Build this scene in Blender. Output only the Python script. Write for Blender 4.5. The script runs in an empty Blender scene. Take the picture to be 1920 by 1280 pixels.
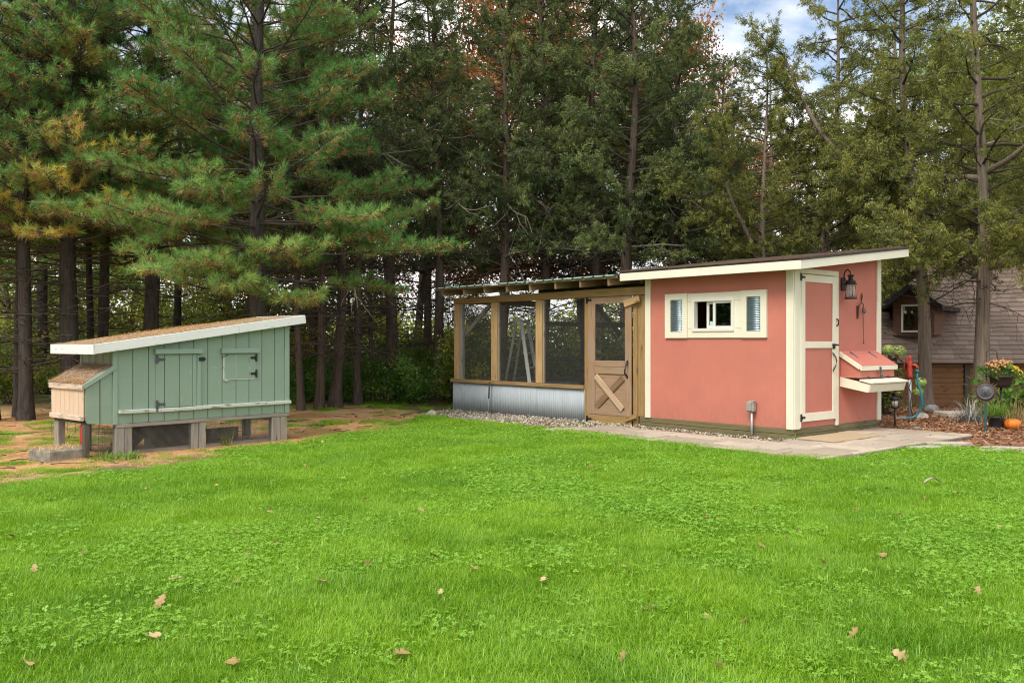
import bpy, bmesh, math, random
import numpy as np
from mathutils import Vector, Matrix

random.seed(7)
RNG = np.random.default_rng(7)
SC = bpy.context.scene
COL = SC.collection
R = math.radians
PI = math.pi

# ------------------------------------------------------------------ camera, sky, sun, exposure
cam_d = bpy.data.cameras.new('camera')
cam = bpy.data.objects.new('camera', cam_d)
COL.objects.link(cam)
cam.location = (0, 0, 1.3)
cam.rotation_euler = (R(90), 0, 0)
cam_d.sensor_width = 36.0
cam_d.lens = 31.875
cam_d.clip_start = 0.05
cam_d.clip_end = 2000
SC.camera = cam

SUN_EL, SUN_AZ = 50.0, 212.0          # elevation; azimuth clockwise from +Y (behind the camera, to its left)
world = bpy.data.worlds.new('World')
SC.world = world
world.use_nodes = True
wn = world.node_tree
wn.nodes.clear()
_o = wn.nodes.new('ShaderNodeOutputWorld')
_bg = wn.nodes.new('ShaderNodeBackground')
_sky = wn.nodes.new('ShaderNodeTexSky')
_sky.sky_type = 'NISHITA'
_sky.sun_disc = False
_sky.sun_elevation = R(SUN_EL)
_sky.sun_rotation = R(SUN_AZ)
_sky.dust_density = 2.0
_tc = wn.nodes.new('ShaderNodeTexCoord')
_mp = wn.nodes.new('ShaderNodeMapping')
_mp.inputs['Scale'].default_value = (1.6, 1.6, 3.2)
_mp.inputs['Location'].default_value = (0.95, 0.35, 0.1)
_nz = wn.nodes.new('ShaderNodeTexNoise')
_nz.inputs['Scale'].default_value = 1.7
_nz.inputs['Detail'].default_value = 7
_nz.inputs['Roughness'].default_value = 0.55
_rp = wn.nodes.new('ShaderNodeValToRGB')
_rp.color_ramp.elements[0].position = 0.40
_rp.color_ramp.elements[1].position = 0.56
_mx = wn.nodes.new('ShaderNodeMix')
_mx.data_type = 'RGBA'
_mx.inputs['B'].default_value = (9.0, 8.9, 8.7, 1)
wn.links.new(_tc.outputs['Generated'], _mp.inputs['Vector'])
wn.links.new(_mp.outputs[0], _nz.inputs['Vector'])
wn.links.new(_nz.outputs['Fac'], _rp.inputs[0])
wn.links.new(_rp.outputs[0], _mx.inputs['Factor'])
wn.links.new(_sky.outputs[0], _mx.inputs['A'])
wn.links.new(_mx.outputs['Result'], _bg.inputs['Color'])
_bg.inputs['Strength'].default_value = 0.10
wn.links.new(_bg.outputs[0], _o.inputs[0])

sun_d = bpy.data.lights.new('sun', 'SUN')
sun_d.energy = 1.7
sun_d.angle = R(24)
sun_d.color = (1.0, 0.94, 0.84)
sun = bpy.data.objects.new('sun', sun_d)
COL.objects.link(sun)
_sd = Vector((math.sin(R(SUN_AZ)) * math.cos(R(SUN_EL)), math.cos(R(SUN_AZ)) * math.cos(R(SUN_EL)), math.sin(R(SUN_EL))))
sun.rotation_euler = _sd.to_track_quat('Z', 'Y').to_euler()
sun.location = (-6, -8, 20)

SC.view_settings.view_transform = 'Standard'
SC.view_settings.look = 'None'
SC.view_settings.gamma = 1
SC.view_settings.use_curve_mapping = False
SC.view_settings.exposure = 0.95
SC.render.engine = 'CYCLES'
SC.cycles.max_bounces = 8
SC.cycles.transparent_max_bounces = 16
SC.cycles.use_denoising = True
SC.cycles.denoising_prefilter = 'NONE'
SC.cycles.filter_width = 1.15

# ------------------------------------------------------------------ node helpers and materials
def nd(nt, typ, props=None, **inp):
    n = nt.nodes.new('ShaderNode' + typ)
    for k, v in (props or {}).items():
        setattr(n, k, v)
    for k, v in inp.items():
        k = k.replace('_', ' ')
        if hasattr(v, 'is_output'):
            nt.links.new(v, n.inputs[k])
        else:
            n.inputs[k].default_value = v
    return n


def rgba(c):
    return (c[0], c[1], c[2], 1.0)


def ramp(nt, fac, stops):
    n = nt.nodes.new('ShaderNodeValToRGB')
    cr = n.color_ramp
    while len(cr.elements) < len(stops):
        cr.elements.new(0.5)
    for e, (p, c) in zip(cr.elements, stops):
        e.position = p
        e.color = rgba(c) if not isinstance(c, (int, float)) else (c, c, c, 1)
    nt.links.new(fac, n.inputs[0])
    return n.outputs[0]


def mixc(nt, fac, a, b, mode='MIX'):
    n = nt.nodes.new('ShaderNodeMix')
    n.data_type = 'RGBA'
    n.blend_type = mode
    for s, v in (('Factor', fac), ('A', a), ('B', b)):
        if hasattr(v, 'is_output'):
            nt.links.new(v, n.inputs[s])
        elif s == 'Factor':
            n.inputs[s].default_value = v
        else:
            n.inputs[s].default_value = rgba(v)
    return n.outputs['Result']


def new_mat(name):
    m = bpy.data.materials.new(name)
    m.use_nodes = True
    nt = m.node_tree
    return m, nt, nt.nodes['Principled BSDF']


def coords(nt, scale=(1, 1, 1), rnd=True, kind='Object'):
    tc = nt.nodes.new('ShaderNodeTexCoord')
    mp = nt.nodes.new('ShaderNodeMapping')
    mp.inputs['Scale'].default_value = scale
    nt.links.new(tc.outputs[kind], mp.inputs['Vector'])
    if rnd:
        oi = nt.nodes.new('ShaderNodeObjectInfo')
        mm = nd(nt, 'Math', {'operation': 'MULTIPLY'})
        nt.links.new(oi.outputs['Random'], mm.inputs[0])
        mm.inputs[1].default_value = 37.0
        nt.links.new(mm.outputs[0], mp.inputs['Location'])
    return mp.outputs[0]


def noise(nt, vec, scale, detail=4, rough=0.55, dist=0.0):
    return nd(nt, 'TexNoise', Vector=vec, Scale=scale, Detail=detail, Roughness=rough, Distortion=dist).outputs['Fac']


def bump(nt, bs, h, strength, dist=0.01):
    b = nd(nt, 'Bump', Height=h, Strength=strength, Distance=dist)
    nt.links.new(b.outputs[0], bs.inputs['Normal'])


def simple(name, c, rough=0.6, metal=0.0, var=0.12, scale=9, bmp=0.0):
    m, nt, bs = new_mat(name)
    v = coords(nt)
    f = noise(nt, v, scale, 5)
    col = ramp(nt, f, [(0.3, [x * (1 - var) for x in c]), (0.7, [min(1, x * (1 + var)) for x in c])])
    nt.links.new(col, bs.inputs['Base Color'])
    bs.inputs['Roughness'].default_value = rough
    bs.inputs['Metallic'].default_value = metal
    if bmp:
        bump(nt, bs, noise(nt, v, scale * 6, 4), bmp)
    return m


def paint(name, c, worn=None, worn_at=0.62, rough=0.62, grain=(1.2, 26, 26), bmp=0.25, var=0.06):
    """painted wood: brush grain along local X, faint mottling, optional worn bare patches"""
    m, nt, bs = new_mat(name)
    v = coords(nt, grain)
    v0 = coords(nt, (1, 1, 1))
    g = noise(nt, v, 3.0, 5, 0.6)
    blot = noise(nt, v0, 2.4, 5, 0.6)
    col = ramp(nt, blot, [(0.25, [x * (1 - var) for x in c]), (0.75, [min(1, x * (1 + var * 0.7)) for x in c])])
    col = mixc(nt, ramp(nt, g, [(0.36, 0.28), (0.5, 0.0)]), col, [x * 0.86 for x in c])
    if worn is not None:
        w = noise(nt, coords(nt, (2.2, 9, 9)), 3.0, 7, 0.65)
        col = mixc(nt, ramp(nt, w, [(worn_at, 0.0), (worn_at + 0.06, 1.0)]), col, worn)
    nt.links.new(col, bs.inputs['Base Color'])
    bs.inputs['Roughness'].default_value = rough
    bump(nt, bs, g, bmp, 0.004)
    return m


def wood(name, c1, c2, knots=True, rough=0.78, grey=None):
    m, nt, bs = new_mat(name)
    v = coords(nt, (1.0, 15, 15))
    g = noise(nt, v, 2.6, 6, 0.62, 0.4)
    fine = noise(nt, coords(nt, (2, 70, 70)), 3.0, 3)
    col = ramp(nt, g, [(0.28, c2), (0.52, c1), (0.75, [min(1, x * 1.12) for x in c1])])
    col = mixc(nt, ramp(nt, fine, [(0.38, 0.35), (0.55, 0.0)]), col, [x * 0.6 for x in c2])
    if knots:
        vo = nd(nt, 'TexVoronoi', Vector=coords(nt, (2.2, 9, 9)), Scale=1.0)
        col = mixc(nt, ramp(nt, vo.outputs['Distance'], [(0.07, 0.8), (0.17, 0.0)]), col, [x * 0.32 for x in c2])
    if grey is not None:
        w = noise(nt, coords(nt, (1.2, 3, 3)), 2.0, 6)
        col = mixc(nt, ramp(nt, w, [(0.42, 0.0), (0.62, 0.8)]), col, grey)
    nt.links.new(col, bs.inputs['Base Color'])
    bs.inputs['Roughness'].default_value = rough
    bump(nt, bs, g, 0.4, 0.004)
    return m


def leafy(name, stops, trans=0.35, rough=0.5, patch=None):
    """foliage: colour from the 'tint' attribute of each leaf, part of the light passes through"""
    m, nt, bs = new_mat(name)
    at = nt.nodes.new('ShaderNodeAttribute')
    at.attribute_name = 'tint'
    col = ramp(nt, at.outputs['Fac'], stops)
    if patch is not None:
        g = nt.nodes.new('ShaderNodeNewGeometry')
        f = noise(nt, g.outputs['Position'], patch[1], 5, 0.6)
        col = mixc(nt, ramp(nt, f, [(patch[2], 0.0), (patch[3], patch[4])]), col, patch[0], 'MULTIPLY' if len(patch) > 5 else 'MIX')
    nt.nodes.remove(bs)
    d = nd(nt, 'BsdfDiffuse', Color=col)
    t = nd(nt, 'BsdfTranslucent', Color=col)
    gl = nd(nt, 'BsdfGlossy', Roughness=rough)
    gl.inputs['Color'].default_value = (0.8, 0.85, 0.8, 1)
    mx = nd(nt, 'MixShader', Fac=trans)
    nt.links.new(d.outputs[0], mx.inputs[1])
    nt.links.new(t.outputs[0], mx.inputs[2])
    m2 = nd(nt, 'MixShader', Fac=0.03)
    nt.links.new(mx.outputs[0], m2.inputs[1])
    nt.links.new(gl.outputs[0], m2.inputs[2])
    nt.links.new(m2.outputs[0], nt.nodes['Material Output'].inputs[0])
    return m


def bark(name, c1, c2, sc=(9, 9, 1.4)):
    m, nt, bs = new_mat(name)
    v = coords(nt, sc)
    g = noise(nt, v, 2.2, 8, 0.65, 0.6)
    big = noise(nt, coords(nt, (1, 1, 0.6)), 1.5, 3)
    col = ramp(nt, g, [(0.32, c2), (0.55, c1), (0.72, [min(1, x * 1.35) for x in c1])])
    col = mixc(nt, ramp(nt, big, [(0.4, 0.0), (0.7, 0.4)]), col, [c1[0] * 0.9, c1[1] * 1.0, c1[2] * 1.0])
    nt.links.new(col, bs.inputs['Base Color'])
    bs.inputs['Roughness'].default_value = 0.95
    bump(nt, bs, g, 1.0, 0.03)
    return m


def screen_mat(name, c, see):
    """fly screen too fine to resolve: an even part of the light passes straight through"""
    m, nt, bs = new_mat(name)
    nt.nodes.remove(bs)
    d = nd(nt, 'BsdfDiffuse')
    d.inputs['Color'].default_value = rgba(c)
    t = nt.nodes.new('ShaderNodeBsdfTransparent')
    mx = nd(nt, 'MixShader', Fac=see)
    nt.links.new(d.outputs[0], mx.inputs[1])
    nt.links.new(t.outputs[0], mx.inputs[2])
    nt.links.new(mx.outputs[0], nt.nodes['Material Output'].inputs[0])
    return m


def glass_mat(name):
    m, nt, bs = new_mat(name)
    nt.nodes.remove(bs)
    g = nd(nt, 'BsdfGlossy', Roughness=0.02)
    g.inputs['Color'].default_value = (0.95, 1, 0.98, 1)
    t = nt.nodes.new('ShaderNodeBsdfTransparent')
    t.inputs['Color'].default_value = (0.75, 0.8, 0.78, 1)
    fr = nd(nt, 'Fresnel', IOR=1.9)
    mx = nd(nt, 'MixShader')
    nt.links.new(fr.outputs[0], mx.inputs[0])
    nt.links.new(t.outputs[0], mx.inputs[1])
    nt.links.new(g.outputs[0], mx.inputs[2])
    nt.links.new(mx.outputs[0], nt.nodes['Material Output'].inputs[0])
    return m


M = {}
M['red'] = paint('salmon_red_paint', (0.515, 0.172, 0.125), grain=(30, 30, 1.0), bmp=0.2, var=0.10, rough=0.7)
def _grooves(m, pitch=0.1016):
    nt = m.node_tree
    bs = nt.nodes['Principled BSDF']
    old = bs.inputs['Base Color'].links[0].from_socket
    tc = nt.nodes.new('ShaderNodeTexCoord')
    sx = nt.nodes.new('ShaderNodeSeparateXYZ')
    nt.links.new(tc.outputs['Object'], sx.inputs[0])
    add = nd(nt, 'Math', {'operation': 'ADD'})
    nt.links.new(sx.outputs['X'], add.inputs[0])
    nt.links.new(sx.outputs['Y'], add.inputs[1])
    dv = nd(nt, 'Math', {'operation': 'DIVIDE'})
    nt.links.new(add.outputs[0], dv.inputs[0])
    dv.inputs[1].default_value = pitch
    fr = nd(nt, 'Math', {'operation': 'FRACT'})
    nt.links.new(dv.outputs[0], fr.inputs[0])
    line = ramp(nt, fr.outputs[0], [(0.0, 1.0), (0.05, 0.0), (0.95, 0.0), (1.0, 1.0)])
    zr = nd(nt, 'MapRange')
    nt.links.new(sx.outputs['Z'], zr.inputs[0])
    zr.inputs[1].default_value, zr.inputs[2].default_value = 0.13, 0.42
    zr.inputs[3].default_value, zr.inputs[4].default_value = 1.0, 0.0
    spl = noise(nt, coords(nt, (5, 5, 3)), 3.0, 7, 0.7)
    md = nd(nt, 'Math', {'operation': 'MULTIPLY'})
    nt.links.new(zr.outputs[0], md.inputs[0])
    nt.links.new(ramp(nt, spl, [(0.42, 0.0), (0.7, 0.75)]), md.inputs[1])
    c = mixc(nt, md.outputs[0], old, (0.30, 0.15, 0.10))
    sc = nd(nt, 'Math', {'operation': 'MULTIPLY'})
    nt.links.new(line, sc.inputs[0])
    sc.inputs[1].default_value = 0.10
    c = mixc(nt, sc.outputs[0], c, (0.25, 0.08, 0.055))
    nt.links.new(c, bs.inputs['Base Color'])


_grooves(M['red'])
M['red_door'] = paint('salmon_door_paint', (0.50, 0.168, 0.122), grain=(1.0, 30, 30), bmp=0.2, var=0.08, rough=0.7)
M['red_top'] = paint('salmon_lid_paint', (0.50, 0.165, 0.12), rough=0.7)
M['cream'] = paint('cream_paint', (0.74, 0.70, 0.56), rough=0.55, var=0.05)
M['white'] = paint('weathered_white_paint', (0.74, 0.74, 0.72), worn=(0.50, 0.48, 0.45), worn_at=0.60)
M['fascia'] = paint('fascia_cream_paint', (0.76, 0.73, 0.61), worn=(0.60, 0.56, 0.47), worn_at=0.66)
M['green'] = paint('sage_green_paint', (0.245, 0.325, 0.252), worn=(0.30, 0.38, 0.30), worn_at=0.63, grain=(1.2, 30, 30), bmp=0.35)
M['green_dk'] = paint('sage_trim_paint', (0.255, 0.345, 0.272), worn=(0.38, 0.40, 0.34), worn_at=0.64)
M['peel'] = paint('peeling_white_green', (0.52, 0.55, 0.49), worn=(0.24, 0.21, 0.17), worn_at=0.54, bmp=0.6)
M['peach'] = paint('faded_peach_boards', (0.62, 0.47, 0.34), worn=(0.44, 0.34, 0.25), worn_at=0.60, bmp=0.4)
M['peachtrim'] = paint('flaking_peach_trim', (0.60, 0.48, 0.38), worn=(0.30, 0.25, 0.20), worn_at=0.54, bmp=0.6)
M['timber'] = wood('treated_timber', (0.34, 0.215, 0.085), (0.21, 0.125, 0.05))
M['timber_new'] = wood('fresh_pine_post', (0.50, 0.33, 0.15), (0.35, 0.21, 0.09))
M['door_wood'] = wood('weathered_door_wood', (0.36, 0.225, 0.13), (0.22, 0.13, 0.075), knots=False, grey=(0.30, 0.22, 0.16))
M['door_pale'] = wood('pale_brace_wood', (0.52, 0.365, 0.24), (0.40, 0.26, 0.16), knots=False)
M['door_dark'] = wood('brown_brace_wood', (0.24, 0.145, 0.08), (0.14, 0.08, 0.04), knots=False)
M['base_wood'] = wood('mossy_treated_base', (0.17, 0.145, 0.065), (0.09, 0.075, 0.035))
M['grey_wood'] = wood('grey_weathered_wood', (0.33, 0.29, 0.245), (0.17, 0.145, 0.12), grey=(0.25, 0.23, 0.205))
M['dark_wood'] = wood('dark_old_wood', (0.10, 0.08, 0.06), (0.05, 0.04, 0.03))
M['rafter'] = wood('rafter_wood', (0.30, 0.20, 0.11), (0.17, 0.11, 0.055))
M['siding'] = wood('stained_lap_siding', (0.30, 0.155, 0.07), (0.17, 0.08, 0.035))
M['dormer_shadow_wood'] = wood('shadow_toned_dormer_siding', (0.17, 0.085, 0.045), (0.09, 0.045, 0.025))  # brown siding, darkened further to paint in the shadow on the gable
M['black_metal'] = simple('black_iron', (0.018, 0.018, 0.02), 0.45, 0.3, 0.2)
M['grey_iron'] = simple('greyed_iron', (0.10, 0.10, 0.11), 0.6, 0.4, 0.3)
M['rust_iron'] = simple('rusty_brown_iron', (0.085, 0.045, 0.03), 0.75, 0.3, 0.4, 22)
M['gutter'] = simple('brown_drip_edge', (0.045, 0.028, 0.024), 0.5, 0.2, 0.2)
M['alu'] = simple('aluminium', (0.55, 0.56, 0.57), 0.38, 0.85, 0.1)
M['ladder'] = simple('pale_ladder_rail', (0.62, 0.63, 0.62), 0.5, 0.1, 0.1)
M['pipe'] = simple('grey_conduit', (0.42, 0.43, 0.44), 0.5, 0.4, 0.12, 14)
M['outlet'] = simple('weathered_outlet_box', (0.33, 0.31, 0.27), 0.6, 0.1, 0.2, 20)
M['vinyl'] = simple('white_vinyl', (0.70, 0.68, 0.62), 0.4, 0, 0.03)
M['card'] = simple('pale_blue_card', (0.45, 0.62, 0.70), 0.6, 0, 0.03)
M['stone'] = simple('grey_boulder', (0.20, 0.195, 0.18), 0.92, 0, 0.35, 7, 0.6)
M['slab'] = simple('pale_stone_slab', (0.42, 0.37, 0.31), 0.9, 0, 0.18, 12, 0.4)
M['block'] = simple('mossy_concrete', (0.24, 0.215, 0.17), 0.95, 0, 0.4, 10, 0.6)
M['red_enamel'] = simple('red_enamel', (0.42, 0.045, 0.025), 0.5, 0.1, 0.25, 16)
M['hose'] = simple('teal_rubber_hose', (0.02, 0.21, 0.26), 0.45, 0, 0.1)
M['plastic_black'] = simple('black_plastic', (0.022, 0.026, 0.035), 0.38, 0, 0.15)
M['brown_bowl'] = simple('dark_brown_planter', (0.035, 0.026, 0.02), 0.6, 0, 0.2)
M['pumpkin'] = simple('pumpkin_skin', (0.72, 0.20, 0.018), 0.5, 0, 0.16, 6)
M['stem'] = simple('pumpkin_stem', (0.19, 0.15, 0.06), 0.85, 0, 0.25)
M['stake'] = simple('green_blue_stake', (0.03, 0.075, 0.08), 0.5, 0.2, 0.2)
M['galv'] = simple('galvanised_wire', (0.34, 0.35, 0.34), 0.45, 0.7, 0.2)
M['dark_wire'] = simple('dark_hardware_cloth', (0.24, 0.235, 0.22), 0.6, 0.5, 0.2)
M['frost'] = simple('frosted_lens', (0.42, 0.40, 0.34), 0.3, 0, 0.1)
M['interior'] = simple('dim_interior_plywood', (0.10, 0.055, 0.035), 0.9)
M['litter'] = leafy('dry_pine_needles', [(0, (0.40, 0.20, 0.07)), (0.5, (0.72, 0.44, 0.19)), (1, (0.86, 0.64, 0.36))], 0.2, 0.6)
M['grass'] = leafy('lawn_grass', [(0, (0.130, 0.285, 0.010)), (0.55, (0.265, 0.50, 0.015)), (0.9, (0.43, 0.62, 0.055)), (1, (0.52, 0.48, 0.18))], 0.42, 0.4,
                   patch=((0.60, 0.74, 0.80), 0.8, 0.42, 0.66, 0.9, 1))
M['clover'] = leafy('clover_leaf', [(0, (0.16, 0.36, 0.022)), (1, (0.32, 0.56, 0.07))], 0.42, 0.4)
M['pine_leaf'] = leafy('pine_needle', [(0, (0.050, 0.138, 0.034)), (0.3, (0.135, 0.305, 0.068)), (0.52, (0.31, 0.50, 0.15)), (0.56, (0.58, 0.54, 0.075)), (0.605, (0.84, 0.62, 0.08)), (0.64, (0.50, 0.34, 0.13)), (0.8, (0.36, 0.19, 0.065)), (1, (0.22, 0.09, 0.03))], 0.40)
M['pine_yellow'] = leafy('pine_needle_yellowing', [(0, (0.05, 0.10, 0.012)), (0.35, (0.16, 0.21, 0.02)), (0.55, (0.36, 0.30, 0.035)), (0.8, (0.42, 0.22, 0.035)), (1, (0.25, 0.09, 0.02))], 0.32)
M['cedar_leaf'] = leafy('cedar_spray', [(0, (0.042, 0.070, 0.024)), (0.45, (0.115, 0.165, 0.050)), (0.85, (0.24, 0.29, 0.085)), (1, (0.25, 0.14, 0.06))], 0.34)
M['cedar_olive'] = leafy('cedar_spray_olive', [(0, (0.070, 0.098, 0.022)), (0.45, (0.19, 0.215, 0.042)), (0.85, (0.36, 0.36, 0.075)), (1, (0.27, 0.15, 0.06))], 0.38)
M['rust_leaf'] = leafy('autumn_oak_leaf', [(0, (0.10, 0.04, 0.018)), (0.5, (0.33, 0.125, 0.035)), (1, (0.50, 0.27, 0.09))], 0.42)
M['lime_leaf'] = leafy('yellow_green_leaf', [(0, (0.09, 0.15, 0.022)), (0.5, (0.23, 0.29, 0.05)), (1, (0.48, 0.42, 0.07))], 0.48)
M['bush_leaf'] = leafy('understory_leaf', [(0, (0.045, 0.12, 0.018)), (0.6, (0.12, 0.26, 0.035)), (1, (0.28, 0.40, 0.07))], 0.45)
M['gold_leaf'] = leafy('golden_leaf', [(0, (0.28, 0.15, 0.015)), (1, (0.60, 0.42, 0.05))], 0.45)
M['maroon_leaf'] = leafy('maroon_leaf', [(0, (0.045, 0.018, 0.014)), (0.6, (0.11, 0.045, 0.03)), (1, (0.16, 0.13, 0.04))], 0.3)
M['bloom_green'] = leafy('lime_hydrangea_petal', [(0, (0.23, 0.36, 0.06)), (1, (0.52, 0.60, 0.20))], 0.35)
M['mum_orange'] = leafy('peach_mum_petal', [(0, (0.52, 0.16, 0.05)), (1, (0.72, 0.40, 0.20))], 0.25)
M['mum_yellow'] = leafy('yellow_mum_petal', [(0, (0.62, 0.36, 0.01)), (1, (0.80, 0.60, 0.06))], 0.25)
M['silver_leaf'] = leafy('silver_leaf', [(0, (0.20, 0.19, 0.18)), (1, (0.40, 0.39, 0.38))], 0.2)
M['oak_tan'] = leafy('dry_oak_leaf', [(0, (0.34, 0.20, 0.08)), (1, (0.62, 0.46, 0.24))], 0.2)
M['oak_brown'] = leafy('brown_oak_leaf', [(0, (0.14, 0.07, 0.03)), (1, (0.30, 0.16, 0.07))], 0.2)
M['chips'] = leafy('bark_mulch_chip', [(0, (0.10, 0.042, 0.022)), (0.5, (0.29, 0.135, 0.065)), (1, (0.50, 0.30, 0.165))], 0.05, 0.7)
M['gravel'] = leafy('pale_pebble', [(0, (0.17, 0.135, 0.10)), (0.5, (0.40, 0.335, 0.265)), (1, (0.64, 0.58, 0.50))], 0.0, 0.6)
M['pine_bark'] = bark('pine_bark', (0.058, 0.047, 0.038), (0.014, 0.011, 0.010))
M['cedar_bark'] = bark('cedar_bark', (0.125, 0.088, 0.066), (0.04, 0.027, 0.021), (16, 16, 0.8))
M['cedar_grey'] = bark('cedar_grey_bark', (0.23, 0.175, 0.135), (0.075, 0.055, 0.042), (16, 16, 0.8))
M['twig'] = simple('dead_twig', (0.060, 0.046, 0.036), 0.9, 0, 0.35, 5)
M['twig_pale'] = simple('pale_dead_limb', (0.23, 0.20, 0.15), 0.9, 0, 0.3, 5)
M['screen'] = screen_mat('fly_screen', (0.11, 0.11, 0.105), 0.87)
M['glass'] = glass_mat('window_glass')
M['lamp_glass'] = screen_mat('lamp_glass', (0.42, 0.40, 0.38), 0.55)


def _corr(name, c, dirt, rough=0.42, metal=0.6):
    m, nt, bs = new_mat(name)
    v = coords(nt, (1, 1, 1))
    f = noise(nt, v, 1.6, 6, 0.6)
    s = noise(nt, coords(nt, (26, 26, 1.1)), 2.0, 4)
    col = ramp(nt, f, [(0.3, [x * 0.85 for x in c]), (0.7, c)])
    col = mixc(nt, ramp(nt, s, [(0.45, 0.0), (0.7, 0.45)]), col, dirt)
    nt.links.new(col, bs.inputs['Base Color'])
    bs.inputs['Roughness'].default_value = rough
    bs.inputs['Metallic'].default_value = metal
    return m


M['corr'] = _corr('corrugated_zinc', (0.38, 0.43, 0.47), (0.27, 0.27, 0.25), 0.72, 0.05)
M['corr_insert'] = _corr('shutter_corrugated_zinc', (0.36, 0.46, 0.52), (0.30, 0.36, 0.40), 0.3, 0.8)
M['roof_green'] = _corr('green_metal_roof', (0.20, 0.36, 0.29), (0.30, 0.28, 0.20), 0.5, 0.1)


def _shingle(name, c, c2):
    m, nt, bs = new_mat(name)
    oi = nt.nodes.new('ShaderNodeObjectInfo')
    v = coords(nt, (1, 1, 1))
    f = noise(nt, v, 60, 3)
    big = noise(nt, coords(nt, (1, 1, 1), False), 1.3, 4)
    col = mixc(nt, oi.outputs['Random'], c, c2)
    col = mixc(nt, ramp(nt, f, [(0.3, 0.35), (0.6, 0.0)]), col, [x * 0.5 for x in c])
    col = mixc(nt, ramp(nt, big, [(0.52, 0.0), (0.7, 0.35)]), col, (0.16, 0.15, 0.07))
    nt.links.new(col, bs.inputs['Base Color'])
    bs.inputs['Roughness'].default_value = 0.95
    bump(nt, bs, f, 0.4, 0.004)
    return m


M['shingle'] = _shingle('mauve_brown_shingle', (0.255, 0.188, 0.152), (0.36, 0.272, 0.222))
M['shed_shingle'] = _shingle('dark_roof_shingle', (0.085, 0.058, 0.045), (0.14, 0.09, 0.065))


def _paver():
    m, nt, bs = new_mat('worn_paver')
    oi = nt.nodes.new('ShaderNodeObjectInfo')
    g = nt.nodes.new('ShaderNodeNewGeometry')
    f = noise(nt, g.outputs['Position'], 45, 4)
    big = noise(nt, g.outputs['Position'], 1.6, 6)
    col = mixc(nt, oi.outputs['Random'], (0.33, 0.265, 0.20), (0.52, 0.435, 0.345))
    col = mixc(nt, ramp(nt, f, [(0.35, 0.3), (0.6, 0.0)]), col, (0.22, 0.18, 0.145))
    col = mixc(nt, ramp(nt, big, [(0.5, 0.0), (0.72, 0.45)]), col, (0.26, 0.215, 0.17))
    nt.links.new(col, bs.inputs['Base Color'])
    bs.inputs['Roughness'].default_value = 0.92
    bump(nt, bs, f, 0.35, 0.006)
    return m


M['paver'] = _paver()


def _ground():
    m, nt, bs = new_mat('ground_soil')
    at = nt.nodes.new('ShaderNodeVertexColor')
    at.layer_name = 'zone'
    sp = nt.nodes.new('ShaderNodeSeparateColor')
    nt.links.new(at.outputs['Color'], sp.inputs[0])
    g = nt.nodes.new('ShaderNodeNewGeometry')
    P = g.outputs['Position']
    f1, f2, f3 = noise(nt, P, 0.8, 6), noise(nt, P, 14, 6, 0.65), noise(nt, P, 70, 4, 0.6)
    soil = ramp(nt, f2, [(0.3, (0.06, 0.045, 0.028)), (0.7, (0.13, 0.095, 0.055))])
    forest = mixc(nt, ramp(nt, f1, [(0.42, 0.0), (0.62, 1.0)]), ramp(nt, f2, [(0.3, (0.10, 0.06, 0.028)), (0.7, (0.24, 0.135, 0.06))]),
                  ramp(nt, f3, [(0.3, (0.05, 0.09, 0.02)), (0.7, (0.12, 0.17, 0.04))]))
    lawn = ramp(nt, noise(nt, P, 160, 5, 0.7), [(0.36, (0.05, 0.10, 0.010)), (0.5, (0.13, 0.24, 0.016)), (0.66, (0.23, 0.36, 0.03))])
    need = ramp(nt, f3, [(0.25, (0.42, 0.25, 0.115)), (0.5, (0.70, 0.46, 0.23)), (0.8, (0.80, 0.60, 0.36))])
    need = mixc(nt, ramp(nt, f2, [(0.35, 0.4), (0.55, 0.0)]), need, (0.32, 0.19, 0.095))
    mulch = ramp(nt, f3, [(0.3, (0.10, 0.045, 0.024)), (0.55, (0.25, 0.12, 0.06)), (0.75, (0.36, 0.20, 0.11))])
    col = mixc(nt, sp.outputs[0], forest, lawn)
    col = mixc(nt, sp.outputs[1], col, need)
    col = mixc(nt, sp.outputs[2], col, mulch)
    nt.links.new(col, bs.inputs['Base Color'])
    bs.inputs['Roughness'].default_value = 1.0
    bump(nt, bs, f3, 0.6, 0.02)
    return m


M['ground'] = _ground()

# ------------------------------------------------------------------ object helpers
def link(o, par=None):
    COL.objects.link(o)
    if par is not None:
        o.parent = par
    return o


def tag(o, label=None, cat=None, group=None, kind=None):
    if label:
        o['label'] = label
    if cat:
        o['category'] = cat
    if group:
        o['group'] = group
    if kind:
        o['kind'] = kind
    return o


def thing(name, label, cat, loc=(0, 0, 0), rz=0.0, group=None):
    o = bpy.data.objects.new(name, None)
    o.empty_display_size = 0.1
    o.location = loc
    o.rotation_euler = (0, 0, rz)
    return tag(link(o), label, cat, group)


def meshobj(name, par, verts, faces, mat, smooth=False, loc=None):
    me = bpy.data.meshes.new(name)
    me.from_pydata([tuple(v) for v in verts], [], faces)
    me.validate()
    if smooth:
        me.polygons.foreach_set('use_smooth', [True] * len(me.polygons))
    me.materials.append(mat)
    o = bpy.data.objects.new(name, me)
    if loc is not None:
        o.location = loc
    return link(o, par)


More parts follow.
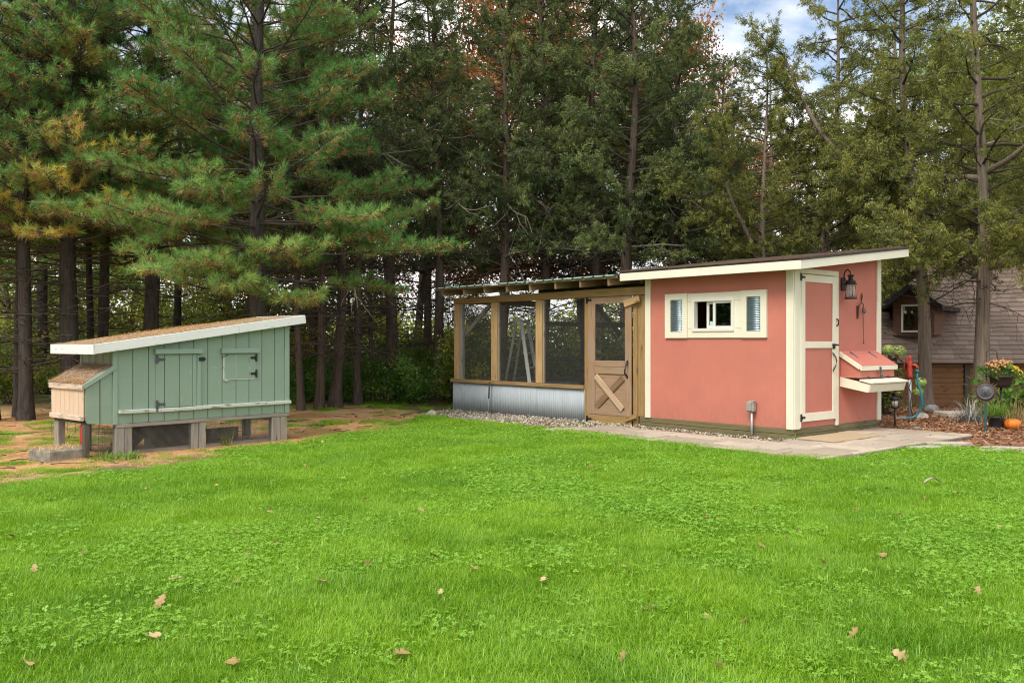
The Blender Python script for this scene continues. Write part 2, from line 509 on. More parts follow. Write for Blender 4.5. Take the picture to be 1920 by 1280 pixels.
def mesh_np(name, V, T=None, Q=None, mat=None, tint=None, smooth=False):
    """numpy arrays -> mesh; T triangles, Q quads; tint per vertex"""
    nt_ = 0 if T is None else len(T)
    nq = 0 if Q is None else len(Q)
    me = bpy.data.meshes.new(name)
    me.vertices.add(len(V))
    me.vertices.foreach_set('co', np.ascontiguousarray(V, dtype=np.float32).ravel())
    idx = []
    if nt_:
        idx.append(np.asarray(T, dtype=np.int32).ravel())
    if nq:
        idx.append(np.asarray(Q, dtype=np.int32).ravel())
    idx = np.concatenate(idx)
    me.loops.add(len(idx))
    me.loops.foreach_set('vertex_index', idx)
    me.polygons.add(nt_ + nq)
    starts = np.concatenate([np.arange(nt_, dtype=np.int32) * 3, nt_ * 3 + np.arange(nq, dtype=np.int32) * 4])
    me.polygons.foreach_set('loop_start', starts.astype(np.int32))
    if smooth:
        me.polygons.foreach_set('use_smooth', np.ones(nt_ + nq, dtype=bool))
    if tint is not None:
        a = me.attributes.new('tint', 'FLOAT', 'POINT')
        a.data.foreach_set('value', np.ascontiguousarray(tint, dtype=np.float32))
    me.update(calc_edges=True)
    if mat is not None:
        me.materials.append(mat)
    return me


def obj_me(name, me, par=None, loc=None):
    o = bpy.data.objects.new(name, me)
    if loc is not None:
        o.location = loc
    return link(o, par)


_box_cache = {}


def box_mesh(l, w, t, mat, ch):
    key = (round(l, 3), round(w, 3), round(t, 3), mat.name, ch)
    if key in _box_cache:
        return _box_cache[key]
    ch = min(ch, l * 0.3, w * 0.3, t * 0.3)
    hx, hy, hz = l / 2, w / 2, t / 2
    bm = bmesh.new()
    vs = []
    for sx in (-1, 1):
        for sy in (-1, 1):
            for sz in (-1, 1):
                vs.append(bm.verts.new((sx * hx, sy * hy, sz * hz)))
    f = [(0, 1, 3, 2), (4, 6, 7, 5), (0, 4, 5, 1), (2, 3, 7, 6), (0, 2, 6, 4), (1, 5, 7, 3)]
    for q in f:
        bm.faces.new([vs[i] for i in q])
    if ch > 0.0004:
        bmesh.ops.bevel(bm, geom=list(bm.edges), offset=ch, segments=1, affect='EDGES')
    me = bpy.data.meshes.new('board')
    bm.to_mesh(me)
    bm.free()
    me.materials.append(mat)
    _box_cache[key] = me
    return me


def board(name, par, a, b, w, t, n=(0, -1, 0), m=None, ch=0.003):
    """a plank from a to b (parent space), w wide, t thick along n"""
    a, b, n = Vector(a), Vector(b), Vector(n)
    X = (b - a)
    l = X.length
    X.normalize()
    Z = (n - X * n.dot(X)).normalized()
    Y = Z.cross(X)
    me = box_mesh(l, w, t, m, ch)
    o = bpy.data.objects.new(name, me)
    link(o, par)
    mt = Matrix((X, Y, Z)).transposed().to_4x4()
    mt.translation = (a + b) / 2
    o.matrix_local = mt
    return o


def box(name, par, x0, x1, y0, y1, z0, z1, m, ch=0.003):
    d = [(x1 - x0, 0), (y1 - y0, 1), (z1 - z0, 2)]
    c = Vector(((x0 + x1) / 2, (y0 + y1) / 2, (z0 + z1) / 2))
    L = max(d)
    T = min(d)
    if L[1] == T[1]:
        T = d[(L[1] + 1) % 3]
    W = d[3 - L[1] - T[1]]
    ax = Vector((0, 0, 0))
    ax[L[1]] = 1
    n = Vector((0, 0, 0))
    n[T[1]] = 1
    return board(name, par, c - ax * L[0] / 2, c + ax * L[0] / 2, W[0], T[0], n, m, ch)


def prism(name, par, poly, axis, d0, d1, mat):
    """extrude a 2D polygon: axis 'y' uses (x,z), 'x' uses (y,z), 'z' uses (x,y)"""
    def p3(p, d):
        return {'y': (p[0], d, p[1]), 'x': (d, p[0], p[1]), 'z': (p[0], p[1], d)}[axis]
    n = len(poly)
    V = [p3(p, d0) for p in poly] + [p3(p, d1) for p in poly]
    F = [tuple(range(n)), tuple(range(2 * n - 1, n - 1, -1))] + [(i, (i + 1) % n + 0, (i + 1) % n + n, i + n)[::-1] for i in range(n)]
    o = meshobj(name, par, V, F, mat)
    bm = bmesh.new()
    bm.from_mesh(o.data)
    bmesh.ops.recalc_face_normals(bm, faces=bm.faces)
    bm.to_mesh(o.data)
    bm.free()
    return o


def ring(name, par, outer, inner, axis, d0, d1, mat):
    """rectangular frame with a rectangular hole, outer/inner = (u0,u1,z0,z1)"""
    def p3(u, z, d):
        return (u, d, z) if axis == 'y' else (d, u, z)
    V = []
    for d in (d0, d1):
        for (u0, u1, z0, z1) in (outer, inner):
            V += [p3(u0, z0, d), p3(u1, z0, d), p3(u1, z1, d), p3(u0, z1, d)]
    F = []
    for i in range(4):
        j = (i + 1) % 4
        F += [(i, j, 4 + j, 4 + i), (8 + i, 12 + i, 12 + j, 8 + j), (i, 8 + i, 8 + j, j), (4 + i, 4 + j, 12 + j, 12 + i)]
    o = meshobj(name, par, V, F, mat)
    bm = bmesh.new()
    bm.from_mesh(o.data)
    bmesh.ops.recalc_face_normals(bm, faces=bm.faces)
    bm.to_mesh(o.data)
    bm.free()
    return o


def tube_geo(pts, rad, k=6, cap=True):
    pts = [Vector(p) for p in pts]
    n = len(pts)
    V, F = [], []
    up = Vector((0.13, 0.21, 0.97))
    for i, p in enumerate(pts):
        d = (pts[min(i + 1, n - 1)] - pts[max(i - 1, 0)]).normalized()
        a = d.cross(up)
        if a.length < 0.05:
            a = d.cross(Vector((1, 0, 0)))
        a.normalize()
        b = d.cross(a)
        r = rad[i] if hasattr(rad, '__len__') else rad
        for j in range(k):
            t = 2 * PI * j / k
            V.append(p + a * (r * math.cos(t)) + b * (r * math.sin(t)))
    for i in range(n - 1):
        for j in range(k):
            j2 = (j + 1) % k
            F.append((i * k + j, i * k + j2, (i + 1) * k + j2, (i + 1) * k + j))
    if cap:
        F.append(tuple(range(k))[::-1])
        F.append(tuple(range((n - 1) * k, n * k)))
    return V, F


def tube(name, par, pts, rad, mat, k=8):
    V, F = tube_geo(pts, rad, k)
    return meshobj(name, par, V, F, mat, True)


def lathe(name, par, prof, mat, k=18, loc=(0, 0, 0), smooth=True):
    V, F = [], []
    for (r, z) in prof:
        for j in range(k):
            t = 2 * PI * j / k
            V.append((r * math.cos(t), r * math.sin(t), z))
    for i in range(len(prof) - 1):
        for j in range(k):
            j2 = (j + 1) % k
            F.append((i * k + j, i * k + j2, (i + 1) * k + j2, (i + 1) * k + j))
    F.append(tuple(range(k))[::-1])
    F.append(tuple(range((len(prof) - 1) * k, len(prof) * k)))
    return meshobj(name, par, V, F, mat, smooth, loc)


def arc(c, r, a0, a1, n, ax='xz'):
    out = []
    for i in range(n):
        t = R(a0 + (a1 - a0) * i / (n - 1))
        if ax == 'xz':
            out.append((c[0] + r * math.cos(t), c[1], c[2] + r * math.sin(t)))
        else:
            out.append((c[0], c[1] + r * math.cos(t), c[2] + r * math.sin(t)))
    return out


def corrugated(name, par, u0, u1, z0, z1, pitch, amp, mat, axis='y', d=0.0, along='z', thick=0.0015):
    """sheet metal waves; ridges run along 'z' (vertical) or 'u' (horizontal)"""
    V, F = [], []
    if along == 'z':
        n = max(8, int((u1 - u0) / pitch * 4))
        for i in range(n + 1):
            u = u0 + (u1 - u0) * i / n
            w = amp * math.sin(2 * PI * u / pitch)
            for z in (z0, z1):
                V.append((u, d + w, z) if axis == 'y' else (d + w, u, z))
    else:
        n = max(8, int((z1 - z0) / pitch * 6))
        for i in range(n + 1):
            z = z0 + (z1 - z0) * i / n
            w = amp * math.sin(2 * PI * z / pitch)
            for u in (u0, u1):
                V.append((u, d + w, z) if axis == 'y' else (d + w, u, z))
    for i in range(n):
        F.append((2 * i, 2 * i + 2, 2 * i + 3, 2 * i + 1))
    o = meshobj(name, par, V, F, mat, True)
    sm = o.modifiers.new('thickness', 'SOLIDIFY')
    sm.thickness = thick
    return o


def grid_wires(name, par, u0, u1, z0, z1, step, r, mat, axis='y', d=0.0):
    """a wire grid: thin square bars both ways, joined"""
    V, F = [], []

    def bar(p0, p1):
        v, f = tube_geo([p0, p1], r, 3, False)
        k = len(V)
        V.extend(v)
        F.extend([tuple(i + k for i in q) for q in f])
    nu = max(1, round((u1 - u0) / step))
    nz = max(1, round((z1 - z0) / step))
    P = (lambda u, z: (u, d, z)) if axis == 'y' else (lambda u, z: (d, u, z))
    for i in range(nu + 1):
        u = u0 + (u1 - u0) * i / nu
        bar(P(u, z0), P(u, z1))
    for i in range(nz + 1):
        z = z0 + (z1 - z0) * i / nz
        bar(P(u0, z), P(u1, z))
    o = meshobj(name, par, V, F, mat)
    o['kind'] = 'stuff'
    return o


# shed frame of reference: local x runs right along the front, local y runs back along the door end
SO = Vector((3.745, 12.08, 0.0))
SA = math.atan2(-0.754, 0.657)
SX, SY = Vector((math.cos(SA), math.sin(SA), 0)), Vector((-math.sin(SA), math.cos(SA), 0))


def WS(x, y, z=0.0):
    p = SO + SX * x + SY * y
    return (p.x, p.y, z)


def inside(px, py, poly):
    """vectorised point in polygon"""
    c = np.zeros(len(px), dtype=bool)
    n = len(poly)
    j = n - 1
    for i in range(n):
        xi, yi = poly[i]
        xj, yj = poly[j]
        cond = ((yi > py) != (yj > py)) & (px < (xj - xi) * (py - yi) / (yj - yi + 1e-12) + xi)
        c ^= cond
        j = i
    return c


def dist_edges(px, py, pts):
    """distance to an open polyline"""
    best = np.full(len(px), 1e9)
    for (ax, ay), (bx, by) in zip(pts[:-1], pts[1:]):
        dx, dy = bx - ax, by - ay
        t = np.clip(((px - ax) * dx + (py - ay) * dy) / (dx * dx + dy * dy + 1e-12), 0, 1)
        best = np.minimum(best, np.hypot(px - ax - t * dx, py - ay - t * dy))
    return best


_NT = RNG.random((64, 64))


def vnoise(x, y, s=1.0):
    """smooth value noise 0..1"""
    x, y = np.asarray(x) * s + 100.3, np.asarray(y) * s + 57.7
    xi, yi = np.floor(x).astype(int), np.floor(y).astype(int)
    fx, fy = x - xi, y - yi
    fx, fy = fx * fx * (3 - 2 * fx), fy * fy * (3 - 2 * fy)
    g = lambda a, b: _NT[a % 64, b % 64]
    return (g(xi, yi) * (1 - fx) + g(xi + 1, yi) * fx) * (1 - fy) + (g(xi, yi + 1) * (1 - fx) + g(xi + 1, yi + 1) * fx) * fy


def fbm(x, y, s=1.0):
    return 0.55 * vnoise(x, y, s) + 0.3 * vnoise(y, x, s * 2.1) + 0.15 * vnoise(x, y, s * 4.7)


def sstep(x, a, b):
    t = np.clip((x - a) / (b - a), 0, 1)
    return t * t * (3 - 2 * t)


# ------------------------------------------------------------------ ground zones (world XY)
NEEDLE_EDGE = [(-11.0, 5.2), (-7.5, 6.9), (-4.99, 8.6), (-4.2, 9.7), (-3.68, 10.6), (-3.0, 11.9), (-2.15, 13.2), (-1.85, 14.9), (-1.6, 16.3)]
_pl = lambda x, y: WS(x, y)[:2]
LAWN = NEEDLE_EDGE + [_pl(-6.8, -1.3), _pl(-4.6, -1.45), _pl(-3.1, -1.45), _pl(-2.3, -1.42), _pl(-1.5, -1.54), _pl(-0.4, -1.56), _pl(1.15, -1.64), _pl(1.42, -1.2), _pl(1.42, 0.35),
                      _pl(1.66, 0.85), _pl(2.3, 0.86), _pl(2.6, 0.62), (8.5, 9.7), (14.0, 8.8), (14.0, 1.0), (-11.0, 1.0)]
NEEDLES = NEEDLE_EDGE + [(-1.9, 17.4), (-3.2, 18.6), (-6, 20.5), (-16.0, 20.0), (-16.0, 4.0)]
MULCH = [_pl(1.42, 0.35), _pl(1.66, 0.85), _pl(2.3, 0.86), _pl(2.6, 0.62), (8.5, 9.7), (14.0, 8.8), (14.0, 19.6), (7.2, 19.6), (6.2, 17.4), _pl(0.0, 2.7), _pl(0.0, 2.2), _pl(1.4, 2.2)]


def ground_z(x, y):
    return (fbm(x, y, 0.5) - 0.5) * 0.05


def build_ground():
    xs = np.concatenate([np.array([-260, -120, -60, -30]), np.arange(-16, 16.01, 0.14), np.array([30, 60, 120, 260])])
    ys = np.concatenate([np.array([-60, -20, -5]), np.arange(0, 24.01, 0.14), np.array([27, 31, 36, 45, 60, 120, 320])])
    X, Y = np.meshgrid(xs, ys)
    x, y = X.ravel(), Y.ravel()
    z = np.where((np.abs(x) < 17) & (y < 25) & (y > -1), ground_z(x, y) - 0.028, -0.03)
    V = np.stack([x, y, z], 1)
    nx, ny = len(xs), len(ys)
    i = (np.arange(ny - 1)[:, None] * nx + np.arange(nx - 1)[None, :]).ravel()
    Q = np.stack([i, i + 1, i + nx + 1, i + nx], 1)
    me = mesh_np('ground', V, None, Q, M['ground'], smooth=True)
    lawn = inside(x, y, LAWN).astype(float)
    dn = dist_edges(x, y, NEEDLE_EDGE)
    sd = np.where(inside(x, y, NEEDLES), dn, -dn) + (fbm(x, y, 1.1) - 0.5) * 1.6
    need = sstep(sd, -0.75, 0.15) * np.where(y > 15.5, np.clip(1 - (y - 15.5) / 5, 0.15, 1), 1)
    need *= 1 - 0.75 * sstep(fbm(x + 9, y, 0.9), 0.56, 0.66) * (y > 12.4)
    need = np.where(inside(x, y, NEEDLES) | inside(x, y, LAWN), need, 0)
    mul = inside(x, y, MULCH).astype(float)
    lawn *= sstep(dn + (fbm(x, y, 1.1) - 0.5) * 1.5, 0.15, 0.6) * (lawn > 0)
    c = np.stack([lawn, need, mul, np.ones_like(x)], 1).astype(np.float32)
    a = me.color_attributes.new('zone', 'FLOAT_COLOR', 'POINT')
    a.data.foreach_set('color', c.ravel())
    o = obj_me('ground', me)
    tag(o, kind='structure')


build_ground()

# ------------------------------------------------------------------ pavers: path along the shed front and patio at its door end
def build_paving():
    root = bpy.data.objects.new('paved_path', None)
    root.location = SO
    root.rotation_euler = (0, 0, SA)
    link(root)
    root['kind'] = 'structure'
    rnd = random.Random(3)
    # sand bed under the slabs
    bed = [(-3.15, -1.68), (1.44, -1.72), (1.42, 2.2), (0.9, 2.36), (0.02, 2.36), (0.02, -0.30), (-0.1, -0.56), (-2.6, -0.62), (-3.0, -0.95)]
    prism('bedding', root, bed, 'z', -0.05, 0.004, simple('sandy_bedding', (0.17, 0.135, 0.10), 0.95, 0, 0.3, 20))
    slabs = []
    L, W = 0.46, 0.35
    y = -1.70
    row = 0
    while y < 2.2:
        x = -3.3 + (0.23 if row % 2 else 0)
        while x < 1.42:
            x1, y1 = x + L, y + W
            if x < -0.05 and y < -0.5:
                y1 = min(y1, -0.57)
            if y < -0.5:
                lo = -3.1 + max(0, (y + 1.7)) * 0.25
                ok = x1 > lo + 0.15
                x0c = max(x, lo)
            else:
                x0c = max(x, 0.015)
                ok = x1 > 0.15
            x1c = min(x1, 1.41)
            if ok and x1c - x0c > 0.08 and y1 - y > 0.05:
                slabs.append((x0c, x1c, y, min(y1, 2.25)))
            x += L
        y += W
        row += 1
    for (x0, x1, y0, y1) in slabs:
        g = rnd.uniform(0.006, 0.014)
        h = rnd.uniform(0.016, 0.026)
        o = box('paver', root, x0 + g, x1 - g, y0 + g, y1 - g, -0.03, h, M['paver'], 0.006)
        o.rotation_euler.rotate(Matrix.Rotation(rnd.uniform(-0.008, 0.008), 3, 'X').to_euler())
        o.rotation_euler.z += rnd.uniform(-0.012, 0.012)


build_paving()




# ------------------------------------------------------------------ red shed
def t_hinge(par, y, z, dirv, side, n, m=None):
    """strap hinge: plate + tapering strap; side = direction of strap, n = wall normal"""
    m = m or M['black_metal']
    y = Vector(y)
    s, n = Vector(side), Vector(n)
    up = Vector((0, 0, 1))
    P = lambda a, b, c: tuple(y + s * a + up * (b + z) + n * c)
    V, F = [], []

    def slab(pts, t0, t1):
        k = len(V)
        m_ = len(pts)
        for t in (t0, t1):
            for a, b in pts:
                V.append(P(a, b, t))
        F.append(tuple(range(k, k + m_)))
        F.append(tuple(range(k + 2 * m_ - 1, k + m_ - 1, -1)))
        for i in range(m_):
            j = (i + 1) % m_
            F.append((k + i, k + j, k + m_ + j, k + m_ + i))
    slab([(-0.012, -0.05), (0.018, -0.05), (0.018, 0.05), (-0.012, 0.05)], 0.0, 0.010)
    slab([(0.018, -0.022), (0.07, -0.012), (0.085, -0.018), (0.105, -0.012), (0.105, 0.012), (0.085, 0.018), (0.07, 0.012), (0.018, 0.022)], 0.0, 0.006)
    slab([(0.012, -0.022), (0.026, -0.022), (0.026, 0.022), (0.012, 0.022)], 0.0, 0.014)
    return meshobj('hinge', par, V, F, m)


def build_shed():
    t = thing('garden_shed', 'salmon red shed with cream trim, white framed slider window and slanted roof', 'shed', SO, SA)
    zt = lambda y: 2.37 + 0.115 * (y + 0.3)          # roof top line
    und = lambda y: zt(y) - 0.075
    # base timbers, stacked two high
    for z0, z1 in ((-0.03, 0.05), (0.053, 0.132)):
        box('base_timber', t, -2.68, 0.0, 0.0, 0.09, z0, z1, M['base_wood'], 0.006)
        box('base_timber', t, -0.09, -0.002, 0.093, 2.31, z0, z1, M['base_wood'], 0.006)
    # walls
    w = ring('front_wall', t, (-2.555, -0.004, 0.134, und(0)), (-1.612, -0.955, 1.487, 1.882), 'y', 0.012, 0.06, M['red'])
    e = prism('end_wall', t, [(0.062, 0.134), (2.34, 0.134), (2.34, und(2.34)), (0.062, und(0.062))], 'x', -0.052, -0.004, M['red'])
    prism('back_wall', t, [(-2.50, 0.134), (-0.056, 0.134), (-0.056, und(2.3)), (-2.50, und(2.3))], 'y', 2.29, 2.338, M['red'])
    prism('side_wall', t, [(0.062, 0.134), (2.286, 0.134), (2.286, und(2.286)), (0.062, und(0.062))], 'x', -2.555, -2.505, M['red'])
    box('inner_floor', t, -2.50, -0.06, 0.07, 2.28, 0.10, 0.132, M['interior'])
    # corner trims
    box('corner_trim', t, -2.558, -2.455, -0.018, 0.010, 0.128, und(-0.0) - 0.002, M['cream'])
    box('corner_trim', t, -0.094, 0.012, -0.020, 0.010, 0.124, und(0) - 0.004, M['cream'])
    box('corner_trim', t, -0.002, 0.022, 0.012, 0.140, 0.126, und(0) - 0.002, M['cream'])
    box('corner_trim', t, -0.002, 0.022, 2.262, 2.375, 0.126, und(2.262) - 0.004, M['cream'])
    # roof: deck, fascias, drip edge, shingles
    x0, x1, y0, y1 = -2.80, 0.272, -0.282, 2.66
    V = []
    for d in (0.004, 0.07):
        V += [(x0, y0, zt(y0) - d), (x1, y0, zt(y0) - d), (x1, y1, zt(y1) - d), (x0, y1, zt(y1) - d)]
    rf = meshobj('roof_deck', t, V, [(0, 1, 2, 3), (7, 6, 5, 4), (0, 4, 5, 1), (1, 5, 6, 2), (2, 6, 7, 3), (3, 7, 4, 0)], M['rafter'])
    board('fascia', t, (-2.82, -0.293, 2.288), (-1.30, -0.293, 2.288), 0.115, 0.022, (0, -1, 0), M['fascia'])
    board('fascia', t, (-1.297, -0.293, 2.288), (0.298, -0.293, 2.288), 0.115, 0.022, (0, -1, 0), M['fascia'])
    ang = math.atan(0.115)
    board('fascia', t, (0.284, -0.281, zt(-0.281) - 0.082), (0.284, 2.68, zt(2.68) - 0.082), 0.115, 0.022, (1, 0, 0), M['fascia'])
    board('fascia', t, (-2.812, -0.281, zt(-0.281) - 0.082), (-2.812, 2.68, zt(2.68) - 0.082), 0.115, 0.022, (-1, 0, 0), M['fascia'])
    board('drip_edge', t, (-2.826, -0.300, 2.359), (0.303, -0.300, 2.359), 0.024, 0.012, (0, -1, 0), M['gutter'], 0.002)
    board('drip_edge', t, (0.299, -0.300, zt(-0.3) - 0.012), (0.299, 2.69, zt(2.69) - 0.012), 0.024, 0.012, (1, 0, 0), M['gutter'], 0.002)
    rnd = random.Random(5)
    V, F = [], []
    for c in range(21):
        ya = -0.312 + c * 0.143
        x = -2.83 + (0.15 if c % 2 else 0)
        while x < 0.305:
            xa, xb = x + 0.004, min(x + rnd.choice((0.26, 0.3, 0.33)), 0.306)
            if xb - xa > 0.03:
                yb = min(ya + 0.16, 2.69)
                j = rnd.uniform(0, 0.008)
                k = len(V)
                V += [(xa, ya - j, zt(ya) + 0.018 + j), (xb, ya - j, zt(ya) + 0.018 + j), (xb, yb, zt(yb) + 0.006), (xa, yb, zt(yb) + 0.006),
                      (xa, ya - j, zt(ya) + 0.001), (xb, ya - j, zt(ya) + 0.001), (xb, yb, zt(yb) - 0.0005), (xa, yb, zt(yb) - 0.0005)]
                F += [(k, k + 1, k + 2, k + 3), (k + 4, k + 5, k + 1, k), (k + 5, k + 6, k + 2, k + 1), (k + 7, k + 4, k, k + 3)]
            x = xb
    s = meshobj('shingle_roofing', rf, V, F, M['shed_shingle'])
    s['kind'] = 'stuff'
    # window: surround boards, vinyl frame, two sliding sashes
    for (a, b, c, d) in ((-1.744, -1.615, 1.486, 1.882), (-0.952, -0.813, 1.486, 1.882), (-1.744, -0.813, 1.352, 1.484), (-1.744, -0.813, 1.884, 2.004)):
        box('surround_board', t, a, b, -0.012, 0.010, c, d, M['cream'])
    fr = ring('window_frame', t, (-1.650, -0.920, 1.448, 1.918), (-1.610, -0.957, 1.489, 1.880), 'y', -0.030, 0.055, M['vinyl'])
    ring('sash', fr, (-1.425, -0.960, 1.492, 1.877), (-1.385, -1.0, 1.53, 1.84), 'y', 0.026, 0.050, M['vinyl'])
    ring('sash', fr, (-1.292, -0.9585, 1.490, 1.879), (-1.252, -0.985, 1.522, 1.850), 'y', -0.006, 0.020, M['vinyl'])
    box('pane', fr, -1.386, -1.253, 0.036, 0.040, 1.528, 1.842, M['glass'], 0)
    box('pane', fr, -1.253, -0.984, 0.004, 0.008, 1.521, 1.851, M['glass'], 0)
    box('sticker', fr, -1.372, -1.292, 0.030, 0.034, 1.532, 1.590, M['card'], 0)
    # shutters with corrugated metal inserts
    for (a, b, ia, ib) in ((-2.162, -1.747, -2.061, -1.837), (-0.810, -0.396, -0.719, -0.493)):
        sh = ring('shutter', t, (a, b, 1.352, 2.010), (ia, ib, 1.442, 1.920), 'y', -0.022, 0.010, M['cream'])
        corrugated('metal_insert', sh, ia - 0.01, ib + 0.01, 1.435, 1.927, 0.0318, 0.007, M['corr_insert'], 'y', -0.004, 'u')
    # plank door in the end wall
    for (y0_, y1_, z0_, z1_, nm) in ((0.142, 0.162, 0.14, 2.214, 'door_jamb'), (1.062, 1.135, 0.122, 2.214, 'door_jamb'), (0.142, 1.135, 2.217, 2.287, 'door_header')):
        box(nm, t, -0.001, 0.024, y0_, y1_, z0_, z1_, M['cream'])
    d = box('door', t, 0.0, 0.012, 0.166, 1.057, 0.218, 2.208, M['red_door'], 0.001)
    inv = d.matrix_basis.inverted()

    def dsub(name, *a):
        o = box(name, None, *a)
        o.parent = d
        o.matrix_basis = inv @ o.matrix_basis
        return o
    dsub('stile', 0.0125, 0.030, 0.166, 0.255, 0.218, 2.208, M['cream'])
    dsub('stile', 0.0125, 0.030, 0.969, 1.057, 0.218, 2.208, M['cream'])
    for za, zb in ((2.107, 2.208), (1.209, 1.299), (0.218, 0.330)):
        dsub('rail', 0.0125, 0.029, 0.2565, 0.9675, za, zb, M['cream'])
    for z in (2.165, 0.275):
        h = t_hinge(t, (0.025, 0.150, 0), z, None, (0, 1, 0), (1, 0, 0))
        h.name = 'door_hinge'
    lv, lf = tube_geo([(0.032, 0.95, 1.255), (0.06, 0.975, 1.255), (0.06, 1.06, 1.250)], 0.013, 8)
    meshobj('door_latch', t, lv, lf, M['black_metal'], True)
    lathe('latch_plate', t, [(0.030, 0.0), (0.034, 0.006), (0.028, 0.014), (0.012, 0.018)], M['black_metal'], 12, (0, 0, 0)).matrix_local = Matrix.Translation((0.03, 0.985, 1.225)) @ Matrix.Rotation(R(90), 4, 'Y')
    tube('strike_catch', t, [(0.03, 1.062, 1.62), (0.05, 1.075, 1.60), (0.05, 1.075, 1.535), (0.03, 1.062, 1.515)], 0.011, M['black_metal'], 6)
    hp = [(0.032, 0.958, 1.150), (0.045, 0.958, 1.125), (0.062, 0.985, 1.08), (0.066, 1.005, 1.02), (0.060, 0.992, 0.965), (0.045, 0.965, 0.915), (0.032, 0.958, 0.875)]
    tube('door_handle', t, hp, [0.006, 0.014, 0.010, 0.009, 0.009, 0.013, 0.005], M['grey_iron'], 8)
    # nest box on the end wall with sloping lid and a cream egg tray
    nb = prism('nest_box', t, [(0.0, 0.79), (0.295, 0.79), (0.295, 0.915), (0.0, 1.105)], 'y', 1.232, 2.222, M['red'])
    ba, bb = Vector((-0.002, 0, 1.150)), Vector((0.325, 0, 0.948))
    sl = (bb - ba).normalized()
    nrm = Vector((-sl.z, 0, sl.x))
    if nrm.z < 0:
        nrm = -nrm
    m1 = ba + sl * 0.07
    lid_a = board('lid', nb, (m1.x, 1.727, m1.z), (bb.x, 1.727, bb.z), 1.03, 0.030, tuple(nrm), M['red_top'])
    board('lid_ledger', nb, (ba.x, 1.727, ba.z), (m1.x - 0.004 * sl.x, 1.727, m1.z - 0.004 * sl.z), 1.03, 0.030, tuple(nrm), M['red_top'])
    lo = -nrm * 0.030
    for yy in (1.207, 2.247):
        board('lid_edge', nb, (ba.x + lo.x, yy, ba.z + lo.z * 0.6), (m1.x + lo.x - 0.004 * sl.x, yy, m1.z + lo.z * 0.6), 0.062, 0.022, (0, -1 if yy < 1.5 else 1, 0), M['cream'])
        board('lid_edge', nb, (m1.x + lo.x, yy, m1.z + lo.z * 0.6), (bb.x + lo.x, yy, bb.z + lo.z * 0.6), 0.062, 0.022, (0, -1 if yy < 1.5 else 1, 0), M['cream'])
    box('lid_front', nb, 0.309, 0.331, 1.196, 2.258, 0.893, 0.958, M['cream'])
    for yy in (1.42, 1.95):
        c = m1 + nrm * 0.017
        q = m1 + nrm * 0.017 + sl * 0.13
        tube('strap_hinge', nb, [(c.x - sl.x * 0.03, yy, c.z - sl.z * 0.03), (c.x, yy, c.z), tuple(c + sl * 0.02 + Vector((0, yy, 0))), (q.x, yy, q.z)], [0.016, 0.020, 0.013, 0.004], M['grey_iron'], 6)
    box('hasp', nb, 0.332, 0.340, 1.705, 1.755, 0.83, 0.94, M['grey_iron'], 0.003)
    tube('padlock', nb, [(0.350, 1.73, 0.845), (0.350, 1.73, 0.80)], [0.020, 0.022], M['grey_iron'], 8)
    # tray
    prism('tray_side', nb, [(0.0, 0.665), (0.0, 0.797), (0.455, 0.705), (0.415, 0.592)], 'y', 1.206, 1.229, M['cream'])
    prism('tray_side', nb, [(0.0, 0.665), (0.0, 0.797), (0.455, 0.705), (0.415, 0.592)], 'y', 2.222, 2.245, M['cream'])
    board('tray_front', nb, (0.437, 1.206, 0.650), (0.437, 2.245, 0.650), 0.112, 0.020, (0.95, 0, -0.3), M['cream'])
    prism('tray_bottom', nb, [(0.002, 0.660), (0.002, 0.675), (0.415, 0.607), (0.415, 0.592)], 'y', 1.231, 2.220, M['cream'])
    tl = board('tray_lid', nb, (0.302, 1.727, 0.762), (0.492, 1.727, 0.722), 1.08, 0.022, (0.2, 0, 1), M['cream'])
    for yy in (1.42, 2.0):
        box('tray_hinge', nb, 0.298, 0.325, yy, yy + 0.055, 0.772, 0.800, M['rust_iron'], 0.004)
    return t


build_shed()


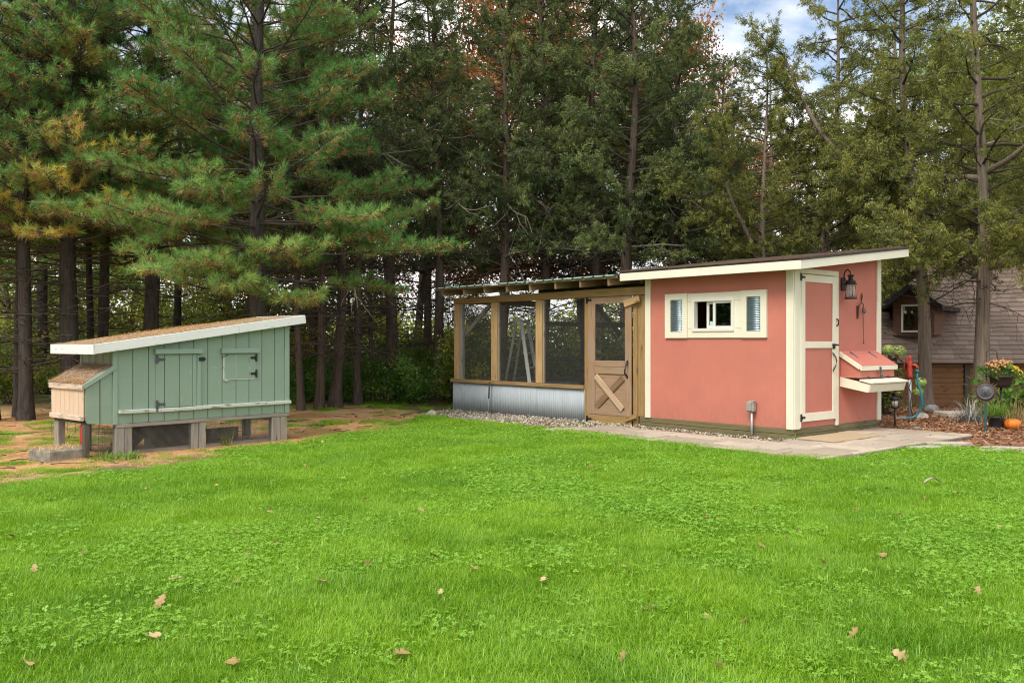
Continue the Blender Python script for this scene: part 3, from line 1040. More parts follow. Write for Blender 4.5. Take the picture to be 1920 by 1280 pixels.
# ------------------------------------------------------------------ fixtures that hang on the shed
def build_fixtures():
    t = thing('wall_lantern', 'black carriage lantern with seeded glass on the red wall beside the door', 'lantern', WS(0.0, 1.33, 1.9), SA)
    y = -0.05
    box('back_plate', t, 0.0, 0.028, y - 0.055, y + 0.055, 0.125, 0.305, M['black_metal'], 0.008)
    pts = [(0.028, y, 0.26)] + [(0.075 - 0.05 * math.cos(a), y, 0.33 + 0.085 * math.sin(a)) for a in np.linspace(0.0, PI, 9)] + [(0.125, y, 0.325)]
    tube('gooseneck', t, pts, 0.009, M['black_metal'], 8)
    cx = 0.125
    lathe('cap', t, [(0.012, 0.345), (0.045, 0.34), (0.045, 0.325), (0.033, 0.318), (0.033, 0.27), (0.064, 0.262), (0.070, 0.235), (0.064, 0.228)], M['black_metal'], 20, (cx, y, 0))
    lathe('glass_shade', t, [(0.052, 0.228), (0.055, 0.20), (0.068, 0.10), (0.070, 0.028)], M['lamp_glass'], 20, (cx, y, 0))
    lathe('lamp_base', t, [(0.082, 0.0), (0.087, 0.010), (0.082, 0.022), (0.030, 0.026)], M['black_metal'], 20, (cx, y, 0))
    lathe('collar_ring', t, [(0.084, 0.222), (0.088, 0.214), (0.084, 0.206)], M['black_metal'], 20, (cx, y, 0))
    lathe('bulb', t, [(0.014, 0.03), (0.022, 0.07), (0.024, 0.11), (0.012, 0.14)], M['frost'], 12, (cx, y, 0))
    for k in range(4):
        a = PI / 4 + k * PI / 2
        tube('guard_bar', t, [(cx + 0.058 * math.cos(a), y + 0.058 * math.sin(a), 0.228), (cx + 0.076 * math.cos(a), y + 0.076 * math.sin(a), 0.02)], 0.004, M['black_metal'], 5)

    b = thing('bell_hook', 'rusty scrolled iron hook with a small bell and dangling chain on the red wall', 'bell hook', WS(0.0, 1.70, 1.3), SA)
    box('mount_plate', b, 0.0, 0.010, -0.022, 0.022, 0.33, 0.52, M['rust_iron'], 0.004)
    sc = [(0.012, -0.005, 0.36), (0.02, -0.005, 0.48)] + [(0.03 + 0.02 * math.sin(a / 2), 0.04 - 0.045 * math.cos(a), 0.51 + 0.05 * math.sin(a)) for a in np.linspace(0.1, PI, 8)]
    sc += [(0.05, 0.080 - 0.020 * (1 - k / 7) * 0 - 0.022 * math.sin(k * 0.9) * (1 - k / 8), 0.49 + 0.022 * math.cos(k * 0.9) * (1 - k / 8)) for k in range(8)]
    tube('hook_arm', b, sc, 0.007, M['rust_iron'], 6)
    bl = lathe('bell', b, [(0.036, 0.0), (0.030, 0.012), (0.024, 0.045), (0.014, 0.06), (0.005, 0.068)], M['grey_iron'], 14)
    bl.matrix_local = Matrix.Translation((0.055, 0.095, 0.425)) @ Matrix.Rotation(R(14), 4, 'X')
    tube('clapper', bl, [(0, 0, 0.03), (0, 0, -0.02)], [0.004, 0.009], M['rust_iron'], 6)
    for k in range(16):
        z = 0.42 - k * 0.027
        pts = []
        for j in range(8):
            a = 2 * PI * j / 7
            w, hh = 0.007 * math.cos(a), 0.017 * math.sin(a)
            pts.append((0.05 + (w if k % 2 else 0), 0.070 + (0 if k % 2 else w) + 0.001 * k, z + hh))
        tube('chain_link', b, pts, 0.0024, M['rust_iron'], 4)
    tube('chain_knot', b, [(0.05, 0.083, 0.005), (0.055, 0.100, -0.015), (0.05, 0.075, -0.02), (0.05, 0.095, -0.035), (0.05, 0.084, 0.0)], 0.006, M['rust_iron'], 5)

    f = thing('wall_ornament', 'thin rusty twig shaped ornament fixed above the bell hook', 'ornament', WS(0.0, 1.81, 1.87), SA)
    tube('stem', f, [(0.006, 0, 0.0), (0.008, 0.004, 0.06), (0.008, -0.002, 0.135)], [0.005, 0.004, 0.003], M['rust_iron'], 5)
    for a, b_, h in ((-0.024, 0.05, 0.11), (0.026, 0.06, 0.12), (0.012, 0.07, 0.145)):
        tube('twig', f, [(0.008, 0.0, 0.02), (0.01, a * 0.6, b_), (0.01, a, h)], [0.004, 0.0035, 0.002], M['rust_iron'], 5)

    o = thing('outlet_box', 'weathered grey outlet box on a conduit stub by the red wall', 'outlet box', WS(-0.615, -0.055, 0.0), SA)
    tube('conduit', o, [(0.01, 0, -0.05), (0.01, 0, 0.345)], 0.018, M['pipe'], 10)
    box('junction_box', o, -0.055, 0.055, -0.035, 0.04, 0.335, 0.47, M['outlet'], 0.008)
    box('cover_flap', o, -0.048, 0.030, -0.052, -0.0355, 0.345, 0.462, M['outlet'], 0.006)
    box('top_lip', o, -0.03, 0.06, -0.03, 0.04, 0.4705, 0.485, M['outlet'], 0.004)

    d = thing('door_mat', 'flat tan coir mat on the pavers before the shed door', 'door mat', WS(0.43, 0.40, 0.0), SA)
    mm, nt, bs = new_mat('coir_mat')
    g = nt.nodes.new('ShaderNodeNewGeometry')
    f1 = noise(nt, g.outputs['Position'], 60, 4)
    f2 = noise(nt, g.outputs['Position'], 5, 4)
    nt.links.new(mixc(nt, f2, ramp(nt, f1, [(0.3, (0.27, 0.18, 0.09)), (0.7, (0.50, 0.37, 0.21))]), (0.42, 0.33, 0.22)), bs.inputs['Base Color'])
    bs.inputs['Roughness'].default_value = 1
    bump(nt, bs, f1, 0.8, 0.01)
    box('mat_body', d, -0.28, 0.27, -0.55, 0.62, 0.022, 0.040, mm, 0.004)


build_fixtures()


# ------------------------------------------------------------------ chicken run joined to the shed
def build_run():
    t = thing('chicken_run', 'screened timber chicken run with corrugated skirt and green metal roof', 'chicken run', SO, SA)
    XL, XR, YB = -7.42, -2.575, 2.25
    zt = lambda y: 2.315 + 0.10 * (y + 0.35)
    z_r = lambda y: zt(y) - 0.018
    F = (0, -1, 0)
    # front posts and door posts
    for (a, b, m) in ((-7.42, -7.29, 'timber_new'), (-6.295, -6.13, 'timber_new'), (-5.075, -4.915, 'timber_new')):
        box('post', t, a, b, 0.0, 0.10, 0.575, 2.018, M[m], 0.005)
    box('post', t, -3.865, -3.772, -0.012, 0.09, -0.03, 2.018, M['timber'], 0.005)
    box('post', t, -2.812, -2.722, -0.008, 0.09, -0.03, 2.018, M['timber'], 0.005)
    box('post', t, -2.718, -2.565, 0.006, 0.10, 0.135, 2.018, M['timber'], 0.005)
    box('post', t, -7.285, -7.20, 0.02, 0.10, 0.0, 2.018, M['grey_wood'], 0.005)
    # lintel in two lengths, one lapped 2 cm proud
    box('lintel', t, -7.44, -4.32, 0.002, 0.10, 2.021, 2.146, M['timber'], 0.006)
    box('lintel', t, -4.36, -2.562, -0.022, -0.001, 2.021, 2.150, M['timber'], 0.006)
    box('lintel', t, -4.317, -2.562, 0.002, 0.10, 2.021, 2.140, M['timber'], 0.006)
    # sill and corrugated skirt
    box('sill', t, -7.49, -3.868, -0.045, 0.09, 0.512, 0.572, M['timber'], 0.006)
    for a, b in ((-7.45, -6.235), (-6.245, -5.04), (-5.05, -3.868)):
        corrugated('skirt_panel', t, a, b, -0.05, 0.51, 0.045, 0.008, M['corr'], 'y', -0.004 if a != -6.245 else -0.008, 'z')
    box('ground_board', t, -7.43, -3.87, 0.012, 0.05, -0.05, 0.06, M['base_wood'], 0.004)
    # screens
    for a, b in ((-7.288, -6.297), (-6.128, -5.077), (-4.913, -3.867)):
        box('screen', t, a, b, 0.056, 0.058, 0.573, 2.020, M['screen'], 0)
        box('screen_stop', t, a, a + 0.03, 0.028, 0.054, 0.575, 2.018, M['grey_wood'], 0.003)
        box('screen_stop', t, b - 0.03, b, 0.028, 0.054, 0.575, 2.018, M['dark_wood'], 0.003)
    # rear and left walls
    zb = z_r(YB)
    for x in (-7.42, -6.2, -5.0, -3.86, -2.70):
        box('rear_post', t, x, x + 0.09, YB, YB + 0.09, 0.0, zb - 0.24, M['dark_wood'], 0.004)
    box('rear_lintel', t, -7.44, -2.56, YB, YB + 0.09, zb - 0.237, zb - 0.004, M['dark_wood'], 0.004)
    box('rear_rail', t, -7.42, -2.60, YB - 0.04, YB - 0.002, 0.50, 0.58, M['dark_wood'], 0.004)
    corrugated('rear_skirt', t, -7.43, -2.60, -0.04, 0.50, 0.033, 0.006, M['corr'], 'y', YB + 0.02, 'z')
    corrugated('side_skirt', t, 0.05, YB, -0.05, 0.51, 0.033, 0.006, M['corr'], 'x', -7.432, 'z')
    box('side_sill', t, -7.47, -7.38, 0.104, YB, 0.512, 0.57, M['timber'], 0.004)
    box('side_lintel', t, -7.43, -7.35, 0.104, YB - 0.003, 2.03, 2.14, M['timber'], 0.004)
    box('side_screen', t, -7.392, -7.390, 0.104, YB, 0.575, 2.028, M['screen'], 0)
    board('corner_brace', t, (-7.27, 0.14, 1.42), (-6.42, 0.14, 2.02), 0.085, 0.04, F, M['grey_wood'])
    board('corner_brace', t, (-5.75, 2.20, 2.06), (-5.08, 2.20, 1.42), 0.09, 0.04, F, M['dark_wood'])
    # rafters and metal roof
    for x in (-7.38, -6.72, -6.11, -5.49, -4.88, -4.25, -3.67, -3.05, -2.66):
        y_f = -0.315 if x < -2.9 else 0.02
        board('rafter', t, (x, y_f, z_r(y_f) - 0.072), (x, YB + 0.2, z_r(YB + 0.2) - 0.072), 0.040, 0.118, (0, -0.1, 1), M['rafter'])
    board('eave_batten', t, (-7.62, -0.333, zt(-0.333) - 0.022), (-2.84, -0.333, zt(-0.333) - 0.022), 0.030, 0.020, F, M['rafter'])
    V, Fc = [], []
    nx = int((7.66 - 2.835) / 0.06)
    prof = []
    x = -7.66
    while x < -2.86:
        for dx, h in ((0.0, 0.0), (0.17, 0.0), (0.185, 0.018), (0.215, 0.018), (0.23, 0.0)):
            prof.append((x + dx, h))
        x += 0.23
    prof = [p for p in prof if p[0] < -2.832]
    for (px, h) in prof:
        V += [(px, -0.375, zt(-0.375) + h), (px, YB + 0.25, zt(YB + 0.25) + h)]
    for i in range(len(prof) - 1):
        Fc.append((2 * i, 2 * i + 2, 2 * i + 3, 2 * i + 1))
    ro = meshobj('metal_roof', t, V, Fc, M['roof_green'])
    s = ro.modifiers.new('thickness', 'SOLIDIFY')
    s.thickness = 0.004
    s.offset = 1
    # door
    d = thing('door', None, None)
    d.parent = t
    DW, DP, DD = M['door_wood'], M['door_pale'], M['door_dark']
    box('stile', d, -3.758, -3.602, -0.045, -0.014, 0.115, 2.012, DW, 0.005)
    box('stile', d, -2.948, -2.820, -0.045, -0.014, 0.115, 2.012, DW, 0.005)
    box('rail', d, -3.600, -2.950, -0.044, -0.014, 1.905, 2.012, DW, 0.005)
    box('rail', d, -3.600, -2.950, -0.044, -0.014, 0.895, 0.992, DW, 0.005)
    box('rail', d, -3.600, -2.950, -0.044, -0.014, 0.778, 0.892, DW, 0.005)
    box('rail', d, -3.600, -2.950, -0.044, -0.014, 0.118, 0.21, DW, 0.005)
    box('kick_board', d, -3.755, -2.822, -0.043, -0.014, -0.045, 0.112, M['timber'], 0.005)
    box('lower_panel', d, -3.602, -2.948, -0.026, -0.015, 0.21, 0.778, DW, 0.001)
    box('screen', d, -3.603, -2.947, -0.030, -0.028, 0.99, 1.907, M['screen'], 0)
    board('brace', d, (-2.985, -0.040, 0.73), (-3.57, -0.040, 0.245), 0.105, 0.018, F, DD, 0.008)
    board('brace', d, (-3.575, -0.056, 0.745), (-2.985, -0.056, 0.225), 0.105, 0.016, F, DP, 0.010)
    hp = [(-2.885, -0.047, 1.005), (-2.885, -0.06, 0.975), (-2.872, -0.095, 0.93), (-2.89, -0.105, 0.86), (-2.905, -0.095, 0.80), (-2.89, -0.060, 0.755), (-2.888, -0.047, 0.72)]
    tube('handle', d, hp, [0.006, 0.02, 0.014, 0.012, 0.012, 0.019, 0.006], M['black_metal'], 8)
    for z in (1.975, 0.035):
        h = t_hinge(d, (-3.775, -0.046, 0), z, None, (1, 0, 0), F)
        h.scale = (1, 1, 1)
    # stop blocks that turn across the door edge
    board('turn_block', t, (-2.945, -0.062, 1.885), (-2.635, -0.062, 1.965), 0.105, 0.03, F, M['timber_new'], 0.006)
    board('turn_block', t, (-2.93, -0.060, 0.065), (-2.71, -0.060, 0.14), 0.07, 0.03, F, M['timber'], 0.006)
    # downspout like green stake at the front
    st = thing('garden_stake', 'thin rusty green stake standing against the corrugated skirt', 'stake', WS(-6.24, -0.10, 0), SA)
    tube('rod', st, [(0, 0, -0.05), (0.0, 0, 0.25)], 0.012, M['roof_green'], 6)
    tube('rod_top', st, [(0, 0, 0.25), (0.0, 0.02, 0.56)], 0.014, M['rust_iron'], 6)

    # things inside
    l = thing('step_ladder', 'grey aluminium step ladder standing open inside the screened run', 'ladder', (0.19, 17.2, 0.0), R(63))
    tops = {}
    for sx in (-1, 1):
        for sy, off, m in ((-1, -0.34, 'ladder'), (1, 0.36, 'pipe')):
            board('rail', l, (sx * 0.20, off, 0.0), (sx * 0.13, sy * 0.05, 1.68), 0.07 if m == 'ladder' else 0.045, 0.025, (1, 0, 0), M[m], 0.004)
    for k in range(5):
        f = (k + 1) / 6
        box('step', l, -0.19 + 0.05 * f, 0.19 - 0.05 * f, -0.34 + 0.29 * f - 0.03, -0.34 + 0.29 * f + 0.05, 0.27 * (k + 1) - 0.012, 0.27 * (k + 1) + 0.012, M['ladder'], 0.003)
    for k in range(3):
        f = (k + 1) / 5
        board('back_brace', l, (-0.19 + 0.05 * f, 0.36 - 0.31 * f, 0.33 * (k + 1)), (0.19 - 0.05 * f, 0.36 - 0.31 * f, 0.33 * (k + 1)), 0.03, 0.015, F, M['pipe'], 0.002)
    box('top_cap', l, -0.16, 0.16, -0.10, 0.10, 1.66, 1.70, M['ladder'], 0.006)
    rnd = random.Random(8)

    def log(label, p0, p1, r):
        n = 7
        P = [Vector(p0).lerp(Vector(p1), i / (n - 1)) + Vector((0, rnd.uniform(-.03, .03), rnd.uniform(-.025, .025))) for i in range(n)]
        V, Fk = tube_geo(P, [r * rnd.uniform(0.85, 1.1) for _ in P], 8)
        o = meshobj('roost_log', None, V, Fk, M['cedar_bark'], True)
        o.location = SO
        o.rotation_euler = (0, 0, SA)
        tag(o, label, 'roost', 'natural log roosts across the run')
    log('thick bark log roost high across the middle of the run', (-6.2, 1.2, 1.62), (-2.8, 1.5, 1.60), 0.05)
    log('bark log roost at waist height behind the ladder', (-7.2, 1.75, 0.98), (-2.8, 1.75, 1.00), 0.045)
    log('short low log roost behind the screened door bay', (-5.4, 1.3, 0.78), (-2.8, 1.35, 0.80), 0.04)
    fd = thing('hanging_feeder', 'black round hanging feeder seen dimly through the door screen', 'feeder', WS(-3.15, 1.0, 1.05), SA)
    lathe('hopper', fd, [(0.15, 0.0), (0.17, 0.05), (0.13, 0.08), (0.13, 0.36), (0.19, 0.38), (0.19, 0.41), (0.03, 0.50)], M['plastic_black'], 18)
    tube('hanger', fd, [(0, 0, 0.5), (0, 0, 1.12)], 0.006, M['rust_iron'], 5)
    bn = thing('roost_shelf', 'dark plank shelf on posts in the far corner of the run', 'shelf', WS(-3.75, 1.7, 0), SA)
    box('shelf_board', bn, -0.9, 0.75, -0.25, 0.25, 0.86, 0.90, M['dark_wood'])
    for x in (-0.85, 0.66):
        box('leg', bn, x, x + 0.07, -0.22, -0.15, 0.0, 0.857, M['dark_wood'])
        box('leg', bn, x, x + 0.07, 0.15, 0.22, 0.0, 0.857, M['dark_wood'])
    box('back_board', bn, 0.1, 0.75, 0.26, 0.29, 0.9, 1.5, M['dark_wood'])


build_run()


# ------------------------------------------------------------------ small green coop
CO = Vector((-4.554, 10.42, 0.0))
CA = math.atan2(0.742, 0.670)


def CW(x, y, z=0.0):
    c, s = math.cos(CA), math.sin(CA)
    return (CO.x + c * x - s * y, CO.y + s * x + c * y, z)


def needle_pile(name, par, pts, length, seed, up=0.3, n_up=0.02):
    """dry needles strewn on a surface; pts = list of (point, normal)"""
    rng = np.random.default_rng(seed)
    P = np.array([p for p in pts], dtype=float)
    n = len(P)
    a = rng.uniform(0, 2 * PI, n)
    el = rng.uniform(-0.02, up, n)
    D = np.stack([np.cos(a) * np.cos(el), np.sin(a) * np.cos(el), np.sin(el)], 1)
    Sd = np.stack([-np.sin(a), np.cos(a), np.zeros(n)], 1)
    L = rng.uniform(0.5, 1.1, n)[:, None] * length
    V = np.stack([P - Sd * 0.0022 - D * L * 0.5, P + Sd * 0.0022 - D * L * 0.5, P + D * L * 0.5 + np.array([0, 0, n_up])], 1).reshape(-1, 3)
    T = np.arange(3 * n).reshape(-1, 3)
    me = mesh_np(name, V, T, None, M['litter'], np.repeat(rng.uniform(0, 1, n), 3))
    o = obj_me(name, me, par)
    o['kind'] = 'stuff'
    return o


def build_coop():
    t = thing('chicken_coop', 'small sage green chicken coop on wooden posts with white edged sloping roof', 'chicken coop', CO, CA)
    F = (0, -1, 0)
    zt = lambda x: 1.262 + 0.1375 * (x + 0.296)
    W = 2.33
    D = 0.95
    G, GD, GW = M['green'], M['green_dk'], M['grey_wood']
    und = lambda x: zt(x) - 0.045
    # dark core walls behind the planks
    prism('inner_wall', t, [(0.004, 0.35), (W - 0.004, 0.35), (W - 0.004, und(W) - 0.002), (0.004, und(0) - 0.002)], 'y', 0.016, 0.03, M['dark_wood'])
    # front planks with open grooves
    gx = [0.022, 0.20, 0.391, 0.583, 0.771, 0.964, 1.151, 1.347, 1.543, 1.729, 1.92, 2.113, 2.262]
    for a, b in zip(gx[:-1], gx[1:]):
        a2, b2 = a + 0.0045, b - 0.0045
        V = []
        for y in (0.0, 0.015):
            V += [(a2, y, 0.352), (b2, y, 0.352), (b2, y, und(b2)), (a2, y, und(a2))]
        meshobj('plank', t, V, [(0, 1, 2, 3), (7, 6, 5, 4), (0, 4, 5, 1), (1, 5, 6, 2), (3, 2, 6, 7), (0, 3, 7, 4)], M['green'])
    box('corner_trim', t, -0.037, 0.020, -0.012, 0.012, 0.345, und(-0.037) - 0.006, GD)
    prism('corner_trim', t, [(2.263, 0.352), (2.335, 0.352), (2.335, und(2.335)), (2.263, und(2.263))], 'y', -0.010, 0.014, GD)
    # other walls
    prism('end_wall', t, [(0.018, 0.352), (D, 0.352), (D, und(0.0)), (0.018, und(0.0))], 'x', 0.0, 0.02, G)
    prism('end_wall', t, [(0.032, 0.352), (D, 0.352), (D, und(W) - 0.004), (0.032, und(W) - 0.004)], 'x', W - 0.02, W, G)
    prism('rear_wall', t, [(0.0, 0.352), (W, 0.352), (W, und(W)), (0.0, und(0))], 'y', D, D + 0.02, G)
    for y in (0.14, 0.33, 0.52, 0.71, 0.9):
        box('batten', t, -0.008, -0.001, y, y + 0.02, 1.02, und(0) - 0.01, GD, 0.001)
    box('floor', t, 0.022, W - 0.022, 0.032, D - 0.002, 0.352, 0.37, M['dark_wood'])
    # roof
    xa, xb, ya, yb = -0.285, 2.51, -0.092, 1.06
    V = []
    for d in (0.0, 0.042):
        V += [(xa, ya, zt(xa) - d), (xb, ya, zt(xb) - d), (xb, yb, zt(xb) - d), (xa, yb, zt(xa) - d)]
    rf = meshobj('roof', t, V, [(0, 1, 2, 3), (7, 6, 5, 4), (0, 4, 5, 1), (1, 5, 6, 2), (2, 6, 7, 3), (3, 7, 4, 0)], M['grey_wood'])
    xm = 1.52
    board('fascia', t, (-0.296, -0.104, zt(-0.296) - 0.05), (xm, -0.104, zt(xm) - 0.05), 0.108, 0.022, F, M['white'])
    board('fascia', t, (xm + 0.002, -0.104, zt(xm) - 0.05), (2.522, -0.104, zt(2.522) - 0.05), 0.108, 0.022, F, M['white'])
    board('fascia', t, (-0.297, -0.115, zt(-0.297) - 0.052), (-0.297, 1.07, zt(-0.297) - 0.052), 0.112, 0.022, (-1, 0, 0), M['white'])
    board('fascia', t, (2.521, -0.092, zt(2.521) - 0.05), (2.521, 1.07, zt(2.521) - 0.05), 0.108, 0.022, (1, 0, 0), M['white'])
    # door with hood, hinges, bolt
    d = thing('door', None, None)
    d.parent = t
    xs = [0.470, 0.583, 0.771, 0.940]
    for a, b in zip(xs[:-1], xs[1:]):
        box('plank', d, a + 0.004, b - 0.004, -0.010, -0.0005, 0.515, 1.142, G, 0.001)
    box('plank', d, 0.944, 0.998, -0.008, -0.0005, 0.515, 1.142, GD, 0.001)
    box('edge_strip', d, 1.003, 1.046, -0.026, -0.002, 0.50, 1.120, GD, 0.004)
    for z in (1.085, 0.552):
        t_hinge(d, (0.484, -0.011, 0), z, None, (1, 0, 0), F, M['grey_iron'])
    tube('bolt', d, [(1.01, -0.042, 1.083), (1.10, -0.042, 1.085)], 0.008, M['black_metal'], 6)
    box('bolt_plate', d, 1.015, 1.095, -0.034, -0.027, 1.060, 1.108, M['black_metal'], 0.003)
    box('hood', t, 0.455, 1.070, -0.048, -0.001, 1.150, 1.212, GD, 0.004)
    # hatch with hood
    h = thing('hatch', None, None)
    h.parent = t
    for a, b in ((1.372, 1.541), (1.547, 1.722), (1.730, 1.828)):
        box('plank', h, a, b, -0.010, -0.0005, 0.826, 1.142, G, 0.001)
    for x, w in ((1.366, 0.022), (1.544, 0.006), (1.726, 0.008)):
        box('pale_edge', h, x - w / 2, x + w / 2 - 0.002, -0.012, -0.0015, 0.826, 1.138, M['peel'], 0.001)
    box('pale_edge', h, 1.356, 1.832, -0.009, -0.001, 0.814, 0.8245, M['peel'], 0.001)
    for z in (1.09, 0.885):
        t_hinge(h, (1.832, -0.011, 0), z, None, (-0.8, 0, 0), F, M['black_metal'])
    tube('bolt', h, [(1.33, -0.018, 1.10), (1.42, -0.018, 1.13)], 0.006, M['grey_iron'], 6)
    box('stop_block', h, 1.375, 1.415, -0.03, -0.002, 0.80, 0.83, M['peel'], 0.004)
    box('hood', t, 1.325, 1.862, -0.048, -0.001, 1.151, 1.214, GD, 0.004)
    # peeling ledge, in two boards
    board('ledge', t, (0.025, -0.024, 0.488), (0.462, -0.024, 0.486), 0.044, 0.044, F, M['peel'], 0.006)
    board('ledge', t, (0.500, -0.024, 0.482), (1.06, -0.024, 0.485), 0.044, 0.044, F, M['peel'], 0.006)
    board('ledge', t, (1.062, -0.024, 0.490), (2.345, -0.024, 0.492), 0.044, 0.044, F, M['peel'], 0.006)
    # undercarriage
    board('sill_beam', t, (0.0, 0.04, 0.326), (W, 0.04, 0.326), 0.044, 0.09, F, GW, 0.004)
    board('sill_beam', t, (0.0, D - 0.03, 0.326), (W, D - 0.03, 0.326), 0.044, 0.09, F, GW, 0.004)
    for a, b in ((0.0, 0.10), (0.104, 0.20), (0.94, 1.035), (1.04, 1.13), (2.075, 2.20), (2.205, 2.305)):
        dy = 0.0 if abs(a - 0.104) > 0.01 and abs(a - 0.94) > 0.01 else 0.012
        box('post', t, a, b, dy, 0.09, -0.04, 0.302, GW, 0.005)
    for x in (0.0, 0.95, 2.2):
        box('post', t, x, x + 0.1, D - 0.08, D, -0.04, 0.302, M['dark_wood'], 0.005)
    box('ground_rail', t, 0.2, W, 0.05, 0.09, -0.03, 0.025, GW, 0.004)
    for a, b in ((0.2, 0.94), (1.13, 2.075)):
        grid_wires('wire_mesh', t, a, b, 0.02, 0.305, 0.0127, 0.0015, M['dark_wire'], 'y', 0.03)
    grid_wires('wire_mesh', t, 0.09, D, 0.0, 0.305, 0.0127, 0.0015, M['dark_wire'], 'x', 0.05)
    grid_wires('wire_mesh', t, 0.2, W, 0.0, 0.305, 0.025, 0.0014, M['dark_wire'], 'y', D - 0.04)
    # boards stored below
    box('back_plank', t, 0.75, 1.35, D - 0.14, D - 0.10, -0.02, 0.25, M['dark_wood'])
    board('ramp_board', t, (0.30, 0.55, 0.0), (0.62, 0.6, 0.27), 0.30, 0.025, (0.6, 0, 0.8), M['dark_wood'])
    board('ramp_board', t, (0.86, 0.55, 0.0), (0.60, 0.6, 0.27), 0.30, 0.025, (0.6, 0, -0.8), M['dark_wood'])
    box('side_plank', t, 1.40, 2.0, 0.70, 0.73, -0.02, 0.14, M['dark_wood'])
    # nest box on the low end
    nb = thing('nest_box', None, None)
    nb.parent = t
    prism('side_panel', nb, [(-0.338, 0.41), (-0.318, 0.375), (-0.041, 0.352), (-0.041, 0.982), (-0.338, 0.792)], 'y', 0.004, 0.018, G)
    prism('side_panel', nb, [(-0.338, 0.41), (-0.318, 0.375), (-0.002, 0.352), (-0.002, 0.99), (-0.338, 0.79)], 'y', 0.90, 0.915, G)
    box('groove_strip', nb, -0.184, -0.176, 0.0, 0.0035, 0.372, 0.885, M['dark_wood'], 0)
    box('bottom_board', nb, -0.33, -0.002, 0.02, 0.90, 0.37, 0.39, M['dark_wood'])
    ypl = np.linspace(0.018, 0.905, 8)
    for a, b in zip(ypl[:-1], ypl[1:]):
        box('board', nb, -0.358, -0.342, a + 0.004, b - 0.004, 0.415, 0.775, M['peach'], 0.002)
    box('cap_board', nb, -0.384, -0.3595, -0.005, 0.925, 0.752, 0.815, M['peachtrim'], 0.005)
    box('cap_board', nb, -0.380, -0.3595, -0.002, 0.92, 0.405, 0.462, M['peachtrim'], 0.005)
    board('lid', nb, (-0.378, 0.465, 0.812), (-0.006, 0.465, 1.030), 0.94, 0.018, (-0.5, 0, 0.86), M['grey_wood'], 0.003)
    board('lid_edge', nb, (-0.372, -0.016, 0.790), (-0.010, -0.016, 1.005), 0.052, 0.020, F, GD, 0.004)
    board('lid_edge', nb, (-0.372, 0.946, 0.790), (-0.010, 0.946, 1.005), 0.052, 0.020, F, GD, 0.004)
    box('prop_post', t, -0.345, -0.285, 0.02, 0.09, -0.04, 0.368, M['dark_wood'], 0.004)
    box('prop_post', t, -0.33, -0.25, 0.78, 0.90, -0.04, 0.368, GW, 0.004)
    rg = random.Random(2)
    # needles lying on both roofs
    pts = []
    for i in range(15000):
        x = rg.uniform(-0.28, 2.48)
        dens = 0.35 + 0.65 * (1 - abs(x - 0.9) / 1.7)
        if rg.random() > dens:
            continue
        pts.append((x, rg.uniform(-0.085, 1.05), zt(x) + 0.004 + abs(rg.gauss(0, 0.006)) * (1.6 if 0.5 < x < 1.5 else 0.5)))
    needle_pile('pine_needle_litter', rf, pts, 0.085, 3, 0.20, 0.005)
    pts = []
    for i in range(3200):
        f = rg.random() ** 1.7
        x = -0.375 + 0.36 * f
        pts.append((x, rg.uniform(0.0, 0.93), 0.825 + 0.586 * (x + 0.378) + abs(rg.gauss(0, 0.008))))
    needle_pile('pine_needle_litter', nb, pts, 0.075, 4, 0.25, 0.006)
    # red can under the nest box
    rc = thing('red_can', 'small red can tucked under the nest box of the green coop', 'can', CW(-0.27, 0.2))
    lathe('can_body', rc, [(0.045, 0.14), (0.05, 0.15), (0.05, 0.335), (0.045, 0.345)], M['red_enamel'], 14)
    lathe('can_foot', rc, [(0.04, -0.01), (0.04, 0.14)], M['dark_wood'], 10)
    # mossy block step and upright board
    b = thing('concrete_step', 'mossy concrete step covered in pine needles beside the coop', 'step', CW(-0.50, 0.20), CA + R(8))
    box('step_block', b, -0.26, 0.20, -0.16, 0.26, -0.03, 0.105, M['block'], 0.015)
    pts = [(rg.uniform(-0.25, 0.19), rg.uniform(-0.15, 0.25), 0.11 + abs(rg.gauss(0, 0.006))) for _ in range(420)]
    needle_pile('pine_needle_litter', b, pts, 0.08, 9, 0.3)
    f = thing('wire_panel', 'square welded wire panel standing behind the coop nest box', 'fence panel', (-6.55, 12.9, 0), R(14))
    for i in range(9):
        tube('wire', f, [(i * 0.105, 0, -0.03), (i * 0.105, 0, 0.62)], 0.004, M['galv'], 4)
    for i in range(7):
        tube('wire', f, [(-0.03, 0.004, 0.04 + i * 0.095), (0.87, 0.004, 0.04 + i * 0.095)], 0.004, M['galv'], 4)


build_coop()


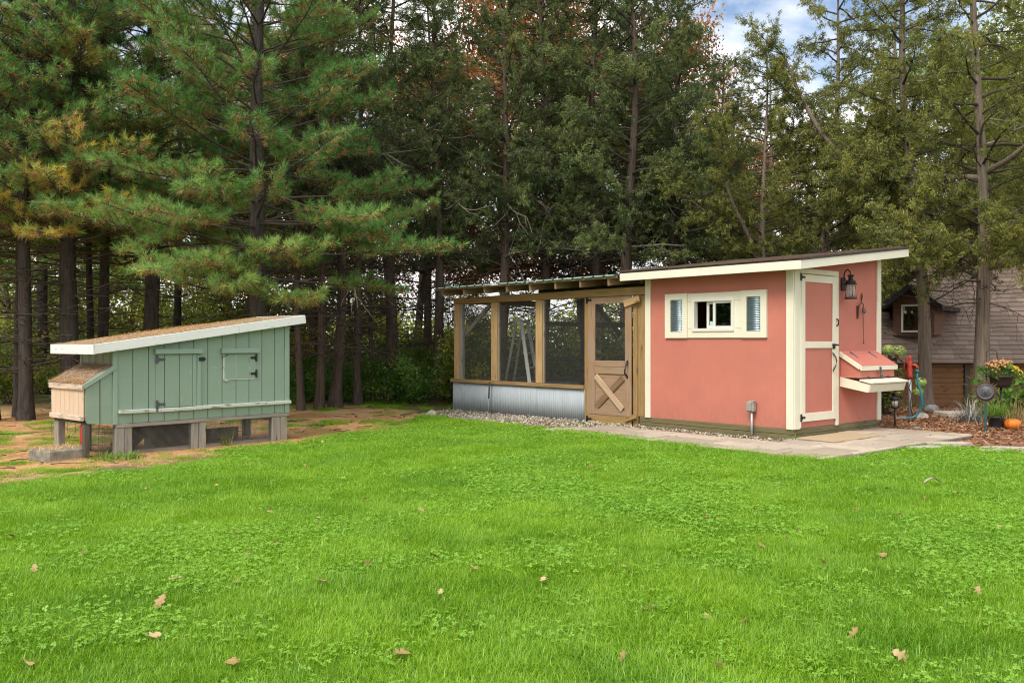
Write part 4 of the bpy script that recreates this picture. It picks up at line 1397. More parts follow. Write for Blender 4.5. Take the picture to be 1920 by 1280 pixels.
# ------------------------------------------------------------------ shingled dome house at the right
def build_house():
    FPX, H = 1700.0, 1.3
    K = lambda px, py, d: Vector(((px - 960) / FPX * d, d, H - (py - 640) * d / FPX))
    t = thing('dome_house', 'house with steep faceted mauve shingle roof and brown lap siding below', 'house')
    e = [K(1560, 681, 19.2), K(1722, 681, 19.2), K(1803, 681, 19.2), K(1952, 682, 19.2), K(2120, 684, 19.2)]
    m = [K(1708, 600, 20.1), K(1773, 618, 20.0), K(1880, 600, 20.2), K(2030, 600, 20.2)]
    s0 = K(1634, 606, 20.2)
    tp = [K(1731, 505, 21.5), K(1838, 468, 21.9), K(1938, 420, 22.4), K(2080, 420, 22.4)]
    tri = [(s0, e[0], m[0]), (e[0], e[1], m[0]), (e[1], m[1], m[0]), (e[1], e[2], m[1]), (e[2], m[2], m[1]), (e[2], e[3], m[2]), (e[3], m[3], m[2]), (e[3], e[4], m[3]),
           (s0, m[0], tp[0]), (m[0], m[1], tp[0]), (m[1], tp[1], tp[0]), (m[1], m[2], tp[1]), (m[2], tp[2], tp[1]), (m[2], m[3], tp[2]), (m[3], tp[3], tp[2])]
    V, F = [], []
    back = Vector((4.2, 5.5, 0))
    for a, b, c in tri:
        n = (b - a).cross(c - a)
        if n.y > 0:
            b, c = c, b
        k = len(V)
        V += [a, b, c]
        F.append((k, k + 1, k + 2))
    # closing rear faces
    k = len(V)
    V += [tp[0], tp[1], tp[2], tp[3], tp[0] + back * 0.4 + Vector((0.3, 0, 0.2)), tp[3] + back + Vector((0, 0, 0.3)), s0, s0 + back, e[0], e[0] + back]
    F += [(k, k + 1, k + 2, k + 3, k + 5, k + 4), (k, k + 4, k + 7, k + 6), (k + 6, k + 7, k + 9, k + 8)]
    rf = meshobj('roof', t, V, F, M['shed_shingle'])
    rnd = random.Random(11)

    def clip(poly, T):
        for i in range(3):
            a, b, c = T[i], T[(i + 1) % 3], T[(i + 2) % 3]
            nx, ny = -(b[1] - a[1]), b[0] - a[0]
            sgn = 1 if (nx * (c[0] - a[0]) + ny * (c[1] - a[1])) > 0 else -1
            out = []
            for j in range(len(poly)):
                p, q = poly[j], poly[(j + 1) % len(poly)]
                dp = sgn * (nx * (p[0] - a[0]) + ny * (p[1] - a[1]))
                dq = sgn * (nx * (q[0] - a[0]) + ny * (q[1] - a[1]))
                if dp >= 0:
                    out.append(p)
                if dp * dq < 0:
                    f = dp / (dp - dq)
                    out.append((p[0] + (q[0] - p[0]) * f, p[1] + (q[1] - p[1]) * f))
            poly = out
            if len(poly) < 3:
                return []
        return poly
    pieces = []
    EXPO = 0.142
    for a, b, c in tri:
        n = (b - a).cross(c - a).normalized()
        if n.y > 0:
            n = -n
        hx = Vector((0, 0, 1)).cross(n).normalized()
        up = n.cross(hx).normalized()
        if up.z < 0:
            up = -up
        loc = lambda p: ((p - a).dot(hx), (p - a).dot(up))
        T = [loc(a), loc(b), loc(c)]
        lo = min(p[1] for p in T)
        z0 = math.floor((a.z + lo) / EXPO) * EXPO - a.z if False else lo - rnd.uniform(0, 0.02)
        hi = max(p[1] for p in T)
        xl, xh = min(p[0] for p in T), max(p[0] for p in T)
        v = z0
        r = 0
        while v < hi:
            x = xl - rnd.uniform(0, 0.3)
            while x < xh:
                w = rnd.choice((0.24, 0.30, 0.34, 0.42))
                q = clip([(x + 0.003, v), (x + w - 0.003, v), (x + w - 0.003, v + EXPO), (x + 0.003, v + EXPO)], T)
                if len(q) >= 3:
                    ar = abs(sum(q[i][0] * q[(i + 1) % len(q)][1] - q[(i + 1) % len(q)][0] * q[i][1] for i in range(len(q)))) / 2
                    if ar > 0.0008:
                        j = rnd.uniform(0, 0.006)
                        h0 = 0.022 + j
                        top, bot = [], []
                        for (u_, v_) in q:
                            f = (v_ - v) / EXPO
                            base = a + hx * u_ + up * v_
                            top.append(base + n * (h0 * (1 - f) + 0.008 * f))
                            bot.append(base - n * 0.002)
                        pieces.append((ar, top, bot))
                x += w
            v += EXPO
            r += 1
    pieces.sort(key=lambda p: -p[0])
    JV, JF = [], []
    for i, (ar, top, bot) in enumerate(pieces):
        k = len(top)
        faces = [tuple(range(k)), ] + [(j, k + j, k + (j + 1) % k, (j + 1) % k) for j in range(k)]
        nn = (top[1] - top[0]).cross(top[2] - top[0])
        if nn.y > 0:
            faces = [f[::-1] for f in faces]
        if i < 290:
            c = sum(top, Vector()) / k
            meshobj('shingle', rf, [p - c for p in top + bot], faces, M['shingle'], loc=c)
        else:
            o_ = len(JV)
            JV += top + bot
            JF += [tuple(o_ + q for q in f) for f in faces]
    if JF:
        s = meshobj('shingle_remainder', rf, JV, JF, M['shingle'])
        s['kind'] = 'stuff'
    # lower wall with lapped boards
    xa, xb = K(1580, 700, 19.45).x, K(2110, 700, 19.45).x
    y = 19.45
    box('wall', t, xa, xb, y + 0.03, y + 0.12, -0.1, 0.90, M['dark_wood'], 0)
    xp0, xp1 = K(1809, 700, 19.4).x, K(1820, 700, 19.4).x
    nb = 8
    for i in range(nb):
        z0 = -0.06 + i * 0.115
        for (a, b) in ((xa, K(1700, 0, 19.4).x), (K(1700, 0, 19.4).x + 0.004, xp0), (xp1, K(1905, 0, 19.4).x), (K(1905, 0, 19.4).x + 0.004, xb)):
            board('lap_board', t, (a + 0.003, y + 0.008 + rnd.uniform(0, 0.003), z0 + 0.06), (b - 0.003, y + 0.008, z0 + 0.06), 0.110, 0.026, (0, -1, -0.30), M['siding'])
    box('corner_post', t, xp0 + 0.002, xp1 - 0.002, y - 0.05, y + 0.028, -0.1, 0.88, M['dark_wood'], 0.004)
    board('eave_board', t, (xa, y - 0.14, 0.84), (xb, y - 0.14, 0.84), 0.05, 0.03, (0, -1, 0), M['gutter'])
    # dormer
    dm = thing('dormer', None, None, K(1712, 628, 19.55), R(-37))
    dm.parent = t
    S = M['dormer_shadow_wood']
    w2, hh, pk, dp = 0.42, 0.70, 1.02, 1.6
    prism('gable', dm, [(-w2, 0.0), (w2, 0.0), (w2, hh), (0, pk), (-w2, hh)], 'y', 0.02, 0.06, S)
    box('cheek', dm, w2 - 0.03, w2, 0.062, dp, 0.0, hh, S)
    box('cheek', dm, -w2, -w2 + 0.03, 0.062, dp, 0.0, hh, S)
    for sx in (-1, 1):
        nrm = Vector((sx * (pk - hh), 0, w2)).normalized()
        a = Vector((0, (dp - 0.28) / 2, pk + 0.045))
        b = Vector((sx * (w2 + 0.2), (dp - 0.28) / 2, pk + 0.045 - (pk - hh) / w2 * (w2 + 0.2)))
        board('dormer_roof', dm, tuple(a), tuple(b), dp + 0.28, 0.05, tuple(nrm), M['shed_shingle'], 0.004)
        # shingles on the dormer slopes
        sl = (b - a).normalized()
        L = (b - a).length
        Vv, Ff = [], []
        for c in range(4):
            d0 = L - c * 0.155
            yy = -0.29
            while yy < dp:
                wd = rnd.choice((0.24, 0.3, 0.36))
                p0 = a + sl * d0
                p1 = a + sl * max(d0 - 0.155, 0)
                k = len(Vv)
                for (p, h_) in ((p0, 0.046), (p1, 0.030)):
                    for q in (yy + 0.003, min(yy + wd, dp) - 0.003):
                        Vv.append(Vector((p.x, q, p.z)) + nrm * h_)
                for q in (yy + 0.003, min(yy + wd, dp) - 0.003):
                    Vv.append(Vector((p0.x, q, p0.z)) + nrm * 0.02)
                Ff += [(k, k + 1, k + 3, k + 2), (k, k + 4, k + 5, k + 1)]
                yy += wd
        ss = meshobj('dormer_shingles', dm, Vv, Ff, M['shingle'])
        ss['kind'] = 'stuff'
        board('barge_board', dm, (0, -0.30, pk + 0.02), (sx * (w2 + 0.2), -0.30, pk + 0.02 - (pk - hh) / w2 * (w2 + 0.2)), 0.11, 0.03, (0, -1, 0), M['black_metal'])
        box('eave_edge', dm, sx * (w2 + 0.2) - 0.02, sx * (w2 + 0.2) + 0.02, -0.28, dp, hh - 0.18, hh - 0.11, M['black_metal'])
    ring('window_frame', dm, (-0.24, 0.22, 0.06, 0.66), (-0.20, 0.18, 0.10, 0.62), 'y', -0.02, 0.018, M['vinyl'])
    box('window_pane', dm, -0.205, 0.185, 0.004, 0.010, 0.095, 0.625, M['glass'], 0)
    box('window_sill', dm, -0.40, 0.40, -0.06, 0.018, -0.05, 0.0, M['gutter'])


build_house()

# ------------------------------------------------------------------ trees
def unit(v):
    return v / (np.linalg.norm(v, axis=-1, keepdims=True) + 1e-9)


class Geo:
    """collects tubes (quads) as numpy blocks"""
    def __init__(self):
        self.V, self.Q, self.n = [], [], 0

    def tube(self, P, r, k=5):
        P = np.asarray(P, float)
        n = len(P)
        d = np.empty_like(P)
        d[1:-1] = P[2:] - P[:-2]
        d[0], d[-1] = P[1] - P[0], P[-1] - P[-2]
        d = unit(d)
        ref = np.where(np.abs(d[:, 2:3]) > 0.9, np.array([[1.0, 0, 0]]), np.array([[0, 0, 1.0]]))
        a = unit(np.cross(d, ref))
        b = np.cross(d, a)
        t = np.arange(k) * 2 * PI / k
        r = np.broadcast_to(np.asarray(r, float), (n,))
        V = P[:, None, :] + r[:, None, None] * (a[:, None, :] * np.cos(t)[None, :, None] + b[:, None, :] * np.sin(t)[None, :, None])
        i = np.arange(n - 1)[:, None] * k
        j = np.arange(k)[None, :]
        j2 = (j + 1) % k
        Q = np.stack([i + j, i + j2, i + k + j2, i + k + j], -1).reshape(-1, 4) + self.n
        self.V.append(V.reshape(-1, 3))
        self.Q.append(Q)
        self.n += n * k

    def mesh(self, name, mat, smooth=True):
        if not self.V:
            return None
        return mesh_np(name, np.concatenate(self.V), None, np.concatenate(self.Q), mat, None, smooth)


def rot_about(v, ax, ang):
    ax = ax / (np.linalg.norm(ax) + 1e-9)
    return v * math.cos(ang) + np.cross(ax, v) * math.sin(ang) + ax * np.dot(ax, v) * (1 - math.cos(ang))


def make_trunk(rng, H, r0, lean=(0, 0), wob=0.05, k=12, flare=1.35, flute=0.10):
    n = 22
    z = np.linspace(-0.08, H, n) ** 1.0
    f = z / H
    ph = rng.uniform(0, 6, 4)
    x = lean[0] * z + wob * (np.sin(z * 0.8 + ph[0]) - math.sin(ph[0]))
    y = lean[1] * z + wob * (np.sin(z * 0.7 + ph[1]) - math.sin(ph[1]))
    P = np.stack([x, y, z], 1)
    r = r0 * (1 - 0.88 * np.clip(f, 0, 1)) * (1 + (flare - 1) * np.exp(-np.clip(z, 0, None) / 0.22))
    g = Geo()
    g.tube(P, r, k)
    V = g.V[0].reshape(n, k, 3)
    t = np.arange(k)
    w = 1 + flute * np.sin(t[None, :] * 2.3 + ph[2] + z[:, None] * 0.25) + 0.05 * rng.standard_normal((n, k))
    V[:] = P[:, None, :] + (V - P[:, None, :]) * w[:, :, None]
    return g, P, r


def at_z(P, r, z):
    i = np.clip(np.searchsorted(P[:, 2], z) - 1, 0, len(P) - 2)
    f = np.clip((z - P[i, 2]) / (P[i + 1, 2] - P[i, 2]), 0, 1)
    return P[i] * (1 - f) + P[i + 1] * f, r[i] * (1 - f) + r[i + 1] * f


def limb(rng, p0, d0, L, n=8, droop=0.0, tip=0.0, wob=0.06):
    P = [np.array(p0, float)]
    d = np.array(d0, float)
    d /= np.linalg.norm(d)
    s = L / (n - 1)
    for i in range(1, n):
        f = i / (n - 1)
        d = d + np.array([0, 0, -droop * s * (1 - f) + tip * s * f]) + rng.standard_normal(3) * wob
        d /= np.linalg.norm(d)
        P.append(P[-1] + d * s)
    return np.array(P)


def dead_branches(g, rng, P, r, z0, z1, n, Lr=(0.7, 2.2), droop=0.18, sub=8, r0=0.013):
    for _ in range(n):
        z = rng.uniform(z0, z1)
        p, tr = at_z(P, r, z)
        a = rng.uniform(0, 2 * PI)
        el = rng.uniform(-0.15, 0.5)
        L = rng.uniform(*Lr)
        B = limb(rng, p, (math.cos(a) * math.cos(el), math.sin(a) * math.cos(el), math.sin(el)), L, 8, droop, -0.1, 0.13)
        rr = r0 * rng.uniform(0.6, 1.5)
        g.tube(B, np.linspace(rr, 0.003, 8), 4)
        for _ in range(sub):
            i = rng.integers(2, 7)
            d = B[i] - B[i - 1]
            d = d / np.linalg.norm(d)
            d = rot_about(d, rng.standard_normal(3), rng.uniform(0.5, 1.2))
            S = limb(rng, B[i], d, rng.uniform(0.2, 0.7) * L * 0.6, 5, 0.1, 0, 0.2)
            g.tube(S, np.linspace(0.006, 0.002, 5), 3)


def needle_tufts(P, D, T, rng, nu=26, nb=8, L=0.135, w=0.0075):
    """pine tufts: green needles fanned round the shoot, older brown ones hanging under it"""
    n = len(P)
    out, tint = [], []
    for (k, brown) in ((nu, False), (nb, True)):
        if k == 0:
            continue
        Pk, Dk, Tk = np.repeat(P, k, 0), np.repeat(D, k, 0), np.repeat(T, k)
        m = n * k
        rv = unit(rng.standard_normal((m, 3)))
        side = unit(np.cross(Dk, rv))
        if not brown:
            th = rng.uniform(0.15, 1.15, m)[:, None]
            d = unit(Dk * np.cos(th) + side * np.sin(th) + np.array([0, 0, 0.22]))
            base = Pk + Dk * rng.uniform(-0.03, 0.05, m)[:, None]
            tt = np.where(Tk > 0.5, np.clip(Tk - np.abs(rng.normal(0, 0.05, m)), 0.53, 0.645), np.clip(Tk + rng.uniform(-0.16, 0.16, m), 0, 0.54))
            ll = L * rng.uniform(0.7, 1.15, m)[:, None]
        else:
            d = unit(Dk * 0.45 + side * 0.55 + np.array([0, 0, -0.55]))
            base = Pk - Dk * rng.uniform(0.02, 0.10, m)[:, None]
            hide = np.repeat(rng.random(n) < 0.45, k)
            base[hide] += Dk[hide] * 0.02
            tt = np.repeat(rng.uniform(0.63, 0.9, n), k) + rng.uniform(-0.03, 0.06, m)
            ll = L * (rng.uniform(0.6, 1.0, m) * np.where(hide, 0.35, 1.0))[:, None]
        wv = unit(np.cross(d, unit(rng.standard_normal((m, 3))))) * (w * 0.5)
        tip = base + d * ll + np.array([0, 0, -0.012])
        out.append(np.stack([base - wv, base + wv, tip], 1).reshape(-1, 3))
        tint.append(np.repeat(tt, 3))
    return np.concatenate(out), np.concatenate(tint)


def pine_meshes(seed, H=10.5, r0=0.16, zdead=1.2, zlive=2.6, Lmax=3.0, step=0.52, nb=(5, 7), az=None, ztop=9.2, bark_m='pine_bark', yellow=0.0, leafmat='pine_leaf', brown=8, droop=0.16, nu=24, sp_=0.085, jz=0.2, yfrac=0.0, gold=()):
    rng = np.random.default_rng(seed)
    g, P, r = make_trunk(rng, H, r0, wob=0.03, flute=0.05)
    trunk = g.mesh('trunk', M[bark_m])
    br = Geo()
    tp, td, tt = [], [], []
    z = zdead
    gold = list(gold)
    while z < ztop or gold:
        gb = gold.pop() if z >= ztop else None
        f = (z - zdead) / (H - zdead) if gb is None else 0.1
        L0 = Lmax * (1 - 0.72 * f ** 1.3)
        k = rng.integers(nb[0], nb[1] + 1) if gb is None else 1
        a0 = rng.uniform(0, 2 * PI)
        for i in range(k):
            a = a0 + 2 * PI * i / k + rng.uniform(-0.3, 0.3)
            zz = z + rng.uniform(-jz, jz)
            if gb is not None:
                zz, a, L0 = gb[:3]
            p, tr = at_z(P, r, zz)
            live = zz > zlive + rng.uniform(-0.35, 0.35)
            L = L0 * rng.uniform(0.7, 1.1) * (1.0 if live else 0.62)
            el = rng.uniform(-0.05, 0.28) + 0.35 * f if gb is None or len(gb) < 4 else rng.uniform(-0.12, 0.05)
            d0 = (math.cos(a) * math.cos(el), math.sin(a) * math.cos(el), math.sin(el))
            B = limb(rng, p, d0, L, 9, droop if live else 0.1, 0.14 if live else 0, 0.05)
            rb = (0.007 + 0.0065 * L) * (1 if live else 0.7)
            br.tube(B, np.linspace(rb, 0.004, 9), 5)
            if gb is not None:
                live, L = True, L0
            base_t = (rng.uniform(0.59, 0.64) if len(gb) < 4 else gb[3]) if gb is not None else rng.uniform(0.14, 0.44) if rng.random() > yfrac else rng.uniform(0.52, 0.60)
            # side twigs
            s0 = 0.42 if live else 0.35
            s = s0 * L
            sd = 1
            while s < L * 0.99:
                q = s / L * 8
                ii = min(int(q), 7)
                fr = q - ii
                bp = B[ii] * (1 - fr) + B[ii + 1] * fr
                bd = unit(B[ii + 1] - B[ii])
                up = np.array([0, 0, 1.0])
                dd = rot_about(bd, up, sd * rng.uniform(0.6, 1.15))
                dd = unit(dd + up * rng.uniform(-0.05, 0.4))
                tl = (0.22 + 0.52 * (1 - s / L)) * rng.uniform(0.6, 1.15) * (0.5 + 0.18 * L)
                if live:
                    S = limb(rng, bp, dd, tl, 5, 0.05, 0.5, 0.08)
                    br.tube(S, np.linspace(0.007, 0.003, 5), 3)
                    m = max(2, int(tl / 0.085))
                    for j in range(m):
                        ff = 0.35 + 0.65 * (j + 1) / m
                        qq = min(ff * 4, 3.999)
                        jj = int(qq)
                        tp.append(S[jj] * (1 - qq + jj) + S[jj + 1] * (qq - jj))
                        e = unit(S[jj + 1] - S[jj] + rng.standard_normal(3) * (0.10 if j == m - 1 else 0.35) * 0.3 + np.array([0, 0, 0.03]))
                        td.append(e)
                        tt.append(base_t + rng.uniform(-0.1, 0.1))
                else:
                    if rng.random() < 0.75:
                        S = limb(rng, bp, dd, tl * 0.8, 4, 0.3, 0, 0.15)
                        br.tube(S, np.linspace(0.005, 0.002, 4), 3)
                s += (sp_ if live else 0.2) * rng.uniform(0.7, 1.3)
                sd = -sd
            if live:
                tp.append(B[-1])
                td.append(unit(B[-1] - B[-2]))
                tt.append(base_t + 0.12)
        z += step * rng.uniform(0.85, 1.15)
    tp, td, tt = np.array(tp), np.array(td), np.array(tt)
    V, tint = needle_tufts(tp, td, tt, rng, nu, brown)
    T = np.arange(len(V)).reshape(-1, 3)
    crown = mesh_np('crown', V, T, None, M[leafmat], tint)
    return trunk, br.mesh('branches', M['twig']), crown, len(tp)


def spray_mesh(P, D, T, rng, k=11, L=0.080, w=0.0145, spread=0.62, mat=None, sag=0.0, brown=0.06):
    n = len(P)
    m = n * k
    Pk, Dk, Tk = np.repeat(P, k, 0), np.repeat(D, k, 0), np.repeat(T, k)
    rv = unit(rng.standard_normal((m, 3)))
    d = unit(Dk + rv * spread + np.array([0, 0, -sag]))
    base = Pk + rng.standard_normal((m, 3)) * 0.022 + Dk * rng.uniform(-0.05, 0.04, m)[:, None]
    l = L * rng.uniform(0.55, 1.2, m)[:, None]
    sdv = unit(np.cross(d, unit(rng.standard_normal((m, 3))))) * w * 0.5
    mid = base + d * l * 0.45
    V = np.stack([base, mid + sdv, base + d * l, mid - sdv], 1).reshape(-1, 3)
    Q = np.arange(4 * m).reshape(-1, 4)
    tint = np.repeat(np.clip(Tk + rng.uniform(-0.2, 0.2, m) + (rng.random(m) < brown) * 0.6, 0, 1), 4)
    return V, Q, tint


def cedar_meshes(seed, H=10.5, r0=0.13, zlive=3.0, Lmax=2.0, nl=70, lean=(0, 0), dead=30, dead_z=(1.0, 4.5), leafmat='cedar_leaf', bark_m='cedar_bark', limbs=(), dens=1.0, el=(0.05, 0.75), ztop=10.3, wob=0.08, pale=4, sag=0.1, kspray=21, azs=None):
    rng = np.random.default_rng(seed)
    g, P, r = make_trunk(rng, H, r0, lean, wob, flute=0.14, flare=1.5)
    br = Geo()
    sp, sd_, st = [], [], []

    def foliate(B, rb, f0, L):
        nb = len(B)
        s = f0 * L
        base_t = rng.uniform(0.15, 0.60)
        while s < L:
            q = s / L * (nb - 1)
            ii = min(int(q), nb - 2)
            bp = B[ii] + (B[ii + 1] - B[ii]) * (q - ii)
            bd = unit(B[ii + 1] - B[ii])
            d = unit(rot_about(bd, rng.standard_normal(3), rng.uniform(0.4, 1.1)) + np.array([0, 0, rng.uniform(-0.1, 0.35)]))
            tl = rng.uniform(0.25, 0.62) * (0.6 + 0.4 * (1 - s / L)) * (0.55 + 0.22 * L)
            S = limb(rng, bp, d, tl, 5, 0.2, -0.15, 0.12)
            br.tube(S, np.linspace(0.006, 0.002, 5), 3)
            m = max(3, int(tl / 0.075))
            for j in range(m):
                ff = 0.22 + 0.78 * (j + 1) / m
                qq = min(ff * 4, 3.999)
                jj = int(qq)
                sp.append(S[jj] + (S[jj + 1] - S[jj]) * (qq - jj) + rng.standard_normal(3) * 0.045)
                sd_.append(unit(S[jj + 1] - S[jj] + rng.standard_normal(3) * 0.35))
                st.append(base_t + 0.16 * (j / m) + rng.uniform(-0.08, 0.08))
            s += 0.115 / dens * rng.uniform(0.6, 1.4)

    for i in range(nl):
        f = (i + rng.random()) / nl
        z = zlive + (ztop - zlive) * f ** 1.05
        p, tr = at_z(P, r, z)
        a = i * 2.399 + rng.uniform(-0.6, 0.6) if azs is None else azs + rng.uniform(-1.7, 1.7)
        e = rng.uniform(*el)
        L = Lmax * (1 - 0.62 * f) * rng.uniform(0.55, 1.15)
        B = limb(rng, p, (math.cos(a) * math.cos(e), math.sin(a) * math.cos(e), math.sin(e)), L, 8, 0.22, 0.05, 0.13)
        rb = 0.010 + 0.011 * L
        br.tube(B, np.linspace(rb, 0.004, 8), 5)
        foliate(B, rb, 0.22, L)
    big = Geo()
    for (z, a, e, L, rb, leaf) in limbs:
        p, tr = at_z(P, r, z)
        B = limb(rng, p, (math.cos(a) * math.cos(e), math.sin(a) * math.cos(e), math.sin(e)), L, 12, 0.0, 0.03, 0.085)
        g.tube(B, np.linspace(rb, rb * 0.22, 12), 7)
        if leaf:
            for j in range(3, 12):
                for _ in range(3):
                    d = unit(rot_about(unit(B[j] - B[j - 1]), rng.standard_normal(3), rng.uniform(0.5, 1.2)) + np.array([0, 0, 0.1]))
                    LL = rng.uniform(0.6, 1.3)
                    S = limb(rng, B[j], d, LL, 7, 0.3, 0.0, 0.12)
                    br.tube(S, np.linspace(0.012, 0.003, 7), 4)
                    foliate(S, 0.01, 0.25, LL)
    dead_branches(br, rng, P, r, dead_z[0], dead_z[1], dead)
    trunk = g.mesh('trunk', M[bark_m])
    pb = None
    if pale:
        pb = []
        for _ in range(pale):
            pg = Geo()
            z = rng.uniform(dead_z[0] + 0.6, dead_z[1] + 0.8)
            p, tr = at_z(P, r, z)
            a = rng.uniform(0, 2 * PI)
            B = limb(rng, p, (math.cos(a), math.sin(a), rng.uniform(-0.1, 0.5)), rng.uniform(1.2, 2.6), 10, 0.35, -0.1, 0.15)
            pg.tube(B, np.linspace(0.03, 0.006, 10), 6)
            for _ in range(4):
                i = rng.integers(3, 9)
                d = rot_about(unit(B[i] - B[i - 1]), rng.standard_normal(3), rng.uniform(0.4, 1.0))
                pg.tube(limb(rng, B[i], d, rng.uniform(0.4, 1.0), 6, 0.3, 0, 0.15), np.linspace(0.010, 0.003, 6), 4)
            pb.append(pg.mesh('dead_limb', M['twig_pale']))
    V, Q, tint = spray_mesh(np.array(sp), np.array(sd_), np.array(st), rng, kspray, sag=sag)
    crown = mesh_np('crown', V, None, Q, M[leafmat], tint)
    return trunk, br.mesh('branches', M['twig']), crown, pb


def leaf_cloud(C, Rr, n, rng, L=0.09, w=0.06, flat=0.7):
    """leaf quads spread through balls round the points C"""
    m = len(C)
    idx = rng.integers(0, m, n)
    u = unit(rng.standard_normal((n, 3))) * (rng.random(n)[:, None] ** 0.45)
    p = C[idx] + u * np.array([1, 1, flat]) * (Rr[idx] if hasattr(Rr, '__len__') else Rr)[..., None] if hasattr(Rr, '__len__') else C[idx] + u * np.array([1, 1, flat]) * Rr
    d = unit(rng.standard_normal((n, 3)) + np.array([0, 0, -0.3]))
    s = unit(np.cross(d, unit(rng.standard_normal((n, 3)))))
    l = L * rng.uniform(0.6, 1.2, n)[:, None]
    ww = w * rng.uniform(0.6, 1.2, n)[:, None] * 0.5
    V = np.stack([p, p + d * l * 0.5 + s * ww, p + d * l, p + d * l * 0.5 - s * ww], 1).reshape(-1, 3)
    Q = np.arange(4 * n).reshape(-1, 4)
    return V, Q, idx


def broadleaf_meshes(seed, H=9.0, r0=0.10, zlive=2.0, spread=2.4, n=14000, leafmat='rust_leaf', L=0.11, nl=26, clump=0.5):
    rng = np.random.default_rng(seed)
    g, P, r = make_trunk(rng, H, r0, wob=0.14, flute=0.05)
    br = Geo()
    C = []
    for i in range(nl):
        f = (i + rng.random()) / nl
        z = zlive + (H - zlive) * f
        p, _ = at_z(P, r, z)
        a = i * 2.399 + rng.uniform(-0.5, 0.5)
        LL = spread * (1 - 0.55 * f) * rng.uniform(0.55, 1.1)
        B = limb(rng, p, (math.cos(a), math.sin(a), rng.uniform(0.2, 0.9)), LL, 7, 0.0, 0.0, 0.15)
        br.tube(B, np.linspace(0.03, 0.006, 7), 5)
        for j in range(3, 7):
            C.append(B[j])
            d = rot_about(unit(B[j] - B[j - 1]), rng.standard_normal(3), rng.uniform(0.5, 1.0))
            S = limb(rng, B[j], d, rng.uniform(0.4, 1.0), 4, 0, 0, 0.15)
            br.tube(S, np.linspace(0.010, 0.003, 4), 3)
            C.append(S[-1])
            C.append(S[2])
    C = np.array(C)
    V, Q, idx = leaf_cloud(C, clump, n, rng, L, L * 0.62)
    ct = rng.uniform(0.1, 0.9, len(C))
    tint = np.repeat(np.clip(ct[idx] + rng.uniform(-0.25, 0.25, n), 0, 1), 4)
    return g.mesh('trunk', M['cedar_bark']), br.mesh('branches', M['twig']), mesh_np('crown', V, None, Q, M[leafmat], tint), None


def bush_meshes(seed, h=1.4, w=1.0, n=3600, leafmat='bush_leaf', L=0.075, nst=14):
    rng = np.random.default_rng(seed)
    br = Geo()
    C = []
    for i in range(nst):
        a = rng.uniform(0, 2 * PI)
        B = limb(rng, (rng.uniform(-.15, .15), rng.uniform(-.15, .15), -0.03), (math.cos(a) * 0.6, math.sin(a) * 0.6, 1.0), h * rng.uniform(0.6, 1.05), 7, 0.35, -0.2, 0.15)
        B[:, :2] *= w
        br.tube(B, np.linspace(0.010, 0.003, 7), 4)
        C += [B[j] for j in range(2, 7)]
    C = np.array(C)
    V, Q, idx = leaf_cloud(C, 0.24, n, rng, L, L * 0.62, 0.9)
    V[:, 2] = np.maximum(V[:, 2], 0.005)
    ct = rng.uniform(0.1, 0.9, len(C))
    tint = np.repeat(np.clip(ct[idx] + rng.uniform(-0.25, 0.25, n), 0, 1), 4)
    return br.mesh('stems', M['twig']), mesh_np('foliage', V, None, Q, M[leafmat], tint)


def plant_tree(name, label, cat, meshes, x, y, rz=0.0, s=1.0, group=None, sr=None):
    t = thing(name, label, cat, (x, y, float(ground_z(x, y)) - 0.03), rz, group)
    t.scale = (s * (sr or 1), s * (sr or 1), s)
    for me in (meshes[3] or []) if len(meshes) > 3 else []:
        obj_me('dead_limb', me, t)
    for nm, me in zip(('trunk', 'branches', 'crown'), meshes[:3]):
        if me is not None and not isinstance(me, int):
            o = obj_me(nm, me, t)
    return t


